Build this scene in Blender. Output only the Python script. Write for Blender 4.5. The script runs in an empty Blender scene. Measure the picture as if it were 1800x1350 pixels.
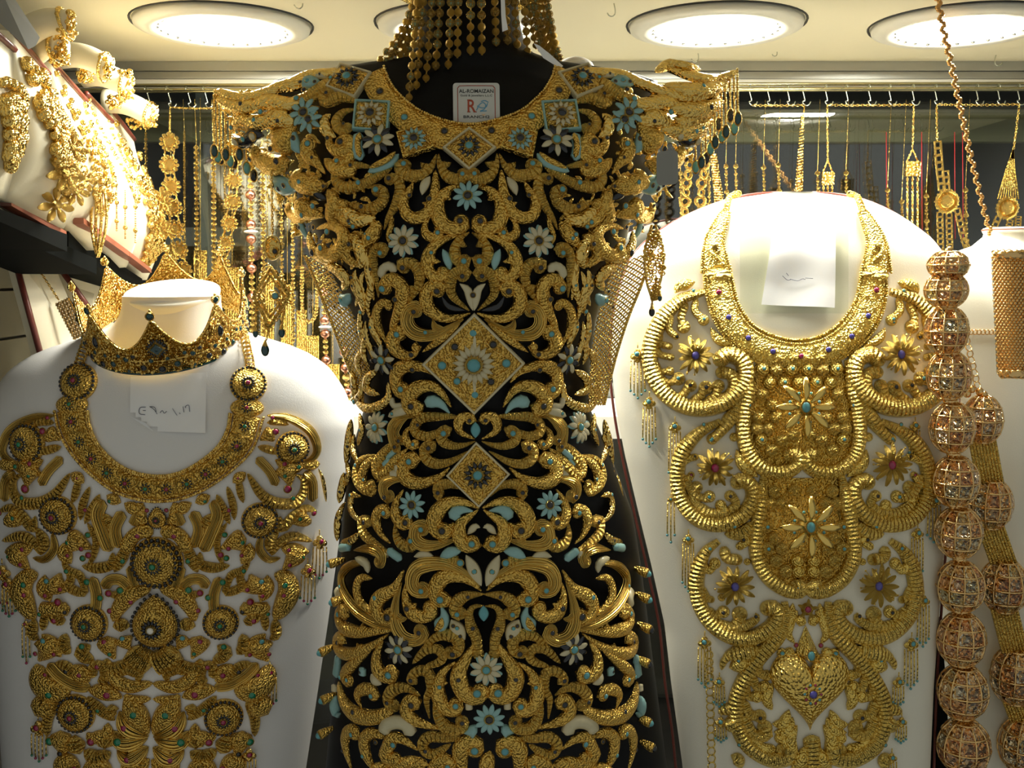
import bpy, math, random
import numpy as np
from mathutils import Vector, Matrix
random.seed(7)
SC = bpy.context.scene
COL = SC.collection
# ------------------------------------------------------------------ camera, world, exposure
F = 1750.0                      # focal length in pixels of the 1800 x 1350 frame
CAM = Vector((0, 0, 1.5))
PITCH = math.radians(-6.7)
cam_d = bpy.data.cameras.new('camera')
cam_d.sensor_fit = 'HORIZONTAL'; cam_d.sensor_width = 36.0; cam_d.lens = 36.0 * F / 1800.0
cam_d.clip_start = 0.02; cam_d.clip_end = 50
cam = bpy.data.objects.new('camera', cam_d); COL.objects.link(cam)
cam.location = CAM; cam.rotation_euler = (math.pi / 2 + PITCH, 0, 0)
SC.camera = cam
w = bpy.data.worlds.new('world'); SC.world = w; w.use_nodes = True
bg = w.node_tree.nodes['Background']
bg.inputs[0].default_value = (1.0, 0.95, 0.88, 1); bg.inputs[1].default_value = 0.34
SC.view_settings.view_transform = 'Standard'; SC.view_settings.look = 'None'
SC.view_settings.gamma = 1.0; SC.view_settings.use_curve_mapping = False
SC.view_settings.exposure = 0.0
SC.cycles.max_bounces = 8; SC.cycles.glossy_bounces = 4; SC.cycles.diffuse_bounces = 4
LAMP = 110.0                     # emission of each ceiling lamp
CP, SP = math.cos(PITCH), math.sin(PITCH)

# ------------------------------------------------------------------ helpers
def at(px, py, Y):
    """point at depth Y (world y) whose place in the photograph is (px, py)"""
    u = (px - 900.0) / F; v = (675.0 - py) / F
    dy = CP - v * SP; dz = SP + v * CP
    t = Y / dy
    return Vector((u * t, Y, 1.5 + dz * t))
MATS = {}
def new_mat(name):
    m = bpy.data.materials.new(name); m.use_nodes = True
    MATS[name] = m
    return m, m.node_tree.nodes, m.node_tree.links, m.node_tree.nodes['Principled BSDF']
def plain(name, col, rough=0.5, metal=0.0, spec=0.5, coat=0.0, noise=0.0, nscale=60.0, bump=0.0, bscale=400.0, sheen=0.0):
    m, N, L, b = new_mat(name)
    b.inputs['Base Color'].default_value = (*col, 1); b.inputs['Roughness'].default_value = rough
    b.inputs['Metallic'].default_value = metal; b.inputs['Specular IOR Level'].default_value = spec
    b.inputs['Coat Weight'].default_value = coat; b.inputs['Sheen Weight'].default_value = sheen
    if noise or bump:
        tc = N.new('ShaderNodeTexCoord')
    if noise:
        n = N.new('ShaderNodeTexNoise'); n.inputs['Scale'].default_value = nscale; n.inputs['Detail'].default_value = 4
        L.new(tc.outputs['Object'], n.inputs['Vector'])
        mx = N.new('ShaderNodeMix'); mx.data_type = 'RGBA'
        mx.inputs[6].default_value = (*[c * (1 - noise) for c in col], 1); mx.inputs[7].default_value = (*[min(1, c * (1 + noise)) for c in col], 1)
        L.new(n.outputs['Fac'], mx.inputs[0]); L.new(mx.outputs[2], b.inputs['Base Color'])
    if bump:
        n = N.new('ShaderNodeTexNoise'); n.inputs['Scale'].default_value = bscale; n.inputs['Detail'].default_value = 3
        L.new(tc.outputs['Object'], n.inputs['Vector'])
        bp = N.new('ShaderNodeBump'); bp.inputs['Strength'].default_value = bump; bp.inputs['Distance'].default_value = 0.001
        L.new(n.outputs['Fac'], bp.inputs['Height']); L.new(bp.outputs['Normal'], b.inputs['Normal'])
    return m
def gold(name, col, rough, kind, scale, strength, dist=0.0008):
    """kind: grain (granulated), rib (lines along the scroll), scale (hammered rows across it)"""
    m, N, L, b = new_mat(name)
    b.inputs['Metallic'].default_value = 1.0; b.inputs['Roughness'].default_value = rough
    tc = N.new('ShaderNodeTexCoord')
    n = N.new('ShaderNodeTexNoise'); n.inputs['Scale'].default_value = 90; n.inputs['Detail'].default_value = 3
    L.new(tc.outputs['Object'], n.inputs['Vector'])
    mx = N.new('ShaderNodeMix'); mx.data_type = 'RGBA'
    mx.inputs[6].default_value = (*[c * 0.86 for c in col], 1); mx.inputs[7].default_value = (*[min(1, c * 1.1) for c in col], 1)
    L.new(n.outputs['Fac'], mx.inputs[0]); L.new(mx.outputs[2], b.inputs['Base Color'])
    bp = N.new('ShaderNodeBump'); bp.inputs['Strength'].default_value = strength; bp.inputs['Distance'].default_value = dist
    if kind == 'grain':
        v = N.new('ShaderNodeTexVoronoi'); v.inputs['Scale'].default_value = scale
        L.new(tc.outputs['Object'], v.inputs['Vector'])
        mt = N.new('ShaderNodeMath'); mt.operation = 'SUBTRACT'; mt.inputs[0].default_value = 1.0
        L.new(v.outputs['Distance'], mt.inputs[1]); L.new(mt.outputs[0], bp.inputs['Height'])
    else:
        sp = N.new('ShaderNodeSeparateXYZ'); L.new(tc.outputs['UV'], sp.inputs[0])
        cmb = N.new('ShaderNodeCombineXYZ')
        wv = N.new('ShaderNodeTexWave'); wv.wave_type = 'BANDS'; wv.bands_direction = 'X'
        wv.inputs['Scale'].default_value = scale; wv.inputs['Distortion'].default_value = 0.6; wv.inputs['Detail'].default_value = 1
        L.new(sp.outputs[1 if kind == 'rib' else 0], cmb.inputs[0]); L.new(sp.outputs[0 if kind == 'rib' else 1], cmb.inputs[1])
        L.new(cmb.outputs[0], wv.inputs['Vector'])
        h = wv.outputs['Fac']
        if kind == 'scale':
            v = N.new('ShaderNodeTexVoronoi'); v.inputs['Scale'].default_value = 420
            L.new(tc.outputs['Object'], v.inputs['Vector'])
            ad = N.new('ShaderNodeMath'); ad.operation = 'SUBTRACT'; L.new(h, ad.inputs[0]); L.new(v.outputs['Distance'], ad.inputs[1]); h = ad.outputs[0]
        L.new(h, bp.inputs['Height'])
    L.new(bp.outputs['Normal'], b.inputs['Normal'])
    return m
AG = (0.86, 0.56, 0.13)
gold('gold_grain', AG, 0.33, 'grain', 460, 1.0, 0.0022)
gold('gold_rib', (0.88, 0.58, 0.14), 0.24, 'rib', 2.6, 1.0, 0.0018)
gold('gold_scale', (0.88, 0.59, 0.14), 0.24, 'scale', 72.0, 1.0, 0.0026)
gold('gold_shiny', (0.92, 0.64, 0.19), 0.17, 'grain', 330, 0.9, 0.0020)
gold('gold_pale', (0.90, 0.66, 0.17), 0.31, 'grain', 420, 1.0, 0.0020)
gold('gold_pale_scale', (0.91, 0.67, 0.18), 0.27, 'scale', 70.0, 0.9, 0.0022)
gold('gold_hammered', (0.90, 0.64, 0.17), 0.27, 'grain', 300, 1.0, 0.0026)
gold('gold_crown', (0.92, 0.64, 0.18), 0.17, 'grain', 380, 1.0, 0.0050)
gold('gold_pink', (0.94, 0.62, 0.27), 0.16, 'grain', 300, 0.5)
gold('gold_filigree', (0.90, 0.62, 0.15), 0.22, 'grain', 560, 1.0, 0.0016)
plain('gold_polished', (0.95, 0.68, 0.20), 0.24, metal=1.0)
plain('turquoise', (0.10, 0.34, 0.38), 0.28, coat=0.4, noise=0.15, nscale=200)
plain('turquoise_pale', (0.26, 0.46, 0.45), 0.35, coat=0.3, noise=0.15, nscale=200)
plain('cream_enamel', (0.60, 0.53, 0.33), 0.32, coat=0.4, noise=0.1, nscale=200)
plain('dark_enamel', (0.008, 0.010, 0.016), 0.18, coat=0.5)
plain('dark_teal', (0.004, 0.045, 0.05), 0.1, coat=0.8)
plain('ruby', (0.30, 0.01, 0.07), 0.1, coat=0.8)
plain('emerald', (0.005, 0.20, 0.10), 0.1, coat=0.8)
plain('sapphire', (0.07, 0.06, 0.34), 0.1, coat=0.8)
plain('pearl', (0.9, 0.87, 0.8), 0.25, coat=0.3)
plain('mannequin_black', (0.004, 0.004, 0.005), 0.5, noise=0.2, spec=0.2)
plain('white_fabric', (0.79, 0.78, 0.78), 0.75, bump=0.15, bscale=900)
plain('cream_fabric', (0.83, 0.80, 0.69), 0.75, bump=0.15, bscale=900)
plain('white_warm', (0.86, 0.84, 0.76), 0.55, bump=0.05, bscale=300)
plain('cream_leather', (0.80, 0.74, 0.56), 0.5, bump=0.08, bscale=700)
plain('maroon', (0.16, 0.035, 0.025), 0.35, noise=0.3, nscale=40)
plain('wood_red', (0.30, 0.10, 0.06), 0.35, noise=0.35, nscale=30)
plain('black_velvet', (0.004, 0.005, 0.005), 0.8, spec=0.08)
plain('paper', (0.93, 0.93, 0.95), 0.7, noise=0.03, nscale=20)
plain('ink', (0.10, 0.11, 0.16), 0.6)
plain('ink_black', (0.02, 0.02, 0.02), 0.6)
plain('ink_red', (0.42, 0.07, 0.03), 0.6)
plain('ink_blue', (0.14, 0.40, 0.62), 0.6)
plain('ink_tan', (0.72, 0.52, 0.34), 0.6)
plain('card', (0.62, 0.62, 0.58), 0.4)
plain('ceiling_paint', (0.80, 0.74, 0.55), 0.6, noise=0.04, nscale=5)
plain('aluminium', (0.45, 0.45, 0.42), 0.35, metal=0.6, noise=0.08, nscale=8)
plain('brass_rail', (0.78, 0.70, 0.42), 0.2, metal=1.0)
plain('chrome', (0.8, 0.8, 0.8), 0.12, metal=1.0)
plain('trim_white', (0.78, 0.76, 0.68), 0.35)
plain('hook_metal', (0.55, 0.58, 0.5), 0.25, metal=0.9)
plain('tile', (0.17, 0.15, 0.10), 0.45, noise=0.25, nscale=9)
plain('floor_dark', (0.05, 0.045, 0.04), 0.4, noise=0.3, nscale=6)
plain('shop_wall', (0.045, 0.046, 0.05), 0.8, noise=0.5, nscale=2)
plain('shop_olive', (0.20, 0.18, 0.10), 0.6, noise=0.3, nscale=3)
plain('shop_grey', (0.16, 0.17, 0.18), 0.6, noise=0.4, nscale=3)
plain('tag_grey', (0.26, 0.26, 0.24), 0.5)
plain('thread_red', (0.4, 0.02, 0.02), 0.6)
plain('rope_brown', (0.55, 0.30, 0.10), 0.3, metal=0.9)
def lamp_mat():
    m, N, L, b = new_mat('lamp_glow')
    e = N.new('ShaderNodeEmission'); e.inputs[0].default_value = (1.0, 0.945, 0.83, 1); e.inputs[1].default_value = LAMP
    L.new(e.outputs[0], N['Material Output'].inputs['Surface'])
lamp_mat()
def glass_mat():
    m, N, L, b = new_mat('back_glass')
    t = N.new('ShaderNodeBsdfTransparent'); t.inputs[0].default_value = (0.86, 0.90, 0.88, 1)
    g = N.new('ShaderNodeBsdfGlossy'); g.inputs['Roughness'].default_value = 0.015; g.inputs[0].default_value = (0.9, 0.9, 0.9, 1)
    x = N.new('ShaderNodeMixShader'); x.inputs[0].default_value = 0.17
    L.new(t.outputs[0], x.inputs[1]); L.new(g.outputs[0], x.inputs[2]); L.new(x.outputs[0], N['Material Output'].inputs['Surface'])
    m, N, L, b = new_mat('front_glass')
    t = N.new('ShaderNodeBsdfTransparent'); t.inputs[0].default_value = (0.97, 0.985, 0.975, 1)
    L.new(t.outputs[0], N['Material Output'].inputs['Surface'])
    m, N, L, b = new_mat('clear_film')
    t = N.new('ShaderNodeBsdfTransparent'); t.inputs[0].default_value = (0.93, 0.95, 0.88, 1)
    g = N.new('ShaderNodeBsdfGlossy'); g.inputs['Roughness'].default_value = 0.2
    x = N.new('ShaderNodeMixShader'); x.inputs[0].default_value = 0.12
    L.new(t.outputs[0], x.inputs[1]); L.new(g.outputs[0], x.inputs[2]); L.new(x.outputs[0], N['Material Output'].inputs['Surface'])
glass_mat()
def crystal():
    m, N, L, b = new_mat('crystal')
    b.inputs['Base Color'].default_value = (0.95, 0.72, 0.45, 1); b.inputs['Roughness'].default_value = 0.06
    b.inputs['Metallic'].default_value = 0.9; b.inputs['Coat Weight'].default_value = 1.0
    tc = N.new('ShaderNodeTexCoord'); v = N.new('ShaderNodeTexVoronoi'); v.inputs['Scale'].default_value = 1.4
    L.new(tc.outputs['Object'], v.inputs['Vector'])
    bp = N.new('ShaderNodeBump'); bp.inputs['Strength'].default_value = 1.0; bp.inputs['Distance'].default_value = 0.3
    L.new(v.outputs['Distance'], bp.inputs['Height']); L.new(bp.outputs['Normal'], b.inputs['Normal'])
    oi = N.new('ShaderNodeObjectInfo'); cr = N.new('ShaderNodeValToRGB')
    cr.color_ramp.elements[0].color = (1.0, 0.80, 0.48, 1); cr.color_ramp.elements[1].color = (0.62, 0.58, 0.36, 1)
    e = cr.color_ramp.elements.new(0.45); e.color = (0.85, 0.42, 0.16, 1)
    e = cr.color_ramp.elements.new(0.7); e.color = (0.95, 0.80, 0.60, 1)
    L.new(oi.outputs['Random'], cr.inputs[0]); L.new(cr.outputs[0], b.inputs['Base Color'])
crystal()

# every object remembers its world matrix so that children can be placed in world space
WM = {}
def put(o, world, parent=None):
    COL.objects.link(o)
    WM[o.name] = world
    if parent is not None:
        o.parent = parent
        o.matrix_basis = WM[parent.name].inverted() @ world
    else:
        o.matrix_basis = world
    return o
def thing(name, label, cat, loc, group=None, kind=None):
    o = bpy.data.objects.new(name, None); o.empty_display_size = 0.02
    put(o, Matrix.Translation(Vector(loc)))
    o['label'] = label; o['category'] = cat
    if group: o['group'] = group
    if kind: o['kind'] = kind
    return o
def tag(o, label=None, cat=None, group=None, kind=None):
    if label: o['label'] = label
    if cat: o['category'] = cat
    if group: o['group'] = group
    if kind: o['kind'] = kind
    return o
class MB:
    def __init__(s): s.v = []; s.f = []; s.m = []; s.uv = {}
    def add(s, verts, faces, mi=0, uvs=None):
        o = len(s.v); s.v += [tuple(p) for p in verts]
        for f in faces: s.f.append(tuple(i + o for i in f)); s.m.append(mi)
        if uvs:
            for i, q in enumerate(uvs): s.uv[o + i] = q
    def box(s, c, d, mi=0, R=None):
        c = Vector(c); V = []
        for x in (-1, 1):
            for y in (-1, 1):
                for z in (-1, 1):
                    p = Vector((x * d[0] / 2, y * d[1] / 2, z * d[2] / 2))
                    V.append(c + (R @ p if R else p))
        s.add(V, [(0, 1, 3, 2), (4, 6, 7, 5), (0, 4, 5, 1), (2, 3, 7, 6), (0, 2, 6, 4), (1, 5, 7, 3)], mi)
    def tube(s, pts, r, seg=6, mi=0, closed=False, caps=True):
        pts = [Vector(p) for p in pts]; n = len(pts)
        rr = r if isinstance(r, (list, tuple)) else [r] * n
        V = []; prev = None
        for i, p in enumerate(pts):
            if closed: t = pts[(i + 1) % n] - pts[i - 1]
            else: t = pts[min(i + 1, n - 1)] - pts[max(i - 1, 0)]
            if t.length < 1e-9: t = Vector((0, 0, 1))
            t.normalize()
            a = prev if prev is not None else (Vector((0, 1, 0)) if abs(t.y) < 0.9 else Vector((1, 0, 0)))
            b = t.cross(a)
            if b.length < 1e-6: b = t.orthogonal()
            b.normalize(); a = b.cross(t); prev = a
            for k in range(seg):
                q = 2 * math.pi * k / seg
                V.append(p + (a * math.cos(q) + b * math.sin(q)) * rr[i])
        Fc = []
        for i in range(n if closed else n - 1):
            for k in range(seg):
                j = (i + 1) % n; k2 = (k + 1) % seg
                Fc.append((i * seg + k, i * seg + k2, j * seg + k2, j * seg + k))
        if not closed and caps:
            Fc.append(tuple(range(seg - 1, -1, -1))); Fc.append(tuple(range((n - 1) * seg, n * seg)))
        s.add(V, Fc, mi)
    def ball(s, c, r, mi=0, seg=8, rings=5, sc=(1, 1, 1)):
        c = Vector(c); V = [c + Vector((0, 0, r * sc[2]))]
        for i in range(1, rings):
            a = math.pi * i / rings
            for k in range(seg):
                b = 2 * math.pi * k / seg
                V.append(c + Vector((r * sc[0] * math.sin(a) * math.cos(b), r * sc[1] * math.sin(a) * math.sin(b), r * sc[2] * math.cos(a))))
        V.append(c - Vector((0, 0, r * sc[2]))); e = len(V) - 1; Fc = []
        for k in range(seg):
            Fc.append((0, 1 + k, 1 + (k + 1) % seg)); Fc.append((e, e - seg + (k + 1) % seg, e - seg + k))
        for i in range(rings - 2):
            for k in range(seg):
                a = 1 + i * seg; k2 = (k + 1) % seg
                Fc.append((a + k, a + seg + k, a + seg + k2, a + k2))
        s.add(V, Fc, mi)
    def lathe(s, prof, c=(0, 0, 0), seg=24, mi=0, M=None):
        c = Vector(c); V = []
        for r, z in prof:
            for k in range(seg):
                a = 2 * math.pi * k / seg
                p = Vector((r * math.cos(a), r * math.sin(a), z))
                V.append((M @ p if M else p) + c)
        Fc = []
        for i in range(len(prof) - 1):
            for k in range(seg):
                k2 = (k + 1) % seg
                Fc.append((i * seg + k, i * seg + k2, (i + 1) * seg + k2, (i + 1) * seg + k))
        if prof[0][0] > 1e-6: Fc.append(tuple(range(seg - 1, -1, -1)))
        if prof[-1][0] > 1e-6: Fc.append(tuple(range((len(prof) - 1) * seg, len(prof) * seg)))
        s.add(V, Fc, mi)
    def grid(s, fn, nu, nv, mi=0, closed_u=False):
        V = [fn(i / (nu if closed_u else nu - 1), j / (nv - 1)) for j in range(nv) for i in range(nu)]
        Fc = []
        for j in range(nv - 1):
            for i in range(nu if closed_u else nu - 1):
                i2 = (i + 1) % nu
                Fc.append((j * nu + i, j * nu + i2, (j + 1) * nu + i2, (j + 1) * nu + i))
        s.add(V, Fc, mi, [(i / nu, j / nv) for j in range(nv) for i in range(nu)])
    def mesh(s, name, mats, smooth=True, off=None):
        me = bpy.data.meshes.new(name)
        v = s.v if off is None else [(p[0] - off[0], p[1] - off[1], p[2] - off[2]) for p in s.v]
        me.from_pydata(v, [], s.f); 
        for m in mats: me.materials.append(MATS[m])
        if len(mats) > 1: me.polygons.foreach_set('material_index', s.m)
        if smooth: me.polygons.foreach_set('use_smooth', [True] * len(me.polygons))
        if s.uv:
            uvl = me.uv_layers.new(name='UVMap'); n = len(me.loops)
            vi = np.empty(n, dtype=np.int32); me.loops.foreach_get('vertex_index', vi)
            tab = np.zeros((len(s.v), 2), dtype=np.float32)
            for i, q in s.uv.items(): tab[i] = q
            uvl.data.foreach_set('uv', tab[vi].ravel())
        me.validate(); me.update()
        return me
    def build(s, name, mats, parent=None, smooth=True, origin=None):
        if isinstance(mats, str): mats = [mats]
        a = np.array(s.v)
        if origin is None: origin = (a.min(0) + a.max(0)) / 2
        org = Vector([float(q) for q in origin])
        me = s.mesh(name, mats, smooth, org)
        return put(bpy.data.objects.new(name, me), Matrix.Translation(org), parent)
def frame(P, N, X=None, s=1.0):
    """matrix with z along N, x near X, uniform or per-axis scale"""
    N = Vector(N).normalized(); X = Vector(X) if X is not None else Vector((1, 0, 0))
    X = X - N * X.dot(N)
    if X.length < 1e-6: X = N.orthogonal()
    X.normalize(); Yv = N.cross(X)
    if not isinstance(s, (tuple, list)): s = (s, s, s)
    M = Matrix((X * s[0], Yv * s[1], N * s[2])).transposed().to_4x4()
    M.translation = Vector(P)
    return M
def cr(pts, n):
    """Catmull-Rom through 2-d or 3-d points, n samples evenly along the length"""
    P = [np.array(p, float) for p in pts]
    if len(P) == 2:
        return [P[0] + (P[1] - P[0]) * i / (n - 1) for i in range(n)]
    E = [2 * P[0] - P[1]] + P + [2 * P[-1] - P[-2]]
    raw = []
    for i in range(len(P) - 1):
        a, b, c, d = E[i:i + 4]
        for k in range(12):
            t = k / 12
            raw.append(0.5 * ((2 * b) + (c - a) * t + (2 * a - 5 * b + 4 * c - d) * t * t + (3 * b - a - 3 * c + d) * t ** 3))
    raw.append(P[-1])
    raw = np.array(raw); L = np.concatenate([[0], np.cumsum(np.linalg.norm(np.diff(raw, axis=0), axis=1))])
    q = np.linspace(0, L[-1], n)
    return [np.array([np.interp(t, L, raw[:, k]) for k in range(raw.shape[1])]) for t in q]

class Surf:
    """the visible face of a solid given by an implicit function: pixel -> point and normal on it"""
    def __init__(s, fn, box, y0, y1, step=6.0, n=140):
        s.x0, s.yy0, x1, yy1 = box; s.st = step
        xs = np.arange(s.x0, x1 + step, step); ys = np.arange(s.yy0, yy1 + step, step)
        PX, PY = np.meshgrid(xs, ys)
        u = (PX - 900) / F; v = (675 - PY) / F
        dy = CP - v * SP; dz = SP + v * CP
        Yl = np.linspace(y0, y1, n)
        Yhit = np.full(PX.shape, np.nan); best = np.full(PX.shape, 1e9); bestY = np.full(PX.shape, y1); prev = None
        for Yv in Yl:
            t = Yv / dy
            val = fn(u * t, np.full(PX.shape, Yv), 1.5 + dz * t)
            if prev is not None:
                hit = np.isnan(Yhit) & (val <= 0)
                fr = prev / np.maximum(prev - val, 1e-9)
                Yhit = np.where(hit, (Yv - (Yl[1] - Yl[0])) + fr * (Yl[1] - Yl[0]), Yhit)
            bt = val < best; best = np.where(bt, val, best); bestY = np.where(bt, Yv, bestY)
            prev = val
        s.inside = ~np.isnan(Yhit)
        s.Y = np.where(s.inside, Yhit, bestY)
        t = s.Y / dy
        s.P = np.stack([u * t, s.Y, 1.5 + dz * t], -1)
        gx = np.gradient(s.P, axis=1); gy = np.gradient(s.P, axis=0)
        nn = np.cross(gx, gy); nn /= np.maximum(np.linalg.norm(nn, axis=-1, keepdims=True), 1e-12)
        flip = nn[..., 1] > 0; nn[flip] *= -1
        for _ in range(2):
            q = nn.copy()
            q[1:-1, 1:-1] = (nn[1:-1, 1:-1] * 2 + nn[:-2, 1:-1] + nn[2:, 1:-1] + nn[1:-1, :-2] + nn[1:-1, 2:]) / 6
            nn = q
        nn[..., 1] = np.minimum(nn[..., 1], -0.22)
        nn /= np.linalg.norm(nn, axis=-1, keepdims=True)
        s.N = nn
    def __call__(s, px, py):
        fx = min(max((px - s.x0) / s.st, 0), s.Y.shape[1] - 1.001); fy = min(max((py - s.yy0) / s.st, 0), s.Y.shape[0] - 1.001)
        i, j = int(fx), int(fy); a, b = fx - i, fy - j
        def bl(A): return A[j, i] * (1 - a) * (1 - b) + A[j, i + 1] * a * (1 - b) + A[j + 1, i] * (1 - a) * b + A[j + 1, i + 1] * a * b
        Yv = float(bl(s.Y)); P = at(px, py, Yv); N = bl(s.N)
        return P, Vector([float(q) for q in N]).normalized()
def table(rows):
    """rows of (py, half width px, half depth m, centre px, centre y m) -> interpolated arrays against z"""
    R = np.array(rows, float)
    return R

def width_profile(kind, t):
    if kind == 'tip':      # pointed start, swelling, slimmer towards the volute
        return (0.10 + 0.90 * min(1, (t / 0.55)) ** 0.85) * (1 - 0.22 * max(0, (t - 0.55) / 0.45))
    if kind == 'hook':     # pointed at both ends
        return 0.10 + 0.90 * max(0.0, math.sin(math.pi * min(max(t, 0), 1))) ** 0.55
    if kind == 'leaf':
        return 0.06 + 0.94 * max(0.0, math.sin(math.pi * t)) ** 0.8
    if kind == 'drop':     # round at the start, pointed at the end
        return math.sqrt(max(0, 1 - (1 - min(1, t / 0.3)) ** 2)) * (1 - 0.9 * max(0, (t - 0.3) / 0.7)) + 0.03
    if kind == 'loop':     # long scroll of even thickness, slim only at its start
        return 0.42 + 0.58 * min(1, t / 0.18)
    # blunt rounded tube
    e = 0.10
    if t < e: return max(0.25, math.sqrt(max(0, 1 - (1 - t / e) ** 2)))
    if t > 1 - e: return max(0.25, math.sqrt(max(0, 1 - ((t - 1 + e) / e) ** 2)))
    return 1.0
CS = [(math.cos(math.pi * k / 6), math.sin(math.pi * k / 6) ** 0.75 if 0 < k < 6 else 0.0) for k in range(7)]
def sweep_into(mb, surf, pts, w, kind='tip', h=0.8, lift=0.0, mi=0):
    """domed strip laid on a surface along pixel points; w = half width in pixels"""
    L = sum(math.dist(pts[i], pts[i + 1]) for i in range(len(pts) - 1))
    n = int(min(70, max(9, L / 5)))
    q = cr(pts, n); PP = [surf(p[0], p[1]) for p in q]
    # smooth depth jumps along the path
    P = [a[0] for a in PP]; Nn = [a[1] for a in PP]
    V = []; UV = []; s = 0.0
    for i in range(n):
        T = P[min(i + 1, n - 1)] - P[max(i - 1, 0)]
        if T.length < 1e-9: T = Vector((1, 0, 0))
        T.normalize(); N = (Nn[i] + Nn[max(i - 1, 0)] + Nn[min(i + 1, n - 1)]).normalized()
        B = N.cross(T)
        if B.length < 1e-6: B = T.orthogonal()
        B.normalize()
        pxm = (P[i] - CAM).length / F * 1.0
        ww = w * width_profile(kind, i / (n - 1)) * pxm; hh = h * ww + 0.0006
        if i: s += (P[i] - P[i - 1]).length
        for k, (c, sn) in enumerate(CS):
            V.append(P[i] + B * (ww * c) + N * (hh * sn + lift)); UV.append((s, k / 6.0))
    Fc = []
    for i in range(n - 1):
        for k in range(6):
            Fc.append((i * 7 + k, i * 7 + k + 1, (i + 1) * 7 + k + 1, (i + 1) * 7 + k))
        Fc.append((i * 7, (i + 1) * 7, (i + 1) * 7 + 6, i * 7 + 6))
    Fc.append((0, 1, 2, 3, 4, 5, 6)); b = (n - 1) * 7; Fc.append((b + 6, b + 5, b + 4, b + 3, b + 2, b + 1, b))
    mb.add(V, Fc, mi, UV)
def dome_into(mb, surf, px, py, r, h=0.6, lift=0.0, mi=0, seg=14, rings=4, ry=None):
    P, N = surf(px, py); pxm = (P - CAM).length / F
    M = frame(P + N * lift, N, (1, 0, 0)); V = []; UV = []
    ry = ry or r
    for i in range(rings):
        a = (math.pi / 2) * i / rings
        for k in range(seg):
            b = 2 * math.pi * k / seg
            V.append(M @ Vector((r * pxm * math.cos(a) * math.cos(b), ry * pxm * math.cos(a) * math.sin(b), h * r * pxm * math.sin(a)))); UV.append((k / seg * 0.03, i / rings))
    V.append(M @ Vector((0, 0, h * r * pxm))); UV.append((0, 1)); e = len(V) - 1; Fc = []
    for i in range(rings - 1):
        for k in range(seg):
            k2 = (k + 1) % seg
            Fc.append((i * seg + k, i * seg + k2, (i + 1) * seg + k2, (i + 1) * seg + k))
    for k in range(seg): Fc.append(((rings - 1) * seg + k, (rings - 1) * seg + (k + 1) % seg, e))
    Fc.append(tuple(range(seg - 1, -1, -1)))
    mb.add(V, Fc, mi, UV)

# shared unit meshes -------------------------------------------------
UNIT = {}
def unit_stone(mat, bezel='gold_shiny'):
    key = ('stone', mat, bezel)
    if key not in UNIT:
        mb = MB()
        mb.lathe([(1.32, 0), (1.36, 0.25), (1.18, 0.42), (1.02, 0.32)], seg=12, mi=1)
        mb.lathe([(1.05, 0.1), (1.02, 0.36), (0.78, 0.68), (0.38, 0.88), (0.0, 0.93)], seg=12)
        UNIT[key] = mb.mesh('stone', [mat, bezel])
    return UNIT[key]
def unit_petal(mat):
    key = ('petal', mat)
    if key not in UNIT:
        mb = MB(); V = []; n = 7
        for i in range(n):
            t = i / (n - 1); wv = 0.19 * math.sin(math.pi * (0.06 + 0.86 * t)) ** 0.8
            if i == n - 1: wv = 0.05
            x = 0.22 + 0.78 * t; z = 0.10 + 0.10 * math.sin(math.pi * t)
            V += [(x, wv, z), (x, wv * 0.75, z + 0.07), (x, 0, z + 0.04), (x, -wv * 0.75, z + 0.07), (x, -wv, z), (x, 0, z - 0.06)]
        Fc = []
        for i in range(n - 1):
            for k in range(6):
                k2 = (k + 1) % 6; Fc.append((i * 6 + k, i * 6 + k2, (i + 1) * 6 + k2, (i + 1) * 6 + k))
        Fc.append((5, 4, 3, 2, 1, 0)); b = (n - 1) * 6; Fc.append(tuple(range(b, b + 6)))
        mb.add(V, Fc); UNIT[key] = mb.mesh('petal', [mat])
    return UNIT[key]
def unit_bead(mat, open_work=False):
    key = ('bead', mat)
    if key not in UNIT:
        mb = MB(); mb.ball((0, 0, 0), 1.0, seg=12, rings=8)
        mb.tube([(0, 0, -1.25), (0, 0, -0.9)], 0.28, 6); mb.tube([(0, 0, 0.9), (0, 0, 1.25)], 0.28, 6)
        UNIT[key] = mb.mesh('bead', [mat])
    return UNIT[key]
def inst(name, mesh, M, parent): return put(bpy.data.objects.new(name, mesh), M, parent)
def stone(surf, px, py, r, mat, parent, lift=0.0, name='stone', ry=None):
    P, N = surf(px, py); m = (P - CAM).length / F
    return inst(name, unit_stone(mat), frame(P + N * lift, N, (1, 0, 0), (r * m, (ry or r) * m, r * m)), parent)
def rosette_mesh(n, petal, core):
    key = ('ros', n, petal, core)
    if key not in UNIT:
        mb = MB()
        for k in range(n):
            a = 2 * math.pi * k / n; c, s = math.cos(a), math.sin(a)
            pr = [(0.36, 0.0), (0.62, 0.16), (1.0, 0.0), (0.62, -0.16)]
            V = [(x * c - y * s, x * s + y * c, 0.06) for x, y in pr] + [(0.62 * c, 0.62 * s, 0.2)] + [(x * c - y * s, x * s + y * c, 0.0) for x, y in pr]
            mb.add(V, [(0, 1, 4), (1, 2, 4), (2, 3, 4), (3, 0, 4), (0, 5, 6, 1), (1, 6, 7, 2), (2, 7, 8, 3), (3, 8, 5, 0)], 0)
        mb.lathe([(0.40, 0), (0.42, 0.16), (0.34, 0.22)], seg=12, mi=1)
        mb.lathe([(0.33, 0.1), (0.30, 0.26), (0.16, 0.36), (0, 0.38)], seg=10, mi=2)
        UNIT[key] = mb.mesh('rosette', [petal, 'gold_shiny', core])
    return UNIT[key]
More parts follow.
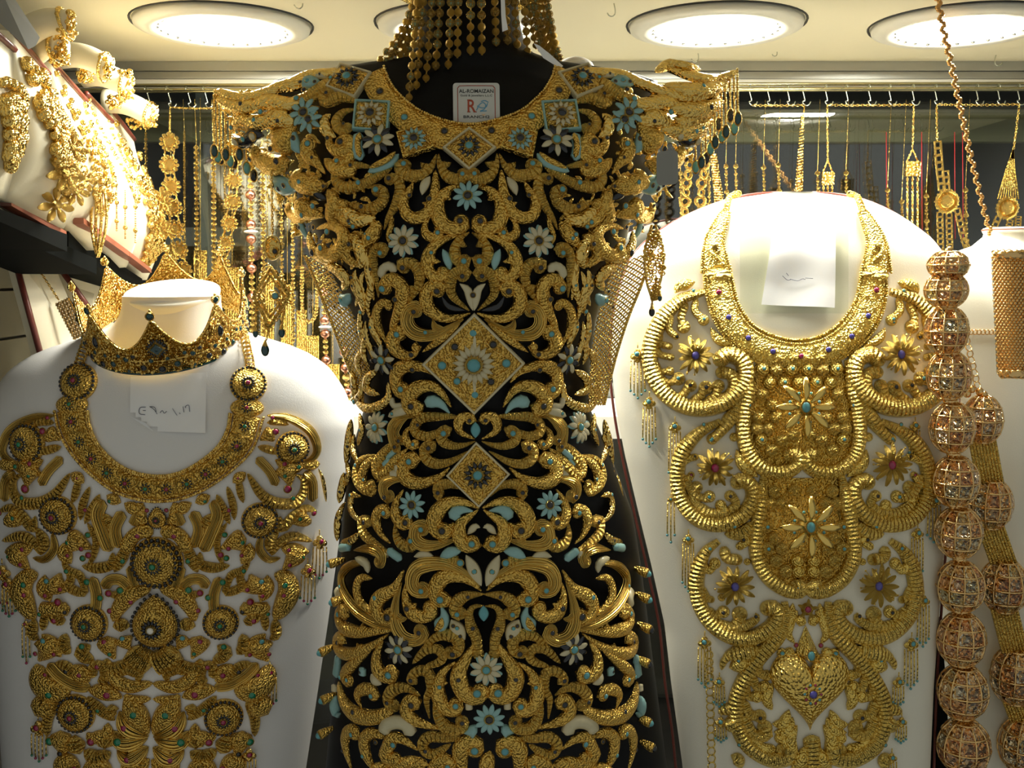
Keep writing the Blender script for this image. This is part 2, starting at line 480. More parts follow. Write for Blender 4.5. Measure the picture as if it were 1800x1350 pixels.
def rosette(surf, px, py, r, n, petal, core, parent, lift=0.0, name='rosette', tilt=0):
    P, N = surf(px, py); m = (P - CAM).length / F
    return inst(name, rosette_mesh(n, petal, core), frame(P + N * lift, N, (math.cos(tilt), 0, math.sin(tilt)), r * m), parent)
FLW = {}
def flower(surf, px, py, r, n, mat, parent, core, back=None, lift=0.002, alt=None, core_r=0.24):
    P, N = surf(px, py); m = (P - CAM).length / F; R = r * m
    if 'boss' not in FLW:
        mb = MB(); mb.lathe([(0.62, -0.02), (0.60, 0.05), (0.30, 0.10), (0.34, 0.26), (0.24, 0.30)], seg=16)
        FLW['boss'] = mb.mesh('flower', ['gold_grain'])
    P = P + N * lift
    fl = inst('flower', FLW['boss'], frame(P, N, (1, 0, 0), R), parent)
    if back:
        for k in range(n):
            a = 2 * math.pi * (k + 0.5) / n
            inst('petal', unit_petal(back), frame(P - N * (0.05 * R), N, (math.cos(a), 0, math.sin(a)), R * 1.06), fl)
    for k in range(n):
        a = 2 * math.pi * k / n + 0.2
        mm = alt if (alt and k % 2) else mat
        inst('petal', unit_petal(mm), frame(P + N * (0.05 * R), N, (math.cos(a), 0, math.sin(a)), R), fl)
    inst('stone', unit_stone(core), frame(P + N * (0.24 * R), N, (1, 0, 0), core_r * R), fl)
    return fl

# ------------------------------------------------------------------ the display window itself
ZC = at(392, 42, 1.19).z
def structure(o): o['kind'] = 'structure'; return o
mb = MB(); mb.box((0, 1.06, ZC + 0.02), (2.6, 0.68, 0.04))
structure(mb.build('ceiling', 'ceiling_paint', smooth=False))
def zrow(py, Y): return at(900, py, Y).z
mb = MB()
z0, z1, z2, z3 = zrow(108, 1.40), zrow(124, 1.40), zrow(138, 1.40), zrow(151, 1.40)
mb.box((0, 1.415, (z0 + z1) / 2), (2.6, 0.03, z0 - z1), 0)
mb.box((0, 1.425, (z1 + z2) / 2), (2.6, 0.04, z1 - z2 - 0.001), 0)
mb.box((0, 1.418, (z2 + z3) / 2), (2.6, 0.03, z2 - z3 - 0.001), 1)
structure(mb.build('trim_1', ['aluminium', 'trim_white'], smooth=False))
mb = MB(); mb.box((0, 1.40, -0.02 + 0.62), (2.6, 1.3, 0.04))
structure(mb.build('floor', 'floor_dark', smooth=False))
mb = MB(); mb.box((0, 1.525, 1.20), (2.6, 0.008, 1.24))
structure(mb.build('window_2', 'back_glass', smooth=False))
mb = MB(); mb.box((0, 0.79, 1.21), (2.6, 0.008, 1.24))
structure(mb.build('window_1', 'front_glass', smooth=False))
wl = MB(); wl.box((-0.70, 1.15, 1.2), (0.02, 0.76, 1.24)); wl = structure(wl.build('wall_left', 'floor_dark', smooth=False))
tz = [1.60, 1.535, 1.47, 1.405, 1.34, 1.275]
for i in range(len(tz) - 1):
    for y0 in (0.80, 1.03, 1.26):
        t = MB(); t.box((-0.683, y0 + 0.113, (tz[i] + tz[i + 1]) / 2), (0.014, 0.222, tz[i] - tz[i + 1] - 0.004)); t.build('tile', 'tile', wl, smooth=False)
wr = MB(); wr.box((0.95, 1.15, 1.2), (0.02, 0.76, 1.24)); structure(wr.build('wall_right', 'shop_grey', smooth=False))
# shop interior seen dimly through the back pane
mb = MB(); mb.box((0, 3.2, 1.3), (5, 0.05, 2.6)); structure(mb.build('wall_back', 'shop_wall', smooth=False))
mb = MB(); mb.box((-2.2, 2.4, 1.3), (0.05, 1.7, 2.6)); structure(mb.build('wall_shop_left', 'shop_grey', smooth=False))
mb = MB(); mb.box((2.2, 2.4, 1.3), (0.05, 1.7, 2.6)); structure(mb.build('wall_shop_right', 'shop_grey', smooth=False))
mb = MB(); mb.box((0, 2.4, 2.35), (5, 1.7, 0.05)); structure(mb.build('ceiling_shop', 'shop_olive', smooth=False))
mb = MB(); mb.box((0, 2.4, 0.3), (5, 1.7, 0.05)); structure(mb.build('floor_shop', 'floor_dark', smooth=False))
mb = MB(); mb.box((0, 1.56, zrow(222, 1.56)), (2.6, 0.02, zrow(195, 1.56) - zrow(252, 1.56)))
structure(mb.build('trim_2', 'shop_olive', smooth=False))
def cabinet(x, y, z, w_, d_, h_, label, mat):
    r = thing('display_cabinet', label, 'cabinet', (x, y, z))
    b = MB(); b.box((x, y, z + h_ * 0.3), (w_, d_, h_ * 0.6)); b.build('body', mat, r, smooth=False)
    b = MB(); b.box((x, y, z + h_ * 0.985), (w_ * 1.02, d_ * 1.02, h_ * 0.03)); b.build('top', 'aluminium', r, smooth=False)
    for sx in (-1, 1):
        b = MB(); b.box((x + sx * w_ * 0.48, y - d_ * 0.46, z + h_ * 0.785), (w_ * 0.03, 0.03, h_ * 0.37)); b.build('post', 'aluminium', r, smooth=False)
    b = MB(); b.box((x, y - d_ * 0.1, z + h_ * 0.78), (w_ * 0.9, 0.02, h_ * 0.02)); b.build('shelf', 'trim_white', r, smooth=False)
cabinet(-0.85, 2.3, 0.33, 0.75, 0.5, 1.25, 'olive shop cabinet seen dimly behind the left hanging bead strings', 'shop_olive')
cabinet(0.95, 2.5, 0.33, 0.9, 0.5, 1.2, 'grey shop cabinet seen dimly behind the right hanging chains', 'shop_grey')
p = thing('steel_post', 'thin grey upright post behind the left bead strings', 'post', at(362, 640, 1.62))
b = MB(); q = at(362, 400, 1.62); b.box((q.x, 1.62, 1.25), (0.014, 0.014, 1.1)); b.build('shaft', 'aluminium', p, smooth=False)
b = MB(); b.box((q.x, 1.62, 0.68), (0.06, 0.06, 0.04)); b.build('foot', 'aluminium', p, smooth=False)
# back deck behind the busts
mb = MB(); mb.box((0, 1.42, 1.285), (2.6, 0.19, 0.03)); structure(mb.build('trim_3', 'trim_white', smooth=False))

# ceiling downlights: turned trim ring, mirrored cup, glowing lamp
def downlight(px, label):
    c = at(px, 42, 1.19); c.z = ZC
    R = 0.1
    r = thing('downlight', label, 'ceiling light', c, 'recessed downlights in the display ceiling')
    b = MB(); b.lathe([(0.070, -0.004), (0.074, -0.009), (0.088, -0.010), (0.098, -0.006), (0.100, 0.0005)], c, 48); b.build('trim_ring', 'trim_white', r)
    b = MB(); b.lathe([(0.1, 0.0004), (0.1025, -0.002), (0.1035, 0.0005)], c, 48); b.build('gasket', 'ink_black', r)
    b = MB()
    for k in range(26):
        a = 2 * math.pi * k / 26
        b.ball(c + Vector((0.0725 * math.cos(a), 0.0725 * math.sin(a), -0.0065)), 0.0028, seg=6, rings=4)
    b.build('reflector_beading', 'chrome', r)
    b = MB(); b.lathe([(0.0, -0.006), (0.03, -0.0058), (0.06, -0.0048), (0.0705, -0.003)], c, 40); b.build('lamp', 'lamp_glow', r)
downlight(392, 'round glowing downlight above the crown, leftmost whole one in the ceiling')
downlight(815, 'round downlight half hidden behind the beaded veil')
downlight(1258, 'round glowing downlight between the mannequin and the long brown chain')
downlight(1690, 'round glowing downlight crossed by the long brown chain')

# rail with hooks
rail = thing('hanging_rail', 'pale brass rail under the ceiling trim holding the chain hooks', 'rail', (0, 1.392, zrow(160, 1.392)))
b = MB(); b.tube([(-1.2, 1.392, zrow(161, 1.392)), (1.2, 1.392, zrow(155, 1.392))], 0.0032, 10); b.build('lower_rod', 'brass_rail', rail)
b = MB(); b.tube([(-1.2, 1.40, zrow(152, 1.40)), (1.2, 1.40, zrow(146, 1.40))], 0.0026, 10); b.build('upper_rod', 'brass_rail', rail)
RY = 1.388
def rail_py(px): return 161 - 6 * px / 1800
hook_n = [0]
def hook(px, label):
    z = at(px, rail_py(px), RY)
    pts = []
    for k in range(9):
        a = math.pi * (0.0 + k / 8); pts.append(z + Vector((0.0, -0.004 * math.cos(a), 0.004 * math.sin(a) + 0.001)))
    for k in range(1, 6): pts.append(z + Vector((0.0008 * k, 0.004, -0.003 * k)))
    for k in range(9):
        a = math.pi * k / 8; pts.append(z + Vector((0.004 - 0.0035 * math.cos(a) + 0.0005 * k, 0.004 - 0.004 * math.sin(a) * 0.6, -0.016 - 0.006 * math.sin(a))))
    b = MB(); b.tube(pts, 0.00085, 6); o = b.build('rail_hook', 'hook_metal')
    tag(o, label, 'hook', 'wire hooks on the hanging rail'); return z + Vector((0.003, 0.002, -0.021))
def wire_hook(px, py, Y, label, s=1.0, flip=1):
    c = at(px, py, Y)
    P = [(0.0, 0.014), (0.002, 0.010), (0.004, 0.002), (0.004, -0.004), (0.001, -0.007), (-0.003, -0.006), (-0.005, -0.003)]
    pts = [c + Vector((x * s * flip, 0, z * s)) for x, z in P]
    pts = [Vector([float(t) for t in q]) for q in cr(pts, 20)]
    b = MB(); b.tube([Vector((pts[0].x, pts[0].y, ZC))] + pts, 0.0007, 6)
    tag(b.build('ceiling_hook', 'hook_metal'), label, 'hook', 'small wire hooks in the display ceiling')
wire_hook(525, 3, 1.10, 'small wire hook in the ceiling right of the leftmost downlight')
wire_hook(1075, 18, 1.10, 'small wire hook in the ceiling right of the beaded veil', 0.9)
wire_hook(1222, 99, 1.35, 'small wire hook hanging below the fourth downlight near the fascia', 1.0)
wire_hook(1362, 92, 1.34, 'small wire hook in the ceiling right of the right epaulette', 0.7)
wire_hook(1755, 105, 1.36, 'small wire hook hanging near the right frame edge', 1.1, -1)

# ------------------------------------------------------------------ solids
def solid(rows, p=2.0):
    """rows: (py, half px, half depth, centre px, centre y)"""
    R = []
    for py, hp, b, cx, cy in rows:
        c = at(cx, py, cy); R.append((c.z, hp * cy / F, b, c.x, cy))
    R = np.array(sorted(R)); z, a, b, cx, cy = R.T
    def fn(X, Y, Z):
        A = np.interp(Z, z, a); B = np.interp(Z, z, b); CX = np.interp(Z, z, cx); CY = np.interp(Z, z, cy)
        v = (np.abs((X - CX) / A) ** p + np.abs((Y - CY) / B) ** p) ** (1 / p) - 1
        return v + np.maximum(0, Z - z[-1]) * 60 + np.maximum(0, z[0] - Z) * 60
    def mesh(mb, nz=70, seg=64, off=0.0, ztop=None, zbot=None, mi=0):
        zt = z[-1] if ztop is None else ztop; zb = z[0] if zbot is None else zbot
        def P(u, v):
            Z = zt + (zb - zt) * v; t = 2 * math.pi * u
            A = np.interp(Z, z, a) + off; B = np.interp(Z, z, b) + off
            c, s = math.cos(t), math.sin(t)
            return (np.interp(Z, z, cx) + A * math.copysign(abs(c) ** (2 / p), c), np.interp(Z, z, cy) + B * math.copysign(abs(s) ** (2 / p), s), Z)
        n0 = len(mb.v)
        mb.grid(P, seg, nz, mi, closed_u=True)
        mb.f.append(tuple(range(n0, n0 + seg))); mb.m.append(mi)
        mb.f.append(tuple(range(n0 + (nz - 1) * seg, n0 + nz * seg))); mb.m.append(mi)
    return fn, mesh
def ax(py): return 822 + 0.037 * (py - 262)
DR = [(104, 150, .020), (112, 260, .030), (124, 390, .042), (145, 440, .052), (172, 455, .060), (210, 436, .070), (240, 412, .077), (275, 375, .084), (310, 345, .091), (345, 318, .096), (380, 300, .100), (450, 283, .106), (500, 262, .105), (560, 232, .100), (640, 210, .095), (715, 207, .094), (800, 224, .100), (900, 246, .108), (1000, 257, .112), (1100, 263, .114), (1200, 268, .115), (1420, 275, .115)]
dress_fn, dress_mesh = solid([(r[0], r[1], r[2], ax(r[0]), 1.0) for r in DR], 2.1)
DS = Surf(dress_fn, (340, 60, 1330, 1420), 0.84, 1.06)
BR = [(-14, 86, .045, 0, 1.02), (40, 88, .047, 0, 1.02), (85, 98, .050, 0, 1.015), (108, 125, .048, 0, 1.01), (120, 200, .040, 0, 1.0), (130, 300, .036, 0, 1.0)]
body_rows = [(py, hp, b, ax(py) + 8, cy) for py, hp, b, _, cy in BR]
for py, hp, b in DR:
    if 140 <= py <= 450: body_rows.append((py, min(hp - 22, 330) if py < 300 else hp - 20, b - .010, ax(py), 1.0))
    elif 450 < py <= 715: body_rows.append((py, hp - 8 - max(0, (640 - py)) * 0.12, b - .009, ax(py), 1.0))
body_rows += [(800, 232, .090, 845, 1.004), (900, 259, .094, 858, 1.018), (1000, 272, .096, 863, 1.027), (1150, 288, .096, 869, 1.036), (1350, 316, .096, 873, 1.048), (1700, 345, .1, 880, 1.055)]
body_fn, body_mesh = solid(body_rows, 2.1)
BS = Surf(body_fn, (500, -20, 1200, 420), 0.84, 1.08)
mann = thing('mannequin', 'black dress mannequin torso and neck under the gold dress', 'mannequin', (0, 1.05, 0.62))
b = MB(); body_mesh(b, 120, 72); b.build('torso', 'mannequin_black', mann)
b = MB(); zb = at(880, 1700, 1.055).z; xb = at(880, 1700, 1.055).x
b.lathe([(0.09, 0.0), (0.09, 0.012), (0.02, 0.02), (0.018, max(0.03, zb - 0.6))], (xb, 1.055, 0.62), 24); b.build('stand', 'chrome', mann)

# left white bust
LB = [(503, 80, .046, 303, 1.105), (512, 82, .047, 303, 1.105), (530, 81, .047, 303, 1.107), (550, 84, .049, 303, 1.110), (566, 92, .052, 303, 1.113), (580, 112, .056, 302, 1.117), (592, 150, .060, 302, 1.120), (606, 200, .064, 302, 1.120), (625, 246, .070, 302, 1.120), (650, 280, .076, 301, 1.120), (690, 308, .083, 301, 1.120), (740, 325, .090, 300, 1.120), (820, 322, .094, 297, 1.120), (900, 314, .094, 294, 1.120), (1000, 306, .093, 291, 1.120), (1100, 298, .092, 287, 1.120), (1250, 284, .09, 281, 1.120), (1420, 266, .088, 275, 1.120), (1800, 240, .085, 270, 1.120)]
lb_fn, lb_mesh = solid(LB, 2.3)
LS = Surf(lb_fn, (-60, 480, 660, 1420), 0.95, 1.18)
lbust = thing('jewellery_bust', 'white padded bust wearing the crown and green and red jewelled bib necklace', 'bust stand', (at(275, 1800, 1.0).x, 1.0, at(275, 1800, 1.0).z))
b = MB(); lb_mesh(b, 110, 72, ztop=at(303, 520, 1.105).z); b.build('torso', 'white_fabric', lbust)
# neck cap: flat disc tipped towards the viewer
def neck_cap(cx, cy, Y, rx, tilt, parent, mat='white_warm'):
    c = at(cx, cy, Y); R = rx * Y / F; M = Matrix.Rotation(tilt, 3, 'X')
    b = MB(); b.lathe([(R * 0.93, -0.030), (R * 0.93, -0.012), (R * 0.985, -0.004), (R, -0.0015), (R * 0.99, 0.001), (R * 0.9, 0.0022), (0, 0.0024)], c, 56, M=M); b.build('neck_cap', mat, parent)
neck_cap(303, 514, 1.105, 81.5, math.radians(15), lbust)

# right white bust board leaning back
RB = [(338, 30, .014, 1398, 1.200), (342, 80, .022, 1398, 1.199), (352, 122, .028, 1398, 1.197), (370, 168, .033, 1395, 1.193), (392, 208, .037, 1390, 1.189), (420, 247, .040, 1388, 1.185), (450, 272, .043, 1385, 1.180), (500, 290, .046, 1382, 1.175), (560, 302, .050, 1380, 1.165), (640, 306, .053, 1379, 1.155), (720, 302, .055, 1382, 1.145), (800, 292, .056, 1386, 1.135), (900, 276, .056, 1392, 1.125), (1000, 260, .056, 1399, 1.115), (1100, 246, .056, 1406, 1.105), (1200, 238, .056, 1408, 1.097), (1350, 226, .056, 1415, 1.085), (1800, 205, .056, 1425, 1.055)]
rb_fn, rb_mesh = solid(RB, 2.4)
RS = Surf(rb_fn, (1050, 320, 1720, 1420), 0.92, 1.24)
rbust = thing('jewellery_bust', 'white padded bust board with maroon piping wearing the long heart bib necklace', 'bust stand', (at(1425, 1800, .98).x, .98, at(1425, 1800, .98).z))
b = MB(); rb_mesh(b, 110, 72); b.build('torso', 'cream_fabric', rbust)
b = MB()
for sgn in (-1, 1):
    pts = []
    for py, hp, bb, cx, cy in RB: pts.append(at(cx + sgn * hp * 1.004, py, cy + 0.006))
    pts = [Vector([float(t) for t in q]) for q in cr(pts, 90)]
    b.tube(pts, 0.0016, 6)
b.build('piping', 'maroon', rbust)
# third bust, cropped by the right frame edge
TB = [(400, 62, .035, 1800, 1.240), (412, 64, .036, 1800, 1.240), (424, 70, .038, 1800, 1.240), (436, 92, .042, 1800, 1.240), (446, 130, .046, 1800, 1.240), (462, 150, .05, 1800, 1.240), (520, 165, .056, 1802, 1.235), (640, 172, .06, 1805, 1.230), (800, 168, .062, 1808, 1.220), (1000, 160, .062, 1812, 1.210), (1350, 150, .062, 1820, 1.190), (1800, 145, .06, 1830, 1.170)]
tb_fn, tb_mesh = solid(TB, 2.3)
TS = Surf(tb_fn, (1600, 380, 1900, 1420), 1.05, 1.31)
tbust = thing('jewellery_bust', 'white bust at the right frame edge behind the lattice ball strands', 'bust stand', (at(1830, 1800, 1.09).x, 1.09, at(1830, 1800, 1.09).z))
b = MB(); tb_mesh(b, 90, 60); b.build('torso', 'cream_fabric', tbust)
b = MB(); c = at(1800, 404, 1.24); b.lathe([(0.046, -0.004), (0.0475, -0.0005), (0.046, 0.002), (0, 0.0025)], c, 40); b.build('neck_cap', 'white_warm', tbust)
b = MB(); b.tube([c + Vector((0.0468 * math.cos(a), 0.0468 * math.sin(a), 0.0)) for a in [2 * math.pi * k / 40 for k in range(40)]], 0.0012, 6, closed=True); b.build('piping', 'wood_red', tbust)
# dark low stand behind, glimpsed between the two right busts
st = thing('display_plinth', 'small white topped black plinth glimpsed between the two right busts', 'plinth', (at(1660, 1250, 1.36).x, 1.36, 0.62))
q = at(1672, 1090, 1.36)
b = MB(); b.box((q.x, 1.38, (q.z + 0.62) / 2), (0.16, 0.1, q.z - 0.62)); b.build('base', 'black_velvet', st, smooth=False)
q2 = at(1672, 960, 1.36)
b = MB(); b.box((q.x, 1.38, (q.z + q2.z) / 2), (0.12, 0.012, q2.z - q.z)); b.build('back_panel', 'white_warm', st, smooth=False)

# ------------------------------------------------------------------ relief work laid on the busts
FRM = {'A': (560, 200, 3.0), 'B': (560, 550, 3.0), 'C': (560, 900, 3.0), 'E': (350, 0, 3.971), 'G': (350, 300, 3.971), 'H': (0, 600, 3.0), 'I': (0, 900, 3.0),
       'J': (1080, 330, 3.0), 'K': (1100, 650, 3.0), 'L': (1100, 900, 3.0), 'P': (0, 0, 1.0)}
STN = {'T': 'turquoise', 'D': 'dark_enamel', 'R': 'ruby', 'M': 'emerald', 'S': 'sapphire', 'C': 'cream_enamel', 'Q': 'dark_teal'}
GM = {'g': 'gold_grain', 'r': 'gold_rib', 's': 'gold_scale', 'y': 'gold_shiny', 'c': 'cream_enamel', 't': 'turquoise_pale', 'd': 'dark_enamel', 'p': 'gold_pale', 'q': 'gold_pale_scale'}
class Relief:
    def __init__(s, surf, root, axis, base_lift=0.0005, names=None):
        s.S = surf; s.root = root; s.axis = axis; s.n = 0; s.bl = base_lift; s.wf = 1.0; s.tk = 'tip'; s.names = names or {}
    def px(s, fr, x, y, mir=False):
        ox, oy, k = FRM[fr]; X = ox + x / k; Y = oy + y / k
        return (2 * s.axis(Y) - X, Y) if mir else (X, Y)
    def piece(s, typ, fr, wz, mat, flat, spur=None, stones=(), h=0.8, sides=2, lift=0.0):
        """one scroll, leaf or strip; sides = 2 also lays its mirror image"""
        for mir in ((False, True) if sides == 2 else (False,)):
            k = FRM[fr][2]; W = wz / k * s.wf
            pts = [s.px(fr, flat[i], flat[i + 1], mir) for i in range(0, len(flat), 2)]
            kind = {'v': s.tk, 't': s.tk, 'h': 'hook', 'l': 'leaf', 'b': 'tube', 'd': 'drop'}[typ]
            if typ == 'v': pts = pts[::-1]
            s.n += 1; lf = s.bl + lift + 0.0004 * ((s.n * 7) % 5)
            mb = MB(); sweep_into(mb, s.S, pts, W, kind, h, lf)
            pm = 0.92 / F
            if typ in 'vt': dome_into(mb, s.S, pts[-1][0], pts[-1][1], W * 0.98, 0.85, lf)
            if spur:
                q = s.px(fr, spur[0], spur[1], mir)
                smp = cr(pts, 24); j = min(range(3, 22), key=lambda i: math.dist(smp[i], q)); a = smp[max(j - 3, 0)]; bb = smp[j]
                sweep_into(mb, s.S, [tuple((a + bb) / 2), tuple((bb * 0.55 + np.array(q) * 0.45)), q][::-1], W * 0.62, 'tip', h, lf)
            nm = s.names.get(mat) or ('enamel_leaf' if mat in 'ctd' else 'scroll' if typ in 'vth' else 'leaf' if typ in 'ld' else 'rod')
            o = mb.build(nm, GM[mat], s.root)
            st = list(stones)
            if typ in 'vt' and not st: st = []
            for (x, y, r, c) in st:
                X, Y = s.px(fr, x, y, mir)
                stone(s.S, X, Y, r / k, STN[c], o, lf + h * W * pm * 0.92)
    def flower(s, fr, x, y, r, n, mat, core, back=None, alt=None, sides=2, lift=0.003):
        for mir in ((False, True) if sides == 2 else (False,)):
            X, Y = s.px(fr, x, y, mir); flower(s.S, X, Y, r / FRM[fr][2], n, mat, s.root, core, back, lift, alt)
    def plaque(s, corners, inner='gold_grain', border='cream_enamel', petal='dark_enamel', core='turquoise', rr=0.5, height=0.006, stones=(), n=12, bw=0.12):
        """four-cornered raised plaque with an enamelled border; corners in pixels"""
        C = [np.array(c, float) for c in corners]; cen = sum(C) / 4
        P = []; 
        cP, cN = s.S(*cen)
        for c in C:
            p, nn = s.S(*c); P.append(p)
        nrm = (P[2] - P[0]).cross(P[3] - P[1]).normalized()
        if nrm.y > 0: nrm = -nrm
        ce = sum(P, Vector()) / 4
        lift = max(0.003, (cP - ce).dot(nrm) + 0.003)
        def ring(f, z): return [ce + (p - ce) * f + nrm * (lift + z) for p in P]
        mb = MB(); V = ring(1, -0.004) + ring(1.0, 0.001) + ring(0.98, 0.0025) + ring(1 - bw, 0.0025) + ring(1 - bw - 0.02, 0.0005)
        Fc = []
        for i in range(4):
            for k in range(4):
                k2 = (k + 1) % 4; Fc.append((i * 4 + k, i * 4 + k2, (i + 1) * 4 + k2, (i + 1) * 4 + k))
        Fc.append((3, 2, 1, 0)); Fc.append((16, 17, 18, 19))
        mb.add(V, Fc); o = mb.build('plaque', border, s.root, smooth=False)
        ib = MB(); f0 = 1 - bw - 0.015
        def pf(u, v):
            a = P[0] + (P[1] - P[0]) * u; bq = P[3] + (P[2] - P[3]) * u; p = a + (bq - a) * v
            e = min(u, 1 - u, v, 1 - v) * 2; z = 0.0008 + height * (1 - (1 - e) ** 2) * 0.8
            return ce + (p - ce) * f0 + nrm * (lift + z)
        ib.grid(pf, 13, 13); ib.build('panel', inner, o)
        # twisted wire arcs inside each edge
        wb = MB()
        for k in range(4):
            a, bq = P[k], P[(k + 1) % 4]
            pts = []
            for t in range(9):
                u = 0.12 + 0.76 * t / 8; p = a + (bq - a) * u; inw = 0.14 + 0.16 * math.sin(math.pi * t / 8)
                p = ce + ((p + (ce - p) * inw) - ce) * f0; pts.append(p + nrm * (lift + 0.0012 + height * 0.8 * (1 - (1 - inw) ** 2)))
            wb.tube(pts, 0.0005, 5)
        wb.build('wire_edging', 'gold_shiny', o)
        m = (ce - CAM).length / F; R = rr * min((P[0] - P[2]).length, (P[1] - P[3]).length) / 2
        inst('rosette', rosette_mesh(n, petal, core), frame(ce + nrm * (lift + height * 0.78), nrm, P[1] - P[0], R), o)
        for (x, y, r, c) in stones:
            p, _ = s.S(x, y); d = p - ce; p = ce + d - nrm * d.dot(nrm) + nrm * (lift + height * 0.45)
            inst('stone', unit_stone(STN[c]), frame(p, nrm, (1, 0, 0), r * m), o)
        return o
    def stud(s, fr, x, y, r, mat='p', gem=None, h=0.9, sides=2, name='stud', gr=0.3, lift=0):
        for mir in ((False, True) if sides == 2 else (False,)):
            k = FRM[fr][2]; X, Y = s.px(fr, x, y, mir)
            mb = MB(); dome_into(mb, s.S, X, Y, r / k, h, s.bl + lift); o = mb.build(name, GM[mat], s.root)
            if gem: stone(s.S, X, Y, r / k * gr, STN[gem], o, s.bl + lift + h * r / k * (s.S(X, Y)[0] - CAM).length / F * 0.93)
def ribbon(surf, inner, outer, n, lift, thick, name, mat, parent, nu=3, crown=0.0):
    """band between two pixel curves, raised over the surface"""
    a, b_ = cr(inner, n), cr(outer, n); mb = MB(); V = []; UV = []
    for i in range(n):
        for k in range(nu):
            t = k / (nu - 1); q = a[i] * (1 - t) + b_[i] * t; P, N = surf(*q)
            V.append(P + N * (lift + thick + crown * math.sin(math.pi * t))); UV.append((i / n, t))
        for k in range(nu):
            t = k / (nu - 1); q = a[i] * (1 - t) + b_[i] * t; P, N = surf(*q); V.append(P + N * lift); UV.append((i / n, t))
    w2 = nu * 2; Fc = []
    for i in range(n - 1):
        for k in range(nu - 1):
            Fc.append((i * w2 + k, i * w2 + k + 1, (i + 1) * w2 + k + 1, (i + 1) * w2 + k))
            Fc.append((i * w2 + nu + k, (i + 1) * w2 + nu + k, (i + 1) * w2 + nu + k + 1, i * w2 + nu + k + 1))
        Fc.append((i * w2, (i + 1) * w2, (i + 1) * w2 + nu, i * w2 + nu)); Fc.append((i * w2 + nu - 1, i * w2 + 2 * nu - 1, (i + 1) * w2 + 2 * nu - 1, (i + 1) * w2 + nu - 1))
    for i in (0, n - 1):
        Fc.append(tuple(i * w2 + k for k in range(nu)) + tuple(i * w2 + nu + k for k in range(nu - 1, -1, -1)))
    mb.add(V, Fc, 0, UV); return mb.build(name, mat, parent)
def bead_line(surf, pts, r, lift, name, mat, parent, step=None):
    L = sum(math.dist(pts[i], pts[i + 1]) for i in range(len(pts) - 1)); n = int(L / (step or r * 2.0)) + 2
    mb = MB()
    for q in cr(pts, n):
        P, N = surf(*q); m = (P - CAM).length / F; mb.ball(P + N * lift, r * m, seg=6, rings=4)
    o = mb.build(name, mat, parent); o['kind'] = 'stuff'; return o

dress = thing('gold_dress', 'openwork gold scroll dress with turquoise and cream enamel flowers on the black mannequin', 'dress', at(860, 1360, 0.95))
D = Relief(DS, dress, ax); D.wf = 1.13
P_ = D.piece
# --- neckline collar and plaques
neck_in = [(676, 122), (684, 142), (700, 166), (735, 195), (780, 214), (825, 221), (870, 214), (915, 197), (950, 168), (968, 142), (976, 118)]
neck_out = [(636, 142), (648, 172), (676, 205), (716, 240), (768, 262), (825, 270), (880, 262), (932, 240), (974, 205), (1000, 172), (1012, 138)]
ribbon(DS, neck_in, neck_out, 60, 0.001, 0.002, 'collar', 'gold_grain', dress, 5, 0.001)
bead_line(DS, neck_in, 2.6, 0.0035, 'rope_edge', 'gold_shiny', dress, 4.2)
D.plaque([(825, 227), (873, 263), (825, 303), (778, 263)], border='cream_enamel', core='turquoise', rr=0.52)
for mir in (0, 1):
    f = (lambda p: (2 * ax(p[1]) - p[0], p[1])) if mir else (lambda p: p)
    D.plaque([f((893, 222)), f((945, 236)), f((936, 281)), f((879, 262))], border='gold_scale', petal='turquoise_pale', core='dark_enamel', rr=0.62)
    D.plaque([f((950, 182)), f((1012, 179)), f((1021, 231)), f((958, 236))], border='turquoise_pale', petal='cream_enamel', core='dark_enamel', rr=0.6)
    D.plaque([f((979, 133)), f((1033, 117)), f((1062, 158)), f((1012, 178))], border='cream_enamel', petal='dark_enamel', core='turquoise', rr=0.55)
for (x, y, c) in ((782, 234, 'D'), (864, 233, 'D'), (712, 210, 'T'), (934, 208, 'T'), (669, 165, 'D'), (982, 163, 'D')):
    stone(DS, x, y, 5.5, STN[c], dress, 0.0035)
# --- chest
P_('t', 'A', 30, 's', [634, 218, 640, 270, 672, 325, 725, 352, 770, 346, 778, 322, 762, 322], (700, 262), [(760, 328, 11, 'T')])
P_('t', 'A', 32, 's', [622, 218, 590, 290, 530, 330, 460, 322, 428, 290, 440, 268, 456, 276], (540, 260), [(455, 275, 13, 'T')])
P_('h', 'A', 31, 'g', [618, 300, 614, 420, 585, 515, 520, 552, 466, 530, 450, 460, 478, 410, 500, 365], (548, 470), [(588, 455, 12, 'D'), (487, 437, 10, 'D')])
P_('l', 'A', 22, 'c', [590, 335, 560, 385, 548, 432])
P_('t', 'A', 38, 'g', [760, 388, 690, 400, 643, 450, 632, 520, 655, 582, 705, 608, 755, 600, 772, 580, 752, 572], (700, 455), [(748, 572, 15, 'D')])
P_('t', 'A', 25, 'g', [596, 545, 566, 580, 566, 630, 600, 655, 640, 645, 644, 630, 632, 632], (612, 600), [(632, 632, 11, 'T')])
P_('t', 'A', 32, 'g', [770, 642, 690, 652, 608, 700, 575, 770, 585, 832, 622, 862, 660, 855, 672, 838, 656, 838], (645, 780), [(600, 735, 9, 'T')])
P_('l', 'A', 22, 't', [655, 715, 682, 770, 695, 826])
P_('t', 'A', 30, 's', [795, 628, 745, 662, 720, 720, 735, 772, 772, 788, 788, 774, 770, 772], (782, 702), [(768, 776, 14, 'T')])
P_('v', 'A', 30, 's', [760, 855, 785, 845, 770, 828, 735, 832, 702, 865, 698, 930, 722, 975, 795, 1036], None, [(760, 855, 12, 'D')])
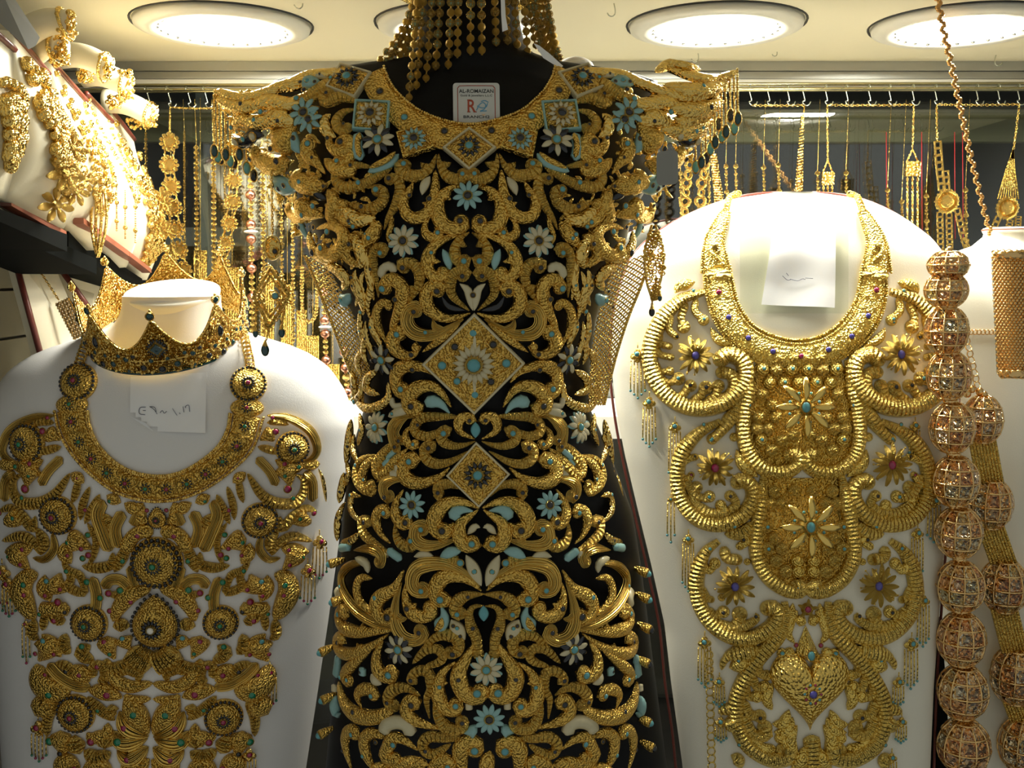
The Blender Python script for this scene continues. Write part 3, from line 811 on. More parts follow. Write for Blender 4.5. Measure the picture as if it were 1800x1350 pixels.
P_('l', 'A', 22, 'c', [745, 895, 790, 935, 814, 1036])
P_('v', 'A', 36, 'g', [630, 930, 652, 915, 635, 902, 595, 910, 570, 955, 578, 1015, 632, 1062, 700, 1078, 800, 1050], None, [(630, 930, 15, 'D')])
P_('l', 'A', 16, 'd', [650, 960, 690, 1015, 775, 1036])
P_('v', 'A', 36, 'r', [515, 1035, 538, 1022, 520, 1012, 485, 1030, 472, 1085, 498, 1140, 552, 1165, 640, 1155, 765, 1080], (605, 1082), [(515, 1035, 12, 'D'), (575, 1145, 10, 'T')])
P_('v', 'A', 38, 'g', [432, 1155, 455, 1148, 440, 1140, 408, 1165, 405, 1220, 445, 1262, 500, 1270, 545, 1225], (520, 1200), [(432, 1155, 15, 'T'), (505, 1262, 12, 'D')])
P_('l', 'A', 20, 'g', [550, 1255, 640, 1190, 748, 1105])
P_('v', 'A', 28, 's', [378, 348, 400, 345, 395, 335, 425, 360, 432, 420, 405, 490, 370, 550, 348, 612], None, [(378, 348, 12, 'D')])
P_('v', 'A', 30, 's', [312, 405, 335, 402, 348, 438, 325, 480, 270, 502, 200, 488, 145, 462], (230, 470), [(312, 405, 14, 'T'), (238, 492, 11, 'D')])
P_('h', 'A', 27, 's', [1300, 282, 1400, 272, 1468, 300, 1486, 348, 1448, 388, 1370, 380, 1280, 340, 1190, 288], (1418, 345), [(1400, 278, 9, 'D'), (1365, 368, 12, 'T')])
P_('h', 'A', 27, 't', [1150, 215, 1200, 262, 1318, 308]); P_('h', 'A', 15, 'g', [1160, 215, 1210, 258, 1300, 296], lift=0.004)
P_('b', 'A', 26, 't', [1345, 105, 1362, 175, 1350, 250]); P_('b', 'A', 14, 'g', [1340, 112, 1355, 175, 1346, 240], lift=0.004)
P_('t', 'A', 28, 'g', [1280, 515, 1340, 562, 1405, 580, 1462, 552, 1490, 505, 1478, 470, 1460, 482], None, [(1420, 575, 11, 'T')])
P_('l', 'A', 34, 'g', [1322, 548, 1300, 600, 1318, 650, 1378, 700], None, [(1340, 640, 11, 'T')])
P_('h', 'A', 14, 'g', [395, 535, 385, 600, 372, 650, 388, 695])
P_('v', 'A', 24, 's', [335, 735, 355, 722, 350, 705, 318, 702, 292, 745, 295, 800, 312, 900, 320, 965], None, [(335, 735, 12, 'T')])
P_('b', 'A', 22, 'c', [412, 832, 378, 802, 342, 820, 338, 868])
P_('v', 'A', 30, 's', [455, 810, 436, 800, 448, 785, 500, 790, 535, 835, 532, 900, 500, 960, 470, 1012], (480, 905), [(455, 810, 13, 'D')])
P_('v', 'A', 38, 'g', [358, 912, 362, 885, 400, 872, 442, 905, 450, 960, 425, 1050, 400, 1110, 385, 1185], None, [(355, 915, 16, 'T'), (420, 970, 12, 'D')])
P_('v', 'A', 24, 'g', [375, 1010, 372, 992, 335, 1000, 312, 1050, 328, 1130, 358, 1190, 378, 1235])
for a in ([272, 780, 282, 900, 266, 1000, 276, 1080], [240, 830, 226, 900, 250, 980, 238, 1060], [205, 820, 196, 900, 222, 960, 205, 1010], [300, 1040, 290, 1120, 330, 1200, 345, 1260], [255, 1090, 262, 1180, 290, 1250, 300, 1310], [222, 1040, 232, 1140, 245, 1220]):
    P_('h', 'A', 20, 'y', a, None, [(a[2], a[3], 8, 'D' if a[0] % 2 else 'T')])
P_('v', 'A', 30, 'g', [180, 690, 205, 680, 200, 655, 165, 665, 150, 720, 170, 770, 235, 790, 250, 720], None, [(182, 690, 12, 'D')])
P_('l', 'A', 22, 't', [120, 960, 140, 985, 165, 1010], None, [(130, 985, 8, 'D')])
D.flower('A', 788, 440, 78, 10, 'turquoise_pale', 'dark_enamel', sides=1)
D.flower('A', 455, 675, 80, 10, 'cream_enamel', 'dark_enamel', back='turquoise_pale')
D.flower('A', 320, 150, 85, 11, 'cream_enamel', 'turquoise', alt='dark_enamel')
D.flower('A', 1625, 5, 80, 8, 'turquoise_pale', 'dark_enamel')
stone(DS, 560 + 815 / 3, 200 + 950 / 3, 4, 'dark_enamel', dress, 0.006)
# --- waist (frame B)
D.plaque([(834, 549), (923, 637), (834, 727), (742, 639)], petal='cream_enamel', core='turquoise', rr=0.42, height=0.004, n=18, bw=0.06,
         stones=[(832, 584, 7, 'T'), (778, 640, 7, 'T'), (890, 636, 7, 'T'), (835, 692, 7, 'T'), (804, 668, 6, 'T'), (800, 608, 6, 'D'), (867, 604, 6, 'D'), (863, 669, 6, 'D')])
D.plaque([(837, 776), (897, 833), (842, 892), (784, 836)], petal='dark_enamel', core='turquoise', rr=0.46, height=0.005, bw=0.08)
P_('v', 'B', 36, 'g', [1215, 400, 1195, 412, 1205, 428, 1238, 408, 1248, 340, 1222, 290, 1150, 276, 1065, 305, 1008, 365], None, [(1215, 398, 15, 'T'), (1150, 293, 12, 'D')])
P_('v', 'B', 38, 'g', [505, 487, 535, 492, 520, 510, 488, 502, 480, 450, 525, 395, 600, 385, 655, 425, 702, 495], None, [(505, 487, 16, 'D')])
P_('d', 'B', 32, 't', [572, 495, 600, 465, 648, 480, 692, 528])
P_('b', 'B', 16, 'c', [385, 440, 402, 488, 450, 488])
P_('v', 'B', 26, 'g', [800, 562, 818, 558, 800, 545, 755, 550, 738, 590, 755, 630, 825, 665], None, [(798, 564, 10, 'D')])
P_('h', 'B', 26, 's', [738, 545, 640, 545, 560, 550, 518, 585, 522, 632, 572, 650, 620, 638, 702, 602], None, [(535, 590, 9, 'D')])
P_('v', 'B', 26, 's', [665, 635, 688, 625, 675, 612, 645, 632, 655, 675, 710, 700, 770, 696, 826, 676], None, [(665, 635, 14, 'T')])
P_('v', 'B', 28, 's', [588, 712, 610, 702, 595, 692, 562, 712, 570, 765, 622, 795, 700, 782, 792, 728], None, [(588, 712, 12, 'D')])
P_('v', 'B', 38, 'g', [492, 783, 520, 772, 500, 762, 458, 792, 454, 850, 495, 890, 560, 895, 640, 862, 692, 815], None, [(492, 783, 15, 'T')])
P_('t', 'B', 25, 'r', [520, 545, 435, 552, 398, 600, 398, 655, 410, 700, 425, 702, 418, 712], None, [(420, 706, 10, 'D')])
P_('t', 'B', 23, 'g', [502, 590, 468, 630, 474, 680, 505, 705, 525, 695, 515, 690], None, [(510, 692, 9, 'T')])
D.flower('B', 1355, 605, 80, 11, 'cream_enamel', 'turquoise', back='turquoise_pale')
D.flower('B', 1300, 240, 82, 10, 'cream_enamel', 'turquoise', alt='dark_enamel')
D.flower('B', 505, 1010, 74, 10, 'turquoise_pale', 'dark_enamel')
P_('h', 'B', 28, 'g', [310, 755, 256, 812, 242, 895, 282, 950, 315, 930], None, [(262, 880, 9, 'T')])
P_('l', 'B', 24, 's', [425, 762, 380, 838, 312, 892]); P_('l', 'B', 20, 's', [395, 705, 345, 780, 318, 850])
P_('b', 'B', 14, 't', [350, 805, 385, 770]); P_('b', 'B', 22, 'c', [388, 850, 430, 850])
P_('t', 'B', 30, 'r', [1200, 890, 1280, 872, 1340, 895, 1352, 940, 1335, 978, 1325, 965], None, [(1338, 972, 12, 'D')])
P_('t', 'B', 30, 'g', [1250, 930, 1292, 1000, 1295, 1075, 1265, 1118, 1235, 1105, 1245, 1092], None, [(1245, 1103, 14, 'D')])
P_('v', 'B', 27, 's', [1070, 945, 1078, 960, 1062, 972, 1076, 922, 1020, 900, 952, 918, 905, 968], None, [(1070, 947, 11, 'D')])
P_('v', 'B', 40, 'g', [660, 1145, 685, 1135, 670, 1158, 632, 1150, 612, 1105, 632, 1045, 685, 1000, 760, 995, 848, 1028], (715, 1105), [(660, 1145, 17, 'D')])
P_('d', 'B', 32, 't', [722, 1095, 722, 1052, 758, 1036, 815, 1045])
P_('v', 'B', 38, 'g', [810, 1210, 835, 1205, 815, 1222, 772, 1222, 742, 1168, 755, 1105, 802, 1068, 842, 1036], None, [(810, 1212, 16, 'T')])
P_('l', 'B', 18, 'c', [786, 1166, 826, 1126, 852, 1132])
P_('v', 'B', 34, 'r', [550, 1140, 572, 1128, 555, 1118, 520, 1130, 515, 1188, 555, 1222, 630, 1222, 738, 1190], (640, 1165), [(550, 1140, 13, 'T')])
P_('v', 'B', 28, 's', [1228, 1197, 1215, 1212, 1240, 1235, 1285, 1215, 1310, 1170, 1310, 1105], None, [(1228, 1198, 12, 'T')])
P_('v', 'B', 28, 'g', [1355, 1055, 1342, 1045, 1355, 1030, 1392, 1045, 1408, 1100, 1388, 1165, 1345, 1215], None, [(1355, 1055, 12, 'T')])
P_('v', 'B', 26, 's', [1455, 1105, 1440, 1108, 1448, 1090, 1478, 1095, 1472, 1158, 1430, 1205, 1325, 1282], None, [(1455, 1105, 11, 'D')])
P_('t', 'B', 28, 's', [1378, 748, 1445, 765, 1482, 812, 1482, 888, 1440, 938, 1408, 925, 1418, 908], None, [(1472, 805, 10, 'T')])
P_('h', 'B', 26, 'g', [1215, 715, 1288, 780, 1345, 845, 1380, 850, 1382, 795, 1330, 722, 1278, 680]); P_('b', 'B', 14, 't', [1275, 722, 1330, 770])
P_('t', 'B', 24, 'r', [1160, 520, 1230, 560, 1272, 620, 1262, 672, 1248, 672], None, [(1252, 675, 10, 'D')])
P_('b', 'B', 20, 'c', [1240, 815, 1285, 822]); P_('h', 'B', 24, 'c', [1180, 505, 1240, 520, 1300, 545], None, [(1270, 527, 9, 'T')])
for a in ([1450, 530, 1440, 620, 1472, 700], [1505, 560, 1530, 700, 1548, 800], [1480, 970, 1522, 962, 1532, 1040, 1492, 1105], [1560, 840, 1580, 940, 1598, 1000], [1560, 1000, 1600, 1080, 1622, 1200], [1500, 1160, 1540, 1200, 1600, 1210], [1540, 780, 1530, 850, 1560, 920], [1490, 640, 1500, 720, 1480, 790], [1475, 300, 1460, 380, 1478, 450], [1420, 380, 1440, 440, 1500, 460]):
    P_('h', 'B', 21, 'y', a, None, [(a[2], a[3], 9, 'T' if a[1] % 4 else 'D')])
P_('h', 'B', 25, 'y', [1290, 365, 1290, 440, 1342, 488, 1420, 498, 1484, 425], None, [(1460, 465, 11, 'T')])
P_('h', 'B', 26, 'y', [1340, 300, 1390, 340, 1400, 400, 1340, 430]); P_('h', 'B', 22, 'y', [1410, 180, 1440, 250, 1430, 330]); P_('h', 'B', 20, 'y', [1380, 100, 1400, 200, 1385, 270])
P_('l', 'B', 28, 't', [640, 1292, 700, 1260, 758, 1250]); P_('l', 'B', 20, 'c', [505, 1285, 560, 1272, 615, 1295])
P_('b', 'B', 20, 't', [1290, 1300, 1340, 1262, 1355, 1240]); P_('b', 'B', 18, 'c', [1372, 1250, 1378, 1290]); P_('b', 'B', 20, 't', [1545, 1230, 1600, 1240])
mb = MB(); sweep_into(mb, DS, [(560 + 828 / 3, 550 + 575 / 3), (560 + 828 / 3, 550 + 658 / 3)], 9, 'leaf', 0.6, 0.003); mb.build('enamel_leaf', 'turquoise', dress)
# --- skirt (frame C)
P_('l', 'C', 30, 'c', [778, 225, 812, 290, 858, 388], None, [(822, 307, 12, 'T')])
P_('d', 'C', 30, 's', [748, 262, 690, 255, 630, 245], None, [(750, 262, 16, 'T')])
P_('v', 'C', 38, 'r', [555, 405, 578, 400, 565, 418, 518, 408, 500, 360, 520, 300, 580, 272, 680, 275, 790, 332, 848, 392], None, [(555, 407, 13, 'T')])
P_('v', 'C', 40, 'g', [650, 452, 675, 445, 665, 465, 628, 450, 622, 392, 665, 340, 740, 338, 802, 364, 858, 412], None, [(650, 452, 17, 'T')])
P_('t', 'C', 32, 's', [872, 430, 785, 438, 732, 472, 720, 520, 738, 542, 748, 530], None, [(735, 530, 12, 'T'), (790, 440, 9, 'D')])
P_('t', 'C', 28, 's', [872, 492, 818, 498, 795, 540, 806, 605, 832, 665, 842, 745], None, [(815, 605, 11, 'D')])
P_('l', 'C', 36, 'c', [700, 565, 735, 620, 772, 672], None, [(735, 603, 10, 'T'), (715, 590, 9, 'D'), (750, 645, 9, 'D')])
P_('d', 'C', 34, 't', [618, 610, 648, 588, 668, 545, 650, 492]); P_('l', 'C', 18, 'g', [622, 612, 650, 585, 660, 545], lift=0.005)
P_('t', 'C', 34, 'g', [465, 370, 462, 440, 488, 515, 540, 548, 592, 538, 605, 510, 590, 500], (520, 480), [(480, 500, 13, 'D')])
P_('t', 'C', 34, 'r', [440, 368, 412, 470, 410, 570, 448, 648, 510, 675, 555, 650, 552, 622, 540, 625], (470, 560), [(540, 627, 12, 'D')])
P_('t', 'C', 38, 'g', [1282, 305, 1340, 400, 1415, 448, 1438, 505, 1412, 555, 1378, 560, 1370, 545], None, [(1370, 545, 18, 'D'), (1425, 445, 12, 'T')])
P_('h', 'C', 24, 'g', [1452, 350, 1508, 345, 1534, 400, 1518, 475, 1448, 545])
P_('h', 'C', 32, 'r', [1480, 265, 1556, 278, 1604, 332, 1598, 420, 1545, 512, 1452, 582, 1338, 620], None, [(1602, 390, 10, 'T')])
P_('v', 'C', 32, 'r', [1400, 260, 1385, 240, 1400, 205, 1450, 190, 1530, 200])
P_('v', 'C', 33, 'g', [1602, 530, 1585, 522, 1605, 508, 1632, 545, 1615, 602, 1540, 630, 1435, 625, 1345, 618], (1512, 580), [(1616, 535, 13, 'T')])
P_('v', 'C', 31, 'g', [1630, 665, 1612, 665, 1625, 648, 1655, 675, 1642, 732, 1580, 745, 1482, 705, 1385, 640], (1555, 690), [(1636, 685, 11, 'D')])
P_('t', 'C', 28, 'g', [1478, 718, 1580, 800, 1632, 850, 1620, 895, 1605, 885], None, [(1605, 880, 11, 'T'), (1638, 868, 10, 'T')])
D.flower('C', 1330, 715, 80, 12, 'cream_enamel', 'turquoise', alt='dark_enamel')
P_('t', 'C', 36, 'g', [1420, 680, 1458, 750, 1452, 832, 1402, 868, 1372, 850, 1388, 842], None, [(1390, 850, 17, 'T')])
P_('t', 'C', 32, 's', [1225, 722, 1125, 648, 1045, 650, 1022, 700, 1045, 738, 1068, 735], None, [(1056, 738, 13, 'D')])
P_('h', 'C', 24, 's', [1272, 795, 1200, 726, 1135, 718, 1110, 760, 1145, 792, 1215, 812])
D.flower('C', 885, 820, 80, 10, 'cream_enamel', 'turquoise', back='turquoise_pale', sides=1)
P_('t', 'C', 42, 'g', [925, 672, 985, 760, 1036, 850, 1025, 930, 975, 972, 928, 965, 930, 945], None, [(945, 940, 19, 'T'), (1035, 870, 12, 'D')])
P_('t', 'C', 36, 'g', [1050, 788, 1115, 840, 1150, 920, 1138, 1002, 1092, 1042, 1052, 1030, 1062, 1012], (1098, 900), [(1060, 1010, 14, 'T'), (1135, 910, 10, 'T')])
P_('v', 'C', 27, 's', [1285, 880, 1268, 885, 1280, 858, 1230, 832, 1190, 855, 1188, 930, 1215, 985, 1208, 1085], None, [(1283, 880, 11, 'D')])
P_('t', 'C', 31, 's', [1168, 945, 1160, 1060, 1118, 1128, 1055, 1138, 1025, 1115, 1038, 1098], None, [(1033, 1098, 11, 'D')])
P_('v', 'C', 33, 'g', [1285, 1005, 1265, 1008, 1272, 985, 1306, 992, 1320, 1048, 1268, 1100, 1145, 1140], None, [(1285, 1005, 15, 'D')])
P_('t', 'C', 31, 's', [1245, 965, 1310, 925, 1378, 930, 1412, 972, 1405, 1015, 1385, 1015], None, [(1408, 995, 10, 'D')])
P_('h', 'C', 38, 'g', [1668, 895, 1640, 1000, 1588, 1062, 1500, 1080, 1425, 1055, 1375, 1012], None, [(1580, 1045, 13, 'D')])
P_('v', 'C', 30, 'g', [1490, 962, 1475, 958, 1490, 938, 1540, 932, 1575, 965, 1560, 1030], None, [(1490, 962, 12, 'T')])
D.flower('C', 900, 1080, 78, 11, 'turquoise_pale', 'dark_enamel', sides=1)
P_('b', 'C', 32, 'c', [1302, 1172, 1322, 1118, 1372, 1100, 1428, 1118, 1442, 1165])
P_('d', 'C', 32, 't', [962, 1158, 990, 1150, 1035, 1158]); P_('b', 'C', 17, 'c', [995, 1000, 995, 1040])
P_('h', 'C', 27, 's', [1038, 1190, 1130, 1186, 1208, 1180, 1250, 1215, 1235, 1260, 1190, 1270, 1105, 1220], None, [(1235, 1250, 10, 'D')])
P_('v', 'C', 42, 'g', [980, 1245, 965, 1235, 978, 1215, 1030, 1215, 1058, 1265, 1050, 1370, 1040, 1420], None, [(980, 1242, 18, 'T')])
P_('t', 'C', 33, 'g', [1275, 1250, 1350, 1192, 1400, 1185, 1425, 1225, 1450, 1285, 1395, 1295], None, [(1390, 1212, 13, 'T')])
P_('h', 'C', 31, 'g', [1440, 1182, 1508, 1160, 1548, 1192, 1545, 1270, 1515, 1350], None, [(1480, 1200, 10, 'D'), (1550, 1275, 10, 'T')])
P_('v', 'C', 31, 'g', [1600, 1165, 1582, 1168, 1602, 1142, 1640, 1165, 1648, 1250, 1630, 1360], None, [(1600, 1165, 12, 'T'), (1650, 1250, 9, 'D')])
P_('h', 'C', 27, 'g', [1280, 1290, 1380, 1325, 1460, 1310]); P_('t', 'C', 34, 'g', [1250, 1400, 1200, 1330, 1140, 1300, 1110, 1330, 1130, 1345], None, [(1125, 1330, 12, 'T')])
P_('h', 'C', 36, 'g', [905, 1255, 888, 1320, 880, 1400], sides=1); P_('h', 'C', 30, 'g', [1230, 1330, 1290, 1320, 1330, 1400]); P_('h', 'C', 30, 'g', [1400, 1380, 1480, 1350, 1560, 1390])
P_('l', 'C', 24, 'c', [1440, 905, 1470, 880, 1490, 850]); P_('b', 'C', 20, 't', [1530, 815, 1535, 860], None, [(1535, 838, 9, 'D')])
P_('h', 'C', 22, 'c', [1470, 320, 1475, 270, 1530, 240]); P_('b', 'C', 24, 'c', [1640, 400, 1625, 450, 1630, 500]); P_('b', 'C', 22, 't', [1655, 755, 1665, 800, 1680, 870])
P_('h', 'C', 24, 't', [1680, 965, 1700, 1010, 1690, 1060, 1665, 1060]); P_('b', 'C', 16, 'c', [1688, 905, 1692, 945])
mb = MB(); sweep_into(mb, DS, [(560 + 870 / 3, 900 + 488 / 3), (560 + 872 / 3, 900 + 568 / 3)], 9, 'leaf', 0.6, 0.004); mb.build('enamel_leaf', 'turquoise', dress)
# gold cones with enamel tips standing out at the hips
for (x, y, sx) in ((1120, 1000, 1), (1122, 1045, 1), (1125, 1098, 1), (1122, 1158, 1), (1124, 1262, 1), (1130, 1305, 1), (600, 985, -1), (582, 1138, -1), (585, 1222, -1), (580, 1282, -1), (605, 1052, -1)):
    P, N = DS(x, y); dv = (Vector((sx, -0.25, -0.35)) + N * 0.3).normalized()
    mb = MB(); mb.lathe([(0.002, -0.004), (0.0042, 0.004), (0.005, 0.010), (0.0046, 0.0115)], (0, 0, 0), 12); 
    o = inst('cone_bead', mb.mesh('cone_bead', ['gold_grain']), frame(P, dv, (0, 0, 1)), dress)
    inst('stone', unit_stone('turquoise' if y % 3 else 'dark_enamel'), frame(P + dv * 0.0105, dv, (0, 0, 1), (0.0035, 0.0035, 0.006)), o)
# --- shoulders: wide epaulettes
for a in ([110, 640, 300, 690, 480, 650, 640, 590, 760, 535, 900, 520, 1100, 512],): P_('b', 'E', 34, 'y', a)
for fr, typ, wd, m, a, st in (
    ('E', 't', 34, 's', [1105, 770, 1010, 795, 965, 862, 995, 918, 1048, 912, 1042, 900], [(1020, 880, 10, 'D')]),
    ('E', 't', 42, 's', [1140, 725, 1000, 690, 900, 722, 872, 690, 905, 662], [(900, 672, 12, 'D')]),
    ('E', 'l', 44, 't', [690, 605, 770, 585, 862, 602], [(770, 590, 16, 'T'), (720, 600, 10, 'D'), (820, 598, 10, 'D')]),
    ('E', 'l', 30, 'c', [770, 545, 850, 530, 920, 545], [(850, 538, 10, 'D')]),
    ('E', 'h', 46, 's', [640, 700, 760, 690, 880, 610, 1000, 545], [(745, 648, 14, 'D'), (928, 568, 12, 'T')]),
    ('E', 'h', 50, 'y', [330, 780, 480, 720, 640, 740, 780, 700], [(460, 795, 16, 'T'), (700, 712, 16, 'T')]),
    ('E', 'h', 60, 'y', [430, 870, 560, 830, 640, 850, 690, 800], [(580, 858, 14, 'D')]),
    ('E', 'd', 85, 'g', [560, 1040, 620, 960, 680, 860], [(415, 1075, 16, 'D'), (595, 1115, 20, 'D'), (550, 1030, 16, 'D')]),
    ('E', 'h', 70, 'g', [400, 1010, 430, 1090, 540, 1150, 640, 1120], []),
    ('E', 'h', 46, 'y', [240, 900, 300, 840, 360, 860, 420, 820], [(255, 882, 14, 'T')]),
    ('E', 'h', 42, 'd', [240, 950, 330, 985, 400, 935, 465, 945], [(290, 965, 24, 'C'), (345, 955, 18, 'T'), (408, 945, 24, 'C')]),
    ('E', 'h', 40, 't', [650, 890, 665, 980, 712, 1070], [(680, 970, 15, 'D')]),
    ('E', 'v', 44, 'g', [780, 1010, 752, 1010, 765, 1075, 830, 1140, 890, 1215], [(780, 1010, 18, 'T'), (810, 1105, 10, 'D')]),
    ('E', 'v', 44, 'g', [1000, 1002, 1020, 970, 1060, 1000, 1040, 1050, 970, 1060, 912, 1000, 935, 900], [(1000, 1002, 20, 'D'), (912, 975, 12, 'D')]),
    ('E', 'v', 38, 'g', [975, 1130, 1000, 1150, 1060, 1105, 1085, 1040, 1050, 965], [(975, 1130, 14, 'T')]),
    ('E', 'l', 62, 't', [515, 1235, 605, 1285, 700, 1312], [(570, 1262, 20, 'D'), (610, 1290, 20, 'D'), (640, 1275, 14, 'D')]),
    ('E', 'h', 34, 'd', [800, 1262, 852, 1285, 832, 1345, 900, 1392], []),
    ('E', 'h', 50, 'g', [720, 1180, 690, 1250, 760, 1300, 850, 1230], [(738, 1262, 16, 'T')]),
    ('E', 'h', 45, 'g', [880, 1110, 960, 1180, 1060, 1200, 1100, 1150], [(905, 1300, 10, 'D')]),
    ('E', 'h', 40, 'y', [920, 800, 880, 850, 900, 930, 960, 960], []),
    ('G', 't', 52, 'g', [838, 405, 905, 385, 990, 402, 1030, 470, 1000, 548, 930, 590, 880, 560], [(935, 425, 18, 'T'), (895, 535, 18, 'T'), (845, 392, 14, 'D')]),
    ('G', 'd', 70, 'g', [700, 230, 780, 280, 880, 320], [(655, 220, 15, 'D'), (775, 300, 16, 'T'), (845, 240, 18, 'T')]),
    ('G', 'h', 60, 'g', [640, 100, 720, 70, 800, 110, 900, 100], [(740, 70, 16, 'T'), (903, 108, 12, 'D')]),
    ('G', 'h', 26, 't', [700, 300, 735, 400, 772, 475], [(728, 390, 16, 'D')]),
    ('G', 'h', 50, 'g', [900, 130, 950, 220, 930, 330, 980, 360], []),
    ('G', 'h', 46, 'g', [1150, 530, 1200, 470, 1250, 400, 1262, 352], [(1208, 475, 15, 'T')]),
    ('G', 'h', 48, 'y', [980, 250, 1050, 300, 1130, 350, 1240, 330], [(1072, 355, 12, 'D'), (1103, 395, 14, 'T')]),
    ('G', 'h', 48, 'y', [1060, 470, 1120, 520, 1150, 600, 1130, 680], [(1076, 515, 15, 'D')]),
    ('G', 'h', 44, 'y', [900, 660, 980, 690, 1040, 760, 1010, 830], [(1000, 825, 12, 'D')]),
    ('G', 'h', 36, 't', [985, 870, 1030, 900, 1062, 860], [(1015, 890, 18, 'T'), (975, 935, 12, 'D')]),
    ('G', 'h', 34, 'y', [1090, 700, 1120, 800, 1150, 900, 1165, 990], [(1090, 735, 12, 'D'), (1155, 972, 14, 'T')]),
    ('G', 'h', 26, 'y', [1180, 560, 1190, 700, 1215, 830, 1230, 900], [(1213, 683, 10, 'D')]),
    ('G', 'h', 40, 'g', [640, 220, 640, 270, 700, 330, 760, 340], []),
    ('G', 'h', 40, 'y', [780, 420, 800, 520, 860, 600, 950, 640], [(828, 565, 24, 'D')]),
):
    P_(typ, fr, wd, m, a, None, st)
for a, wd, st in (([1158, 116, 1212, 136, 1258, 142, 1297, 124], 10, []), ([1165, 152, 1225, 162, 1282, 148], 13, [(1230, 158, 4, 'T')]), ([1172, 190, 1222, 196, 1268, 178], 14, [(1240, 190, 4, 'D')]), ([1160, 226, 1208, 232, 1252, 212], 14, [(1215, 228, 4, 'T')]), ([1150, 130, 1190, 112, 1230, 120], 11, []), ([1200, 215, 1235, 205, 1262, 165], 11, []),
                  ([380, 170, 425, 190, 478, 178], 11, [(430, 186, 4, 'D')]), ([415, 208, 458, 216, 505, 204], 12, [(455, 213, 4, 'T')]), ([470, 158, 520, 150, 560, 138], 11, [])):
    P_('h', 'P', wd, 'y', a, None, st, sides=1)
D.flower('E', 780, 850, 95, 8, 'turquoise_pale', 'dark_enamel')
# openwork gold ground of the sleeves, draped under the scrolls
for mir in (0, 1):
    mb = MB(); rng = random.Random(3 + mir)
    for i in range(340):
        x = rng.uniform(395, 660); y = rng.uniform(150, 480)
        top = 170 - (x - 375) * 0.13; low = 262 + max(0, (x - 415)) * 1.35
        if y < top or y > min(low, 470): continue
        if x > 560 and y < 300: continue
        X = 2 * ax(y) - x if mir else x
        a = rng.uniform(0, 6.28); r = rng.uniform(5, 13)
        sweep_into(mb, DS, [(X - r * math.cos(a), y - r * math.sin(a)), (X + r * 0.3 * math.sin(a), y - r * 0.3 * math.cos(a)), (X + r * math.cos(a), y + r * math.sin(a))], rng.uniform(3, 5.5), 'hook', 0.5, -0.001)
    o = mb.build('filigree_ground', 'gold_filigree', dress); o['kind'] = 'stuff'
# side chain nets from the sleeves to the waist
def net(curve_out, curve_in, name):
    o_, i_ = cr(curve_out, 62), cr(curve_in, 62); mb = MB(); nu = 13
    def pt(a, bq, jit=0):
        q = o_[a] * (1 - bq / nu) + i_[a] * (bq / nu); return at(q[0], q[1], 0.985 - 0.03 * bq / nu)
    for a in range(61):
        for k in range(nu):
            if (a + k) % 2 == 0: p, q = pt(a, k), pt(a + 1, k + 1)
            else: p, q = pt(a, k + 1), pt(a + 1, k)
            n = 3
            for t in range(n):
                c = p + (q - p) * (t + 0.5) / n; mb.ball(c, 0.0010, seg=5, rings=3)
        mb.tube([pt(a, 0), pt(a + 1, 0)], 0.0016, 5)
    o = mb.build(name, 'gold_shiny', dress); o['kind'] = 'stuff'
net([(535, 448), (556, 500), (580, 560), (606, 630), (640, 715)], [(620, 470), (632, 520), (640, 580), (650, 640), (668, 715)], 'chain_net')
net([(1148, 440), (1128, 500), (1104, 560), (1082, 630), (1062, 712)], [(1075, 470), (1060, 520), (1046, 580), (1038, 640), (1034, 712)], 'chain_net')
# hanging fringe of the epaulettes
def fringe(px, py0, py1, Y, gem):
    a, bq = at(px, py0, Y), at(px + 1, py1, Y); mb = MB(); n = int((a - bq).length / 0.0022)
    for k in range(n):
        mb.ball(a + (bq - a) * k / n, 0.0013, seg=5, rings=4, sc=(1, 1, 1.3))
    o = mb.build('fringe_chain', 'gold_shiny', dress)
    inst('drop', unit_stone(gem), frame(bq + Vector((0, 0, -0.002)), (0, -1, 0), (1, 0, 0), (0.0030, 0.0052, 0.003)), o)
for k, (x, y0, y1) in enumerate(((376, 168, 262), (382, 170, 272), (388, 172, 275), (396, 182, 268), (404, 186, 280), (411, 188, 282), (420, 200, 268), (433, 225, 292), (445, 235, 305), (1296, 122, 205), (1290, 128, 222), (1283, 132, 200), (1275, 138, 228), (1268, 140, 236), (1262, 145, 215), (1256, 150, 246), (1248, 185, 258), (1240, 200, 275), (1232, 205, 282), (1222, 215, 290))):
    fringe(x, y0, y1, 0.97 + 0.01 * (k % 3), ('dark_teal', 'turquoise', 'dark_enamel')[k % 3])

# ------------------------------------------------------------------ shop card on the mannequin's chest
def quad_plane(c00, c10, c01, Y0, Y1):
    """plane through three pixel corners at depths: top-left, top-right (Y0), bottom-left (Y1)"""
    a, b_, c = at(*c00, Y0), at(*c10, Y0), at(*c01, Y1)
    U = b_ - a; Vv = c - a; N = Vv.cross(U).normalized()
    if N.y > 0: N = -N
    return a, U, Vv, N
card_Y1 = min(BS(800, 216)[0].y, BS(876, 216)[0].y, BS(838, 216)[0].y) - 0.008
card_Y0 = card_Y1 + 0.004
ca, cu, cv, cn = quad_plane((796, 146), (878, 146), (797, 224), card_Y0, card_Y1)
card = thing('shop_card', 'small white printed shop card standing in the dress neckline', 'card', ca + cu * 0.5 + cv)
def on_card(u, v, z=0.0): return ca + cu * u + cv * v + cn * z
mb = MB(); rc = []
for (cx, cy, a0) in ((0.07, 0.075, 180), (0.93, 0.075, 270)):
    for k in range(5):
        a = math.radians(a0 + 22.5 * k); rc.append((cx + 0.07 * math.cos(a), cy + 0.075 * math.sin(a)))
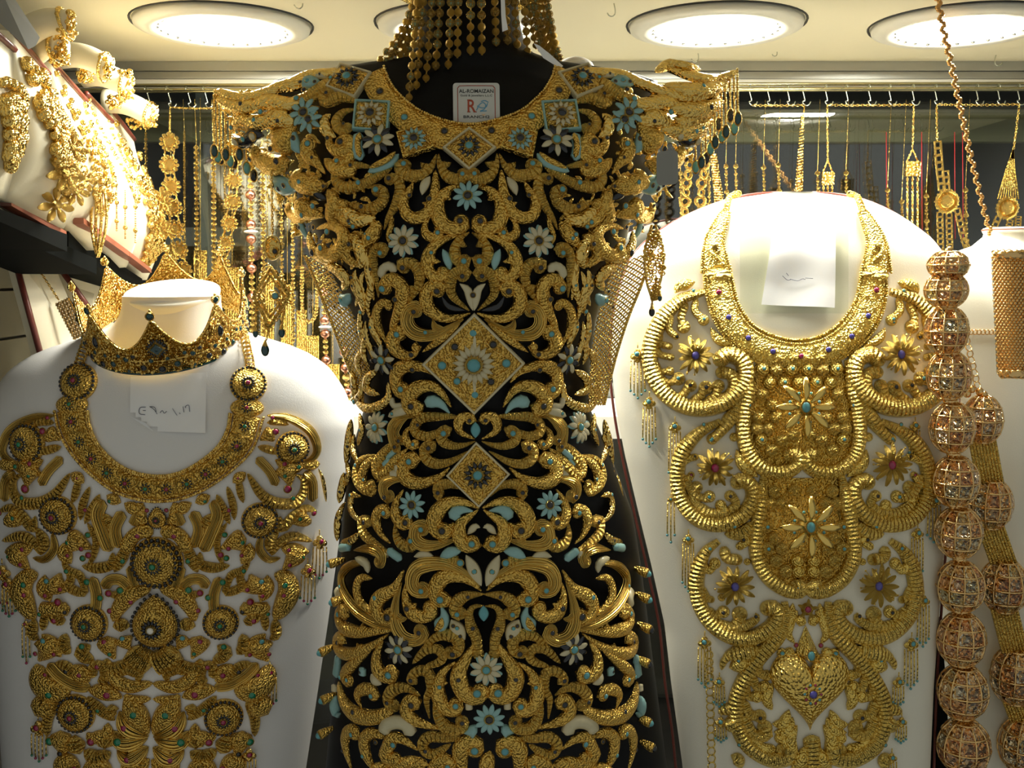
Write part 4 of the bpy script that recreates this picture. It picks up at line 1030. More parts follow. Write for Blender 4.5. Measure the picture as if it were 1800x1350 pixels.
rc += [(1, 1), (0, 1)]; n = len(rc)
mb.add([on_card(u, v, 0.0006) for u, v in rc] + [on_card(u, v, -0.0006) for u, v in rc], [tuple(range(n)), tuple(range(2 * n - 1, n - 1, -1))] + [(k, n + k, n + (k + 1) % n, (k + 1) % n) for k in range(n)])
mb.build('board', 'card', card, smooth=False)
mb = MB(); pts = [(0.1, 1.0), (0.1, 0.12), (0.14, 0.07), (0.3, 0.065), (0.7, 0.065), (0.86, 0.07), (0.9, 0.12), (0.9, 1.0)]
for i in range(len(pts) - 1):
    (u0, v0), (u1, v1) = pts[i], pts[i + 1]; mb.tube([on_card(u0, v0, 0.0007), on_card(u1, v1, 0.0007)], 0.00035, 4)
mb.build('printed_border', 'ink_red', card)
def lettering(txt, u, v, wu, mat, name='lettering', bold=0.0, hv=None):
    c = bpy.data.curves.new('t', 'FONT'); c.body = txt; c.extrude = 0.01; c.offset = bold; c.align_x = 'LEFT'
    t = bpy.data.objects.new('t', c); me = bpy.data.meshes.new_from_object(t); bpy.data.objects.remove(t)
    n = len(me.vertices); co = np.empty(n * 3); me.vertices.foreach_get('co', co); co = co.reshape(-1, 3)
    lo, hi = co.min(0), co.max(0); W = hi[0] - lo[0]; Hh = hi[1] - lo[1]
    sx = wu * cu.length / W; sy = sx if hv is None else hv * cv.length / Hh
    U = cu.normalized(); V = cv.normalized(); org = on_card(u, v, 0.0007); out = []
    for p in co: 
        q = U * ((p[0] - (lo[0] + hi[0]) / 2) * sx) - V * ((p[1] - (lo[1] + hi[1]) / 2) * sy) + cn * (p[2] * 0.01); out += [q.x, q.y, q.z]
    me.vertices.foreach_set('co', out); me.materials.clear(); me.materials.append(MATS[mat])
    put(bpy.data.objects.new(name, me), Matrix.Translation(org), card)
lettering('AL-ROMAIZAN', 0.5, 0.185, 0.74, 'ink_black', bold=0.012, hv=0.085)
lettering('Gold & Jewellers L.L.C', 0.5, 0.29, 0.68, 'ink_black', hv=0.06)
lettering('R', 0.40, 0.52, 0.18, 'ink_red', bold=0.012, hv=0.29)
mb = MB()
for (u, v, w_) in ((0.335, 0.655, 0.07), (0.47, 0.655, 0.07), (0.335, 0.385, 0.06)): 
    mb.tube([on_card(u - w_ / 2, v, 0.0008), on_card(u + w_ / 2, v, 0.0008)], 0.0004, 4)
mb.build('letter_serif', 'ink_red', card)
mb = MB()
for pts in ([(0.50, 0.62), (0.56, 0.50), (0.64, 0.44), (0.70, 0.50), (0.66, 0.60), (0.56, 0.64), (0.72, 0.63)], [(0.52, 0.52), (0.60, 0.56), (0.70, 0.55), (0.74, 0.46)], [(0.60, 0.42), (0.68, 0.40), (0.76, 0.44)]):
    mb.tube([on_card(q[0], q[1], 0.0008) for q in cr(pts, 16)], 0.00042, 4)
mb.build('emblem_swirl', 'ink_blue', card)
mb = MB(); mb.add([on_card(0.60, 0.70, 0.0008), on_card(0.70, 0.70, 0.0008), on_card(0.65, 0.76, 0.0008)], [(0, 1, 2)]); mb.build('emblem_drop', 'ink_tan', card, smooth=False)
lettering('BRANCH2', 0.5, 0.765, 0.56, 'ink_black', bold=0.012, hv=0.062)

# ------------------------------------------------------------------ beaded veil round the neck
veil = thing('beaded_veil', 'curtain of gold and green bead strings hanging round the mannequin neck', 'headdress', at(830, 120, 1.02))
bt = at(836, -16, 1.02)
mb = MB(); mb.tube([bt + Vector((0.078 * math.cos(a), 0.072 * math.sin(a), 0)) for a in [2 * math.pi * k / 40 for k in range(40)]], 0.004, 8, closed=True); mb.build('band', 'gold_shiny', veil)
bead_mats = []
def openwork_bead(mat):
    if ('ow', mat) not in UNIT:
        mb = MB(); mb.ball((0, 0, 0), 0.86, seg=10, rings=6)
        for k in range(6):
            a = 2 * math.pi * k / 6
            mb.tube([(math.sin(t) * math.cos(a), math.sin(t) * math.sin(a), math.cos(t)) for t in [math.pi * (0.08 + 0.84 * i / 8) for i in range(9)]], 0.12, 5, mi=1)
        mb.tube([(math.cos(a), math.sin(a), 0) for a in [2 * math.pi * k / 14 for k in range(14)]], 0.12, 5, mi=1, closed=True)
        mb.tube([(0, 0, -1.25), (0, 0, -0.9)], 0.28, 6, mi=1); mb.tube([(0, 0, 0.9), (0, 0, 1.25)], 0.28, 6, mi=1)
        UNIT[('ow', mat)] = mb.mesh('bead', [mat, 'gold_shiny'])
    return UNIT[('ow', mat)]
plain('bead_green', (0.20, 0.24, 0.13), 0.35, metal=0.4)
plain('bead_core', (0.30, 0.19, 0.05), 0.4, metal=0.8)
vrng = random.Random(5)
def strand(x0, y0, x1, y1, Y0, Y1, r=6.4, step=18.6, seed=0, bow=0.0):
    n = max(2, int(round(math.dist((x0, y0), (x1, y1)) / step)))
    def pos(t): 
        q = at(x0 + (x1 - x0) * (t ** (1 + bow)), y0 + (y1 - y0) * t, Y0 + (Y1 - Y0) * t); return q
    mb = MB(); mb.tube([pos(t / 8) for t in range(9)], 0.0005, 5)
    s = mb.build('strand', 'gold_shiny', veil)
    for k in range(n + 1):
        t = k / n; p = pos(t); m = (p - CAM).length / F
        c = vrng.random(); me = openwork_bead('bead_green') if c < 0.2 else openwork_bead('bead_core') if c < 0.38 else unit_bead('gold_grain')
        inst('bead', me, frame(p, pos(min(1, t + 0.02)) - pos(max(0, t - 0.02)), (1, 0, 0), r * m * vrng.uniform(0.94, 1.06)), s)
for x, y in ((719, 171), (732, 149), (749, 137), (766, 115), (788, 113), (804, 93), (827, 88), (847, 88), (872, 73), (892, 70), (909, 78), (927, 90)):
    yy = BS(x, min(y, 100))[0].y if abs(x - 832) < 92 else 0.965
    strand(832 + (x - 832) * (0.93 if x > 790 else 0.86), -14, x, y, min(yy, 0.962) - 0.006, BS(x, y)[0].y - 0.006 if y < 150 else 0.935)
for x0, x1, y1 in ((728, 657, 117), (730, 668, 121), (732, 678, 118), (735, 688, 123), (738, 696, 116), (740, 705, 125), (742, 711, 108)):
    strand(x0, -14, x1, y1, 0.965 + 0.006 * vrng.random(), 0.975, 5.6, 14.5, bow=0.7)
for x0, x1, y1 in ((928, 941, 80), (934, 951, 86), (940, 959, 92), (946, 967, 98), (952, 975, 104), (958, 982, 110), (962, 988, 114)):
    strand(x0, -14, x1, y1, 0.966 + 0.006 * vrng.random(), 0.985, 5.2, 13.5, bow=0.5)
for q in ([(880, -8), (887, -8), (889, 30), (893, 52), (883, 56), (881, 25)], [(938, 76), (948, 80), (968, 96), (990, 116), (984, 120), (955, 102)]):
    mb = MB(); n = len(q); mb.add([at(a, b_, 0.952) for a, b_ in q] + [at(a, b_, 0.9526) for a, b_ in q], [tuple(range(n)), tuple(range(2 * n - 1, n - 1, -1))] + [(k, n + k, n + (k + 1) % n, (k + 1) % n) for k in range(n)])
    mb.build('paper_tag', 'paper', veil, smooth=False)
pad = MB(); c = at(1012, 122, 1.03); pad.ball(c, 0.02, seg=24, rings=12, sc=(0.95, 0.8, 0.62))
tag(pad.build('shoulder_pad', 'white_fabric'), 'white rounded pad peeking above the right shoulder plaque', 'pad')

# ------------------------------------------------------------------ crown
crown = thing('crown', 'gold filigree crown with dark green stones resting round the white bust neck', 'crown', at(297, 591, 1.105))
CT = Matrix.Rotation(math.radians(24), 3, 'X'); cc = at(297, 591, 1.105); CRr = 0.0845; NP = 8; A0 = math.radians(12)
def crown_h(a):
    d = ((a - A0) / (2 * math.pi / NP)) % 1.0; d = min(d, 1 - d) * 2
    return 0.029 + 0.036 * (1 - d) ** 1.9
def crown_pt(a, z, dr=0.0):
    R = CRr + 0.05 * z + dr
    return cc + CT @ Vector((R * math.sin(a), -R * math.cos(a), z))
mb = MB(); NA, NZ = 192, 12
for dr in (0.0, -0.0022):
    mb.grid(lambda u, v: crown_pt(u * 2 * math.pi, v * crown_h(u * 2 * math.pi), dr), NA, NZ, closed_u=True)
mb.build('band', 'gold_crown', crown)
mb = MB()
mb.tube([crown_pt(2 * math.pi * k / 160, crown_h(2 * math.pi * k / 160)) for k in range(160)], 0.0011, 5, closed=True)
mb.tube([crown_pt(2 * math.pi * k / 80, 0.016, 0.001) for k in range(80)], 0.0009, 5, closed=True)
mb.build('wire_edging', 'gold_shiny', crown)
mb = MB(); mb.tube([crown_pt(2 * math.pi * k / 80, 0.0) for k in range(80)], 0.0013, 6, closed=True); mb.build('lower_rim', 'dark_teal', crown)
crng = random.Random(11); mb = MB()
for i in range(1900):
    a = crng.uniform(0, 2 * math.pi); z = crng.uniform(0.002, 1) * (crown_h(a) - 0.003)
    if z < 0.001: continue
    mb.ball(crown_pt(a, z, crng.choice((0.0006, 0.0006, -0.0026))), crng.uniform(0.0009, 0.0020), seg=6, rings=4)
o = mb.build('filigree_ground', 'gold_shiny', crown); o['kind'] = 'stuff'
def crown_stone(a, z, rx, ry, mat, name='stone', mesh=None, rot=0):
    p = crown_pt(a, z, 0.0008); n = CT @ Vector((math.sin(a), -math.cos(a), 0.0)); up = CT @ Vector((0, 0, 1)); X = n.cross(up)
    X = X * -1
    if rot: X = Matrix.Rotation(rot, 3, n) @ X
    inst(name, mesh or unit_stone(mat), frame(p, n, X, (rx, ry, (rx + ry) / 2)), crown)
sqm = MB(); sqm.lathe([(1.4, 0), (1.42, 0.3), (1.1, 0.45)], seg=4, mi=1); sqm.lathe([(1.15, 0.2), (0.9, 0.6), (0, 0.65)], seg=4); sqm = sqm.mesh('stone', ['dark_teal', 'gold_shiny'], smooth=False)
for k in range(NP):
    a = A0 + k * 2 * math.pi / NP; h = crown_h(a)
    tip = crown_pt(a, h + 0.0035)
    mb = MB(); mb.ball(tip + Vector((0, 0, 0.0052)), 0.0017, seg=6, rings=4); mb.ball(tip, 0.0046, seg=10, rings=6, sc=(1, 0.5, 1)); mb.build('finial', 'gold_shiny', crown)
    crown_stone(a, h + 0.0035, 0.0036, 0.0036, 'turquoise' if k in (3,) else 'dark_teal')
    if k % 2 == 0:
        crown_stone(a, h - 0.034, 0.0065, 0.0065, 'dark_teal', mesh=sqm); crown_stone(a, h - 0.034, 0.0115, 0.0115, 'dark_enamel', 'rosette', rosette_mesh(18, 'dark_enamel', 'dark_teal'))
    else:
        crown_stone(a, h - 0.033, 0.0036, 0.0062, 'dark_enamel')
    for da, z, r, m in ((0.5, 0.018, 0.0028, 'dark_teal'), (0.25, 0.010, 0.0032, 'dark_teal'), (0.75, 0.009, 0.0032, 'dark_enamel'), (0.02, 0.006, 0.0036, 'dark_enamel'), (0.38, 0.021, 0.0022, 'dark_teal'), (0.62, 0.022, 0.0022, 'dark_enamel'), (0.5, 0.004, 0.0018, 'dark_teal'), (0.12, 0.018, 0.0022, 'dark_teal'), (0.88, 0.017, 0.0024, 'dark_teal')):
        crown_stone(a + da * 2 * math.pi / NP, z, r, r, m)

# ------------------------------------------------------------------ left bib necklace
def lax(py): return 279 - (py - 870) * 0.03
neck1 = thing('bib_necklace', 'wide gold bib necklace with ruby and emerald domes on the left white bust', 'necklace', at(270, 1345, 1.03))
N1 = Relief(LS, neck1, lax, 0.0008)
def hp(x, y): return (x / 3.0, 600 + y / 3.0)
ci = [hp(*q) for q in ((470, 372), (482, 450), (530, 550), (620, 640), (720, 690), (838, 708), (950, 690), (1060, 630), (1150, 552), (1200, 462), (1212, 385))]
co_ = [hp(*q) for q in ((296, 372), (325, 490), (395, 605), (490, 705), (610, 790), (740, 832), (845, 842), (975, 822), (1110, 762), (1240, 665), (1335, 560), (1388, 405))]
npan = 12
cis, cos_ = cr(ci, npan * 6 + 1), cr(co_, npan * 6 + 1)
bead_line(LS, ci, 3.0, 0.003, 'bead_edge', 'gold_shiny', neck1, 4.6); bead_line(LS, co_, 3.0, 0.003, 'bead_edge', 'gold_shiny', neck1, 4.6)
bead_line(LS, [tuple(a * 0.93 + b_ * 0.07) for a, b_ in zip(cis[::6], cos_[::6])], 2.2, 0.003, 'bead_edge', 'gold_shiny', neck1, 3.6)
for k in range(npan):
    a, b_ = cis[k * 6:k * 6 + 7], cos_[k * 6:k * 6 + 7]
    ii = [tuple(x * 0.88 + y * 0.12) for x, y in zip(a, b_)]; oo = [tuple(x * 0.08 + y * 0.92) for x, y in zip(a, b_)]
    ii = [tuple(np.array(q)) for q in ii]
    pn = ribbon(LS, ii, oo, 8, 0.001, 0.0022, 'panel', 'gold_grain', neck1, 5, 0.0018)
    c = (np.array(ii[3]) + np.array(oo[3])) / 2
    rosette(LS, c[0], c[1], 10.5, 9, 'dark_enamel', 'ruby' if k % 2 == 0 else 'emerald', pn, 0.0045)
    if k: 
        mb = MB(); sweep_into(mb, LS, [ii[0], oo[0]], 2.2, 'tube', 0.9, 0.003); mb.build('panel_rib', 'gold_scale', neck1)
def boss(fr, x, y, r, core, mat='g', dots=True, h=0.5, rr=0.48, both=True, two=False):
    for mir in ((False, True) if both else (False,)):
        X, Y = N1.px(fr, x, y, mir); k = 3.0; R = r / k
        mb = MB(); dome_into(mb, LS, X, Y, R, h, 0.0045, seg=26, rings=6); 
        P, Nn = LS(X, Y); m = (P - CAM).length / F
        M = frame(P, Nn, (1, 0, 0))
        mb.lathe([(R * m * 1.0, -0.001), (R * m * 1.14, 0.001), (R * m * 1.12, 0.004), (R * m * 0.96, 0.005)], (0, 0, 0), 30, M=None) if False else None
        V = []; 
        rim = MB(); rim.lathe([(R * m * 0.9, -0.001), (R * m * 1.16, 0.0), (R * m * 1.15, 0.0035), (R * m * 0.98, 0.005)], seg=30)
        o0 = len(mb.v); mb.add([M @ Vector(v) for v in rim.v], rim.f)
        o = mb.build('boss', GM[mat], neck1)
        rosette(LS, X, Y, R * rr, 14, 'dark_enamel', STN[core], o, 0.0045 + h * R * m * 0.9)
        if dots:
            db = MB()
            for kk in range(26):
                a = 2 * math.pi * kk / 26
                db.ball(M @ Vector((R * m * 1.04 * math.cos(a), R * m * 1.04 * math.sin(a), 0.0052)), R * m * 0.105, seg=6, rings=4)
                if two: db.ball(M @ Vector((R * m * 0.9 * math.cos(a + .1), R * m * 0.9 * math.sin(a + .1), 0.010)), R * m * 0.075, seg=6, rings=4)
            db.build('stone_ring', 'dark_enamel', o)
boss('H', 150, 538, 82, 'M', both=False); boss('H', 1540, 562, 76, 'M', both=False)
boss('H', 312, 915, 82, 'R', both=False); boss('H', 1370, 942, 80, 'R', both=False)
boss('H', 830, 1165, 112, 'M', both=False, two=True, rr=0.42)
boss('I', 475, 582, 78, 'M', both=False); boss('I', 1165, 578, 76, 'M', both=False)
boss('I', 405, 1058, 80, 'R', both=False); boss('I', 1180, 1078, 80, 'R', both=False)
boss('H', 418, 216, 82, 'R', both=False, h=0.4); boss('H', 1310, 228, 80, 'R', both=False, h=0.4)
for (x, y, c) in ((385, 335, 'M'), (1303, 352, 'R')):
    mb = MB(); dome_into(mb, LS, x / 3, 600 + y / 3, 28, 0.32, 0.002, ry=17, seg=20); o = mb.build('end_cap', 'gold_grain', neck1)
    rosette(LS, x / 3, 600 + y / 3, 10.5, 9, 'dark_enamel', STN[c], o, 0.0068)
# coiled chains running up behind the crown
for pts in ([(140, 652), (146, 632), (152, 616), (158, 600), (165, 588)], [(440, 655), (438, 636), (434, 620), (430, 604), (426, 590)]):
    mb = MB(); q = cr(pts, 22)
    for i, c in enumerate(q):
        P, Nn = LS(*c); P = P + Nn * 0.004
        mb.tube([P + (Vector((1, 0, 0)) * math.cos(t) + (Vector((0, 0, 1)) if i % 2 else Nn) * math.sin(t)) * 0.0048 for t in [2 * math.pi * k / 9 for k in range(9)]], 0.0008, 4, closed=True)
    mb.build('coil_chain', 'gold_shiny', neck1)
p = N1.piece
for e in (
 ('h', 'H', 26, 'r', [292, 392, 180, 405, 65, 470, 22, 560, 45, 618, 112, 650], []),
 ('h', 'H', 20, 's', [290, 430, 230, 425, 175, 440], [(262, 405, 9, 'R')]), ('d', 'H', 42, 'g', [250, 480, 290, 500, 320, 520], [(243, 475, 14, 'R')]),
 ('h', 'H', 22, 's', [330, 555, 270, 570, 215, 590], []), ('h', 'H', 30, 'g', [0, 645, 60, 650, 100, 640], []),
 ('h', 'H', 30, 's', [375, 695, 300, 800, 220, 848, 128, 850, 82, 800, 82, 730, 122, 700], [(135, 820, 10, 'M')]),
 ('b', 'H', 25, 'r', [332, 612, 262, 682, 218, 758], []), ('b', 'H', 28, 'r', [28, 842, 38, 735, 82, 690], []),
 ('d', 'H', 62, 'g', [190, 640, 165, 690, 150, 760], [(190, 640, 11, 'R'), (118, 655, 10, 'M'), (185, 703, 9, 'M'), (168, 768, 17, 'R')]),
 ('l', 'H', 40, 'g', [70, 640, 140, 660, 235, 625], []),
 ('h', 'H', 28, 's', [5, 895, 62, 878, 130, 925, 178, 985, 192, 920], []), ('d', 'H', 58, 'g', [60, 900, 85, 930, 140, 950], [(33, 895, 11, 'R'), (98, 925, 10, 'M')]),
 ('b', 'H', 36, 'r', [545, 835, 518, 905, 545, 1000, 585, 1105], []), ('h', 'H', 28, 's', [600, 1110, 592, 1172, 520, 1192, 440, 1180], []),
 ('b', 'H', 30, 'r', [652, 895, 612, 985, 632, 1085], []), ('b', 'H', 26, 'r', [742, 888, 702, 968], []),
 ('b', 'H', 36, 'g', [812, 1005, 752, 1000, 698, 1035, 660, 1110], [(735, 1018, 13, 'R')]), ('h', 'H', 30, 's', [680, 1060, 650, 1130, 605, 1215], [(655, 1152, 12, 'M')]),
 ('h', 'H', 20, 's', [425, 715, 405, 800, 388, 850], []), ('h', 'H', 20, 's', [478, 765, 442, 860, 430, 940], []), ('h', 'H', 22, 's', [530, 805, 492, 880, 452, 960], [(460, 885, 9, 'R')]),
 ('l', 'H', 30, 's', [550, 905, 572, 950, 598, 985], []), ('l', 'H', 30, 'g', [565, 810, 600, 830, 640, 850], [(588, 838, 9, 'M')]),
 ('l', 'H', 30, 'g', [385, 690, 420, 720, 450, 745], [(422, 718, 9, 'R')]), ('l', 'H', 34, 'g', [660, 850, 720, 880, 760, 850], [(785, 885, 9, 'R')]),
 ('h', 'H', 26, 's', [20, 1050, 120, 1025, 188, 1060, 225, 1125], []), ('l', 'H', 30, 's', [195, 980, 238, 1055, 222, 1125], []),
 ('h', 'H', 22, 'r', [280, 1005, 290, 1090, 240, 1148, 178, 1140], []), ('h', 'H', 18, 's', [468, 955, 512, 1040, 502, 1120, 470, 1182], [(475, 1015, 12, 'M')]),
 ('d', 'H', 56, 'g', [360, 1040, 420, 1055, 490, 1090], [(383, 1050, 12, 'M'), (450, 1082, 10, 'R'), (380, 1118, 9, 'R'), (488, 1115, 13, 'R'), (458, 1132, 12, 'M')]),
 ('l', 'H', 38, 'g', [340, 1060, 350, 1120, 380, 1170], []),
 ('d', 'H', 56, 'g', [90, 1090, 110, 1140, 160, 1200], [(75, 1128, 9, 'M'), (146, 1088, 10, 'R'), (137, 1167, 10, 'R')]), ('l', 'H', 40, 'g', [30, 1110, 110, 1100, 180, 1080], []),
 ('h', 'H', 22, 's', [335, 1150, 372, 1205, 432, 1235, 450, 1315], []), ('b', 'H', 28, 'r', [552, 1300, 582, 1258, 640, 1255, 690, 1300], [(645, 1305, 15, 'M'), (585, 1320, 14, 'R')]),
 ('b', 'H', 22, 'r', [688, 1180, 700, 1240, 722, 1305], []), ('b', 'H', 27, 'r', [488, 1240, 512, 1330, 500, 1420, 432, 1470], [(470, 1262, 14, 'M')]),
 ('l', 'H', 34, 'g', [760, 860, 740, 930, 790, 950], []),
 ('h', 'I', 42, 'g', [800, 402, 702, 428, 638, 492, 602, 572], [(703, 462, 11, 'R')]), ('h', 'I', 26, 's', [575, 435, 620, 435, 648, 482, 588, 540], [(540, 445, 13, 'M'), (590, 513, 11, 'R')]),
 ('h', 'I', 58, 'g', [205, 322, 150, 345, 125, 410, 155, 500, 192, 562], [(155, 372, 14, 'M'), (157, 425, 12, 'R')]),
 ('d', 'I', 62, 'g', [270, 350, 310, 385, 370, 410], [(273, 352, 12, 'T'), (342, 395, 10, 'R'), (265, 428, 10, 'R')]), ('l', 'I', 40, 'g', [240, 330, 240, 400, 270, 470], []),
 ('h', 'I', 24, 's', [348, 285, 382, 340, 372, 392, 450, 420, 440, 345], [(365, 305, 10, 'M'), (322, 467, 15, 'R')]),
 ('b', 'I', 34, 'g', [215, 505, 280, 508, 375, 508], [(228, 530, 9, 'M'), (358, 518, 11, 'D')]), ('h', 'I', 22, 's', [252, 520, 240, 570, 230, 622], []),
 ('b', 'I', 26, 's', [272, 575, 305, 552, 335, 592], [(298, 565, 13, 'R')]), ('d', 'I', 66, 'g', [258, 660, 255, 720, 210, 780], [(255, 665, 12, 'T'), (215, 732, 9, 'R'), (310, 735, 9, 'R')]),
 ('l', 'I', 40, 'g', [230, 640, 290, 700, 330, 760], []),
 ('d', 'I', 52, 'g', [570, 650, 580, 710, 610, 770], [(568, 672, 13, 'R'), (595, 735, 9, 'M')]), ('h', 'I', 30, 's', [190, 560, 178, 640, 210, 665], []),
 ('h', 'I', 34, 's', [355, 640, 340, 700, 375, 745], []), ('h', 'I', 34, 's', [480, 700, 430, 740, 500, 790], [(445, 700, 13, 'M')]), ('l', 'I', 34, 's', [600, 600, 650, 590, 690, 600], []),
 ('d', 'I', 44, 'g', [650, 650, 670, 690, 690, 720], [(660, 655, 12, 'T')]),
 ('b', 'I', 62, 's', [690, 715, 740, 765, 810, 800], [(755, 765, 13, 'D')]), ('h', 'I', 30, 's', [570, 770, 560, 800, 610, 820, 690, 780], []),
 ('h', 'I', 34, 'g', [572, 775, 602, 868, 690, 918, 806, 900], []), ('h', 'I', 26, 's', [635, 855, 682, 828, 738, 855, 722, 890], []),
 ('b', 'I', 29, 'r', [262, 795, 322, 862, 402, 908, 482, 918], []), ('h', 'I', 26, 's', [298, 790, 362, 812, 422, 885], [(360, 832, 11, 'D')]),
 ('b', 'I', 25, 's', [488, 872, 500, 808, 548, 815, 556, 875, 520, 888], [(522, 808, 12, 'R')]), ('h', 'I', 66, 'g', [195, 800, 232, 895, 292, 935, 378, 935], [(287, 943, 19, 'M'), (265, 842, 9, 'R'), (440, 843, 12, 'R')]),
 ('l', 'I', 46, 'g', [395, 800, 440, 850, 480, 890], []),
 ('l', 'I', 42, 'g', [468, 932, 560, 942, 650, 975], [(578, 950, 17, 'R')]), ('l', 'I', 58, 'g', [668, 955, 715, 1050, 788, 1165], [(720, 1050, 19, 'M')]),
 ('l', 'I', 54, 'r', [632, 1048, 678, 1120, 785, 1182], [(670, 1122, 17, 'R')]), ('l', 'I', 50, 'r', [595, 1150, 650, 1205, 780, 1192], [(635, 1197, 18, 'M')]),
 ('h', 'I', 27, 's', [468, 968, 540, 1040, 612, 1092], [(530, 1035, 11, 'M')]), ('h', 'I', 26, 's', [312, 1000, 262, 1080, 255, 1180], []),
 ('l', 'I', 60, 'g', [225, 950, 240, 1020, 300, 1000], []), ('h', 'I', 34, 'g', [572, 1110, 562, 1172, 490, 1185, 462, 1160], [(492, 1200, 15, 'R')]),
 ('d', 'I', 56, 'g', [320, 1150, 330, 1210, 345, 1290], [(340, 1180, 11, 'R'), (285, 1192, 16, 'M'), (338, 1258, 11, 'D')]), ('l', 'I', 46, 's', [400, 1170, 408, 1215, 430, 1270], [(407, 1212, 11, 'M')]),
 ('l', 'I', 34, 's', [590, 1010, 600, 1050, 620, 1060], []), ('h', 'I', 22, 'g', [655, 965, 720, 985, 800, 980], []),
 ('l', 'I', 50, 'r', [620, 1250, 690, 1290, 785, 1235], [(685, 1288, 16, 'R')]), ('l', 'I', 46, 'g', [640, 1320, 700, 1360, 790, 1300], []),
 ('h', 'I', 38, 's', [450, 1250, 520, 1290, 590, 1260], []), ('l', 'I', 52, 'g', [290, 1350, 360, 1320, 430, 1340], [(415, 1335, 12, 'R')]), ('l', 'I', 52, 'g', [440, 1380, 520, 1340, 600, 1380], []),
 ('l', 'I', 40, 's', [520, 1230, 560, 1200, 600, 1230], []),
):
    p(e[0], e[1], e[2], e[3], e[4], None, e[5], h=0.7)
# pear shaped centre drop, small pear under the collar
def pear(fr, x, y, r, core, lift):
    X, Y = N1.px(fr, x, y); k = 3.0; mb = MB(); P, Nn = LS(X, Y); m = (P - CAM).length / F; M = frame(P + Nn * lift, Nn, (1, 0, 0)); R = r / k * m
    rows = []
    def rad(a):
        d = abs(((a - math.pi / 2 + math.pi) % (2 * math.pi)) - math.pi); return R * (1 + 0.42 * max(0, 1 - d / 0.95) ** 1.6)
    seg = 36; V = []
    for i in range(6):
        t = (math.pi / 2) * i / 6
        for kq in range(seg):
            a = 2 * math.pi * kq / seg; rr = rad(a) * math.cos(t); V.append(M @ Vector((-rr * math.cos(a), rr * math.sin(a) if True else 0, 0.62 * R * math.sin(t))))
    V.append(M @ Vector((0, 0, 0.62 * R))); Fc = []
    for i in range(5):
        for kq in range(seg):
            k2 = (kq + 1) % seg; Fc.append((i * seg + kq, i * seg + k2, (i + 1) * seg + k2, (i + 1) * seg + kq))
    for kq in range(seg): Fc.append((5 * seg + kq, 5 * seg + (kq + 1) % seg, 6 * seg))
    mb.add(V, Fc); o = mb.build('pear_boss', 'gold_grain', neck1)
    rosette(LS, X, Y, r / k * 0.5, 14, 'dark_enamel', core, o, lift + 0.6 * R)
    db = MB()
    for kq in range(30):
        a = 2 * math.pi * kq / 30; rr = rad(a) * 1.05; db.ball(M @ Vector((-rr * math.cos(a), rr * math.sin(a), 0.001)), R * 0.09, seg=6, rings=4)
    db.build('stone_ring', 'dark_enamel', o)
UPX = LS(280, 1090)
pear('I', 825, 590, 108, 'pearl', 0.004); pear('H', 835, 935, 44, 'ruby', 0.003)
def tassel(surf, px, py, ln, parent, gem='ruby', gem2='emerald', n=5, wd=18, gold_m='gold_shiny', lift=0.004):
    P, Nn = surf(px, py); m = (P - CAM).length / F; P = P + Nn * lift
    mb = MB()
    for a, bq in ((0, 0), (-0.5, -0.55), (0.5, -0.55), (0, -0.95)): mb.ball(P + Vector((a * wd * m * 0.7, 0, bq * wd * m * 0.7)), wd * m * 0.30, seg=8, rings=5, sc=(1, 0.6, 1))
    mb.tube([P + Vector((0, 0, wd * m * 0.35)), P + Vector((0, 0, wd * m * 0.8))], 0.0007, 5)
    t = mb.build('tassel', gold_m, parent)
    inst('stone', unit_stone(gem), frame(P + Nn * wd * m * 0.2 + Vector((0, 0, -0.2 * wd * m)), Nn, (1, 0, 0), wd * m * 0.22), t)
    for k in range(n):
        u = (k - (n - 1) / 2) / max(1, (n - 1) / 2); x = u * wd * m * 0.62; l = ln * m * (1 - 0.16 * abs(u))
        top = P + Vector((x * 0.9, 0, -wd * m * 0.75)); S2, N2 = surf(px + u * wd * 0.62, py + ln * (1 - 0.16 * abs(u)))
        bot = S2 + N2 * lift * 0.7
        c = MB(); c.tube([top, (top + bot) / 2 + Nn * 0.0005, bot], 0.0008, 5); c.ball(bot, 0.0016, 1, 7, 5)
        c.build('chain', [gold_m, gem if k % 2 else gem2], t)
tassel(LS, 558, 945, 70, neck1, wd=20); tassel(LS, 538, 995, 65, neck1, wd=20); tassel(LS, 473, 1175, 65, neck1, wd=18); tassel(LS, 72, 1270, 66, neck1, wd=20)
tassel(LS, 50, 1092, 72, neck1, wd=10, n=3); tassel(LS, 10, 998, 66, neck1, wd=20); tassel(LS, 20, 1020, 62, neck1, wd=18); tassel(LS, 437, 1318, 40, neck1, wd=18)
mb = MB(); sweep_into(mb, LS, [(556, 822), (562, 835), (566, 855), (569, 880)], 3.5, 'hook', 1, 0.004); mb.build('hook_clasp', 'gold_shiny', neck1)

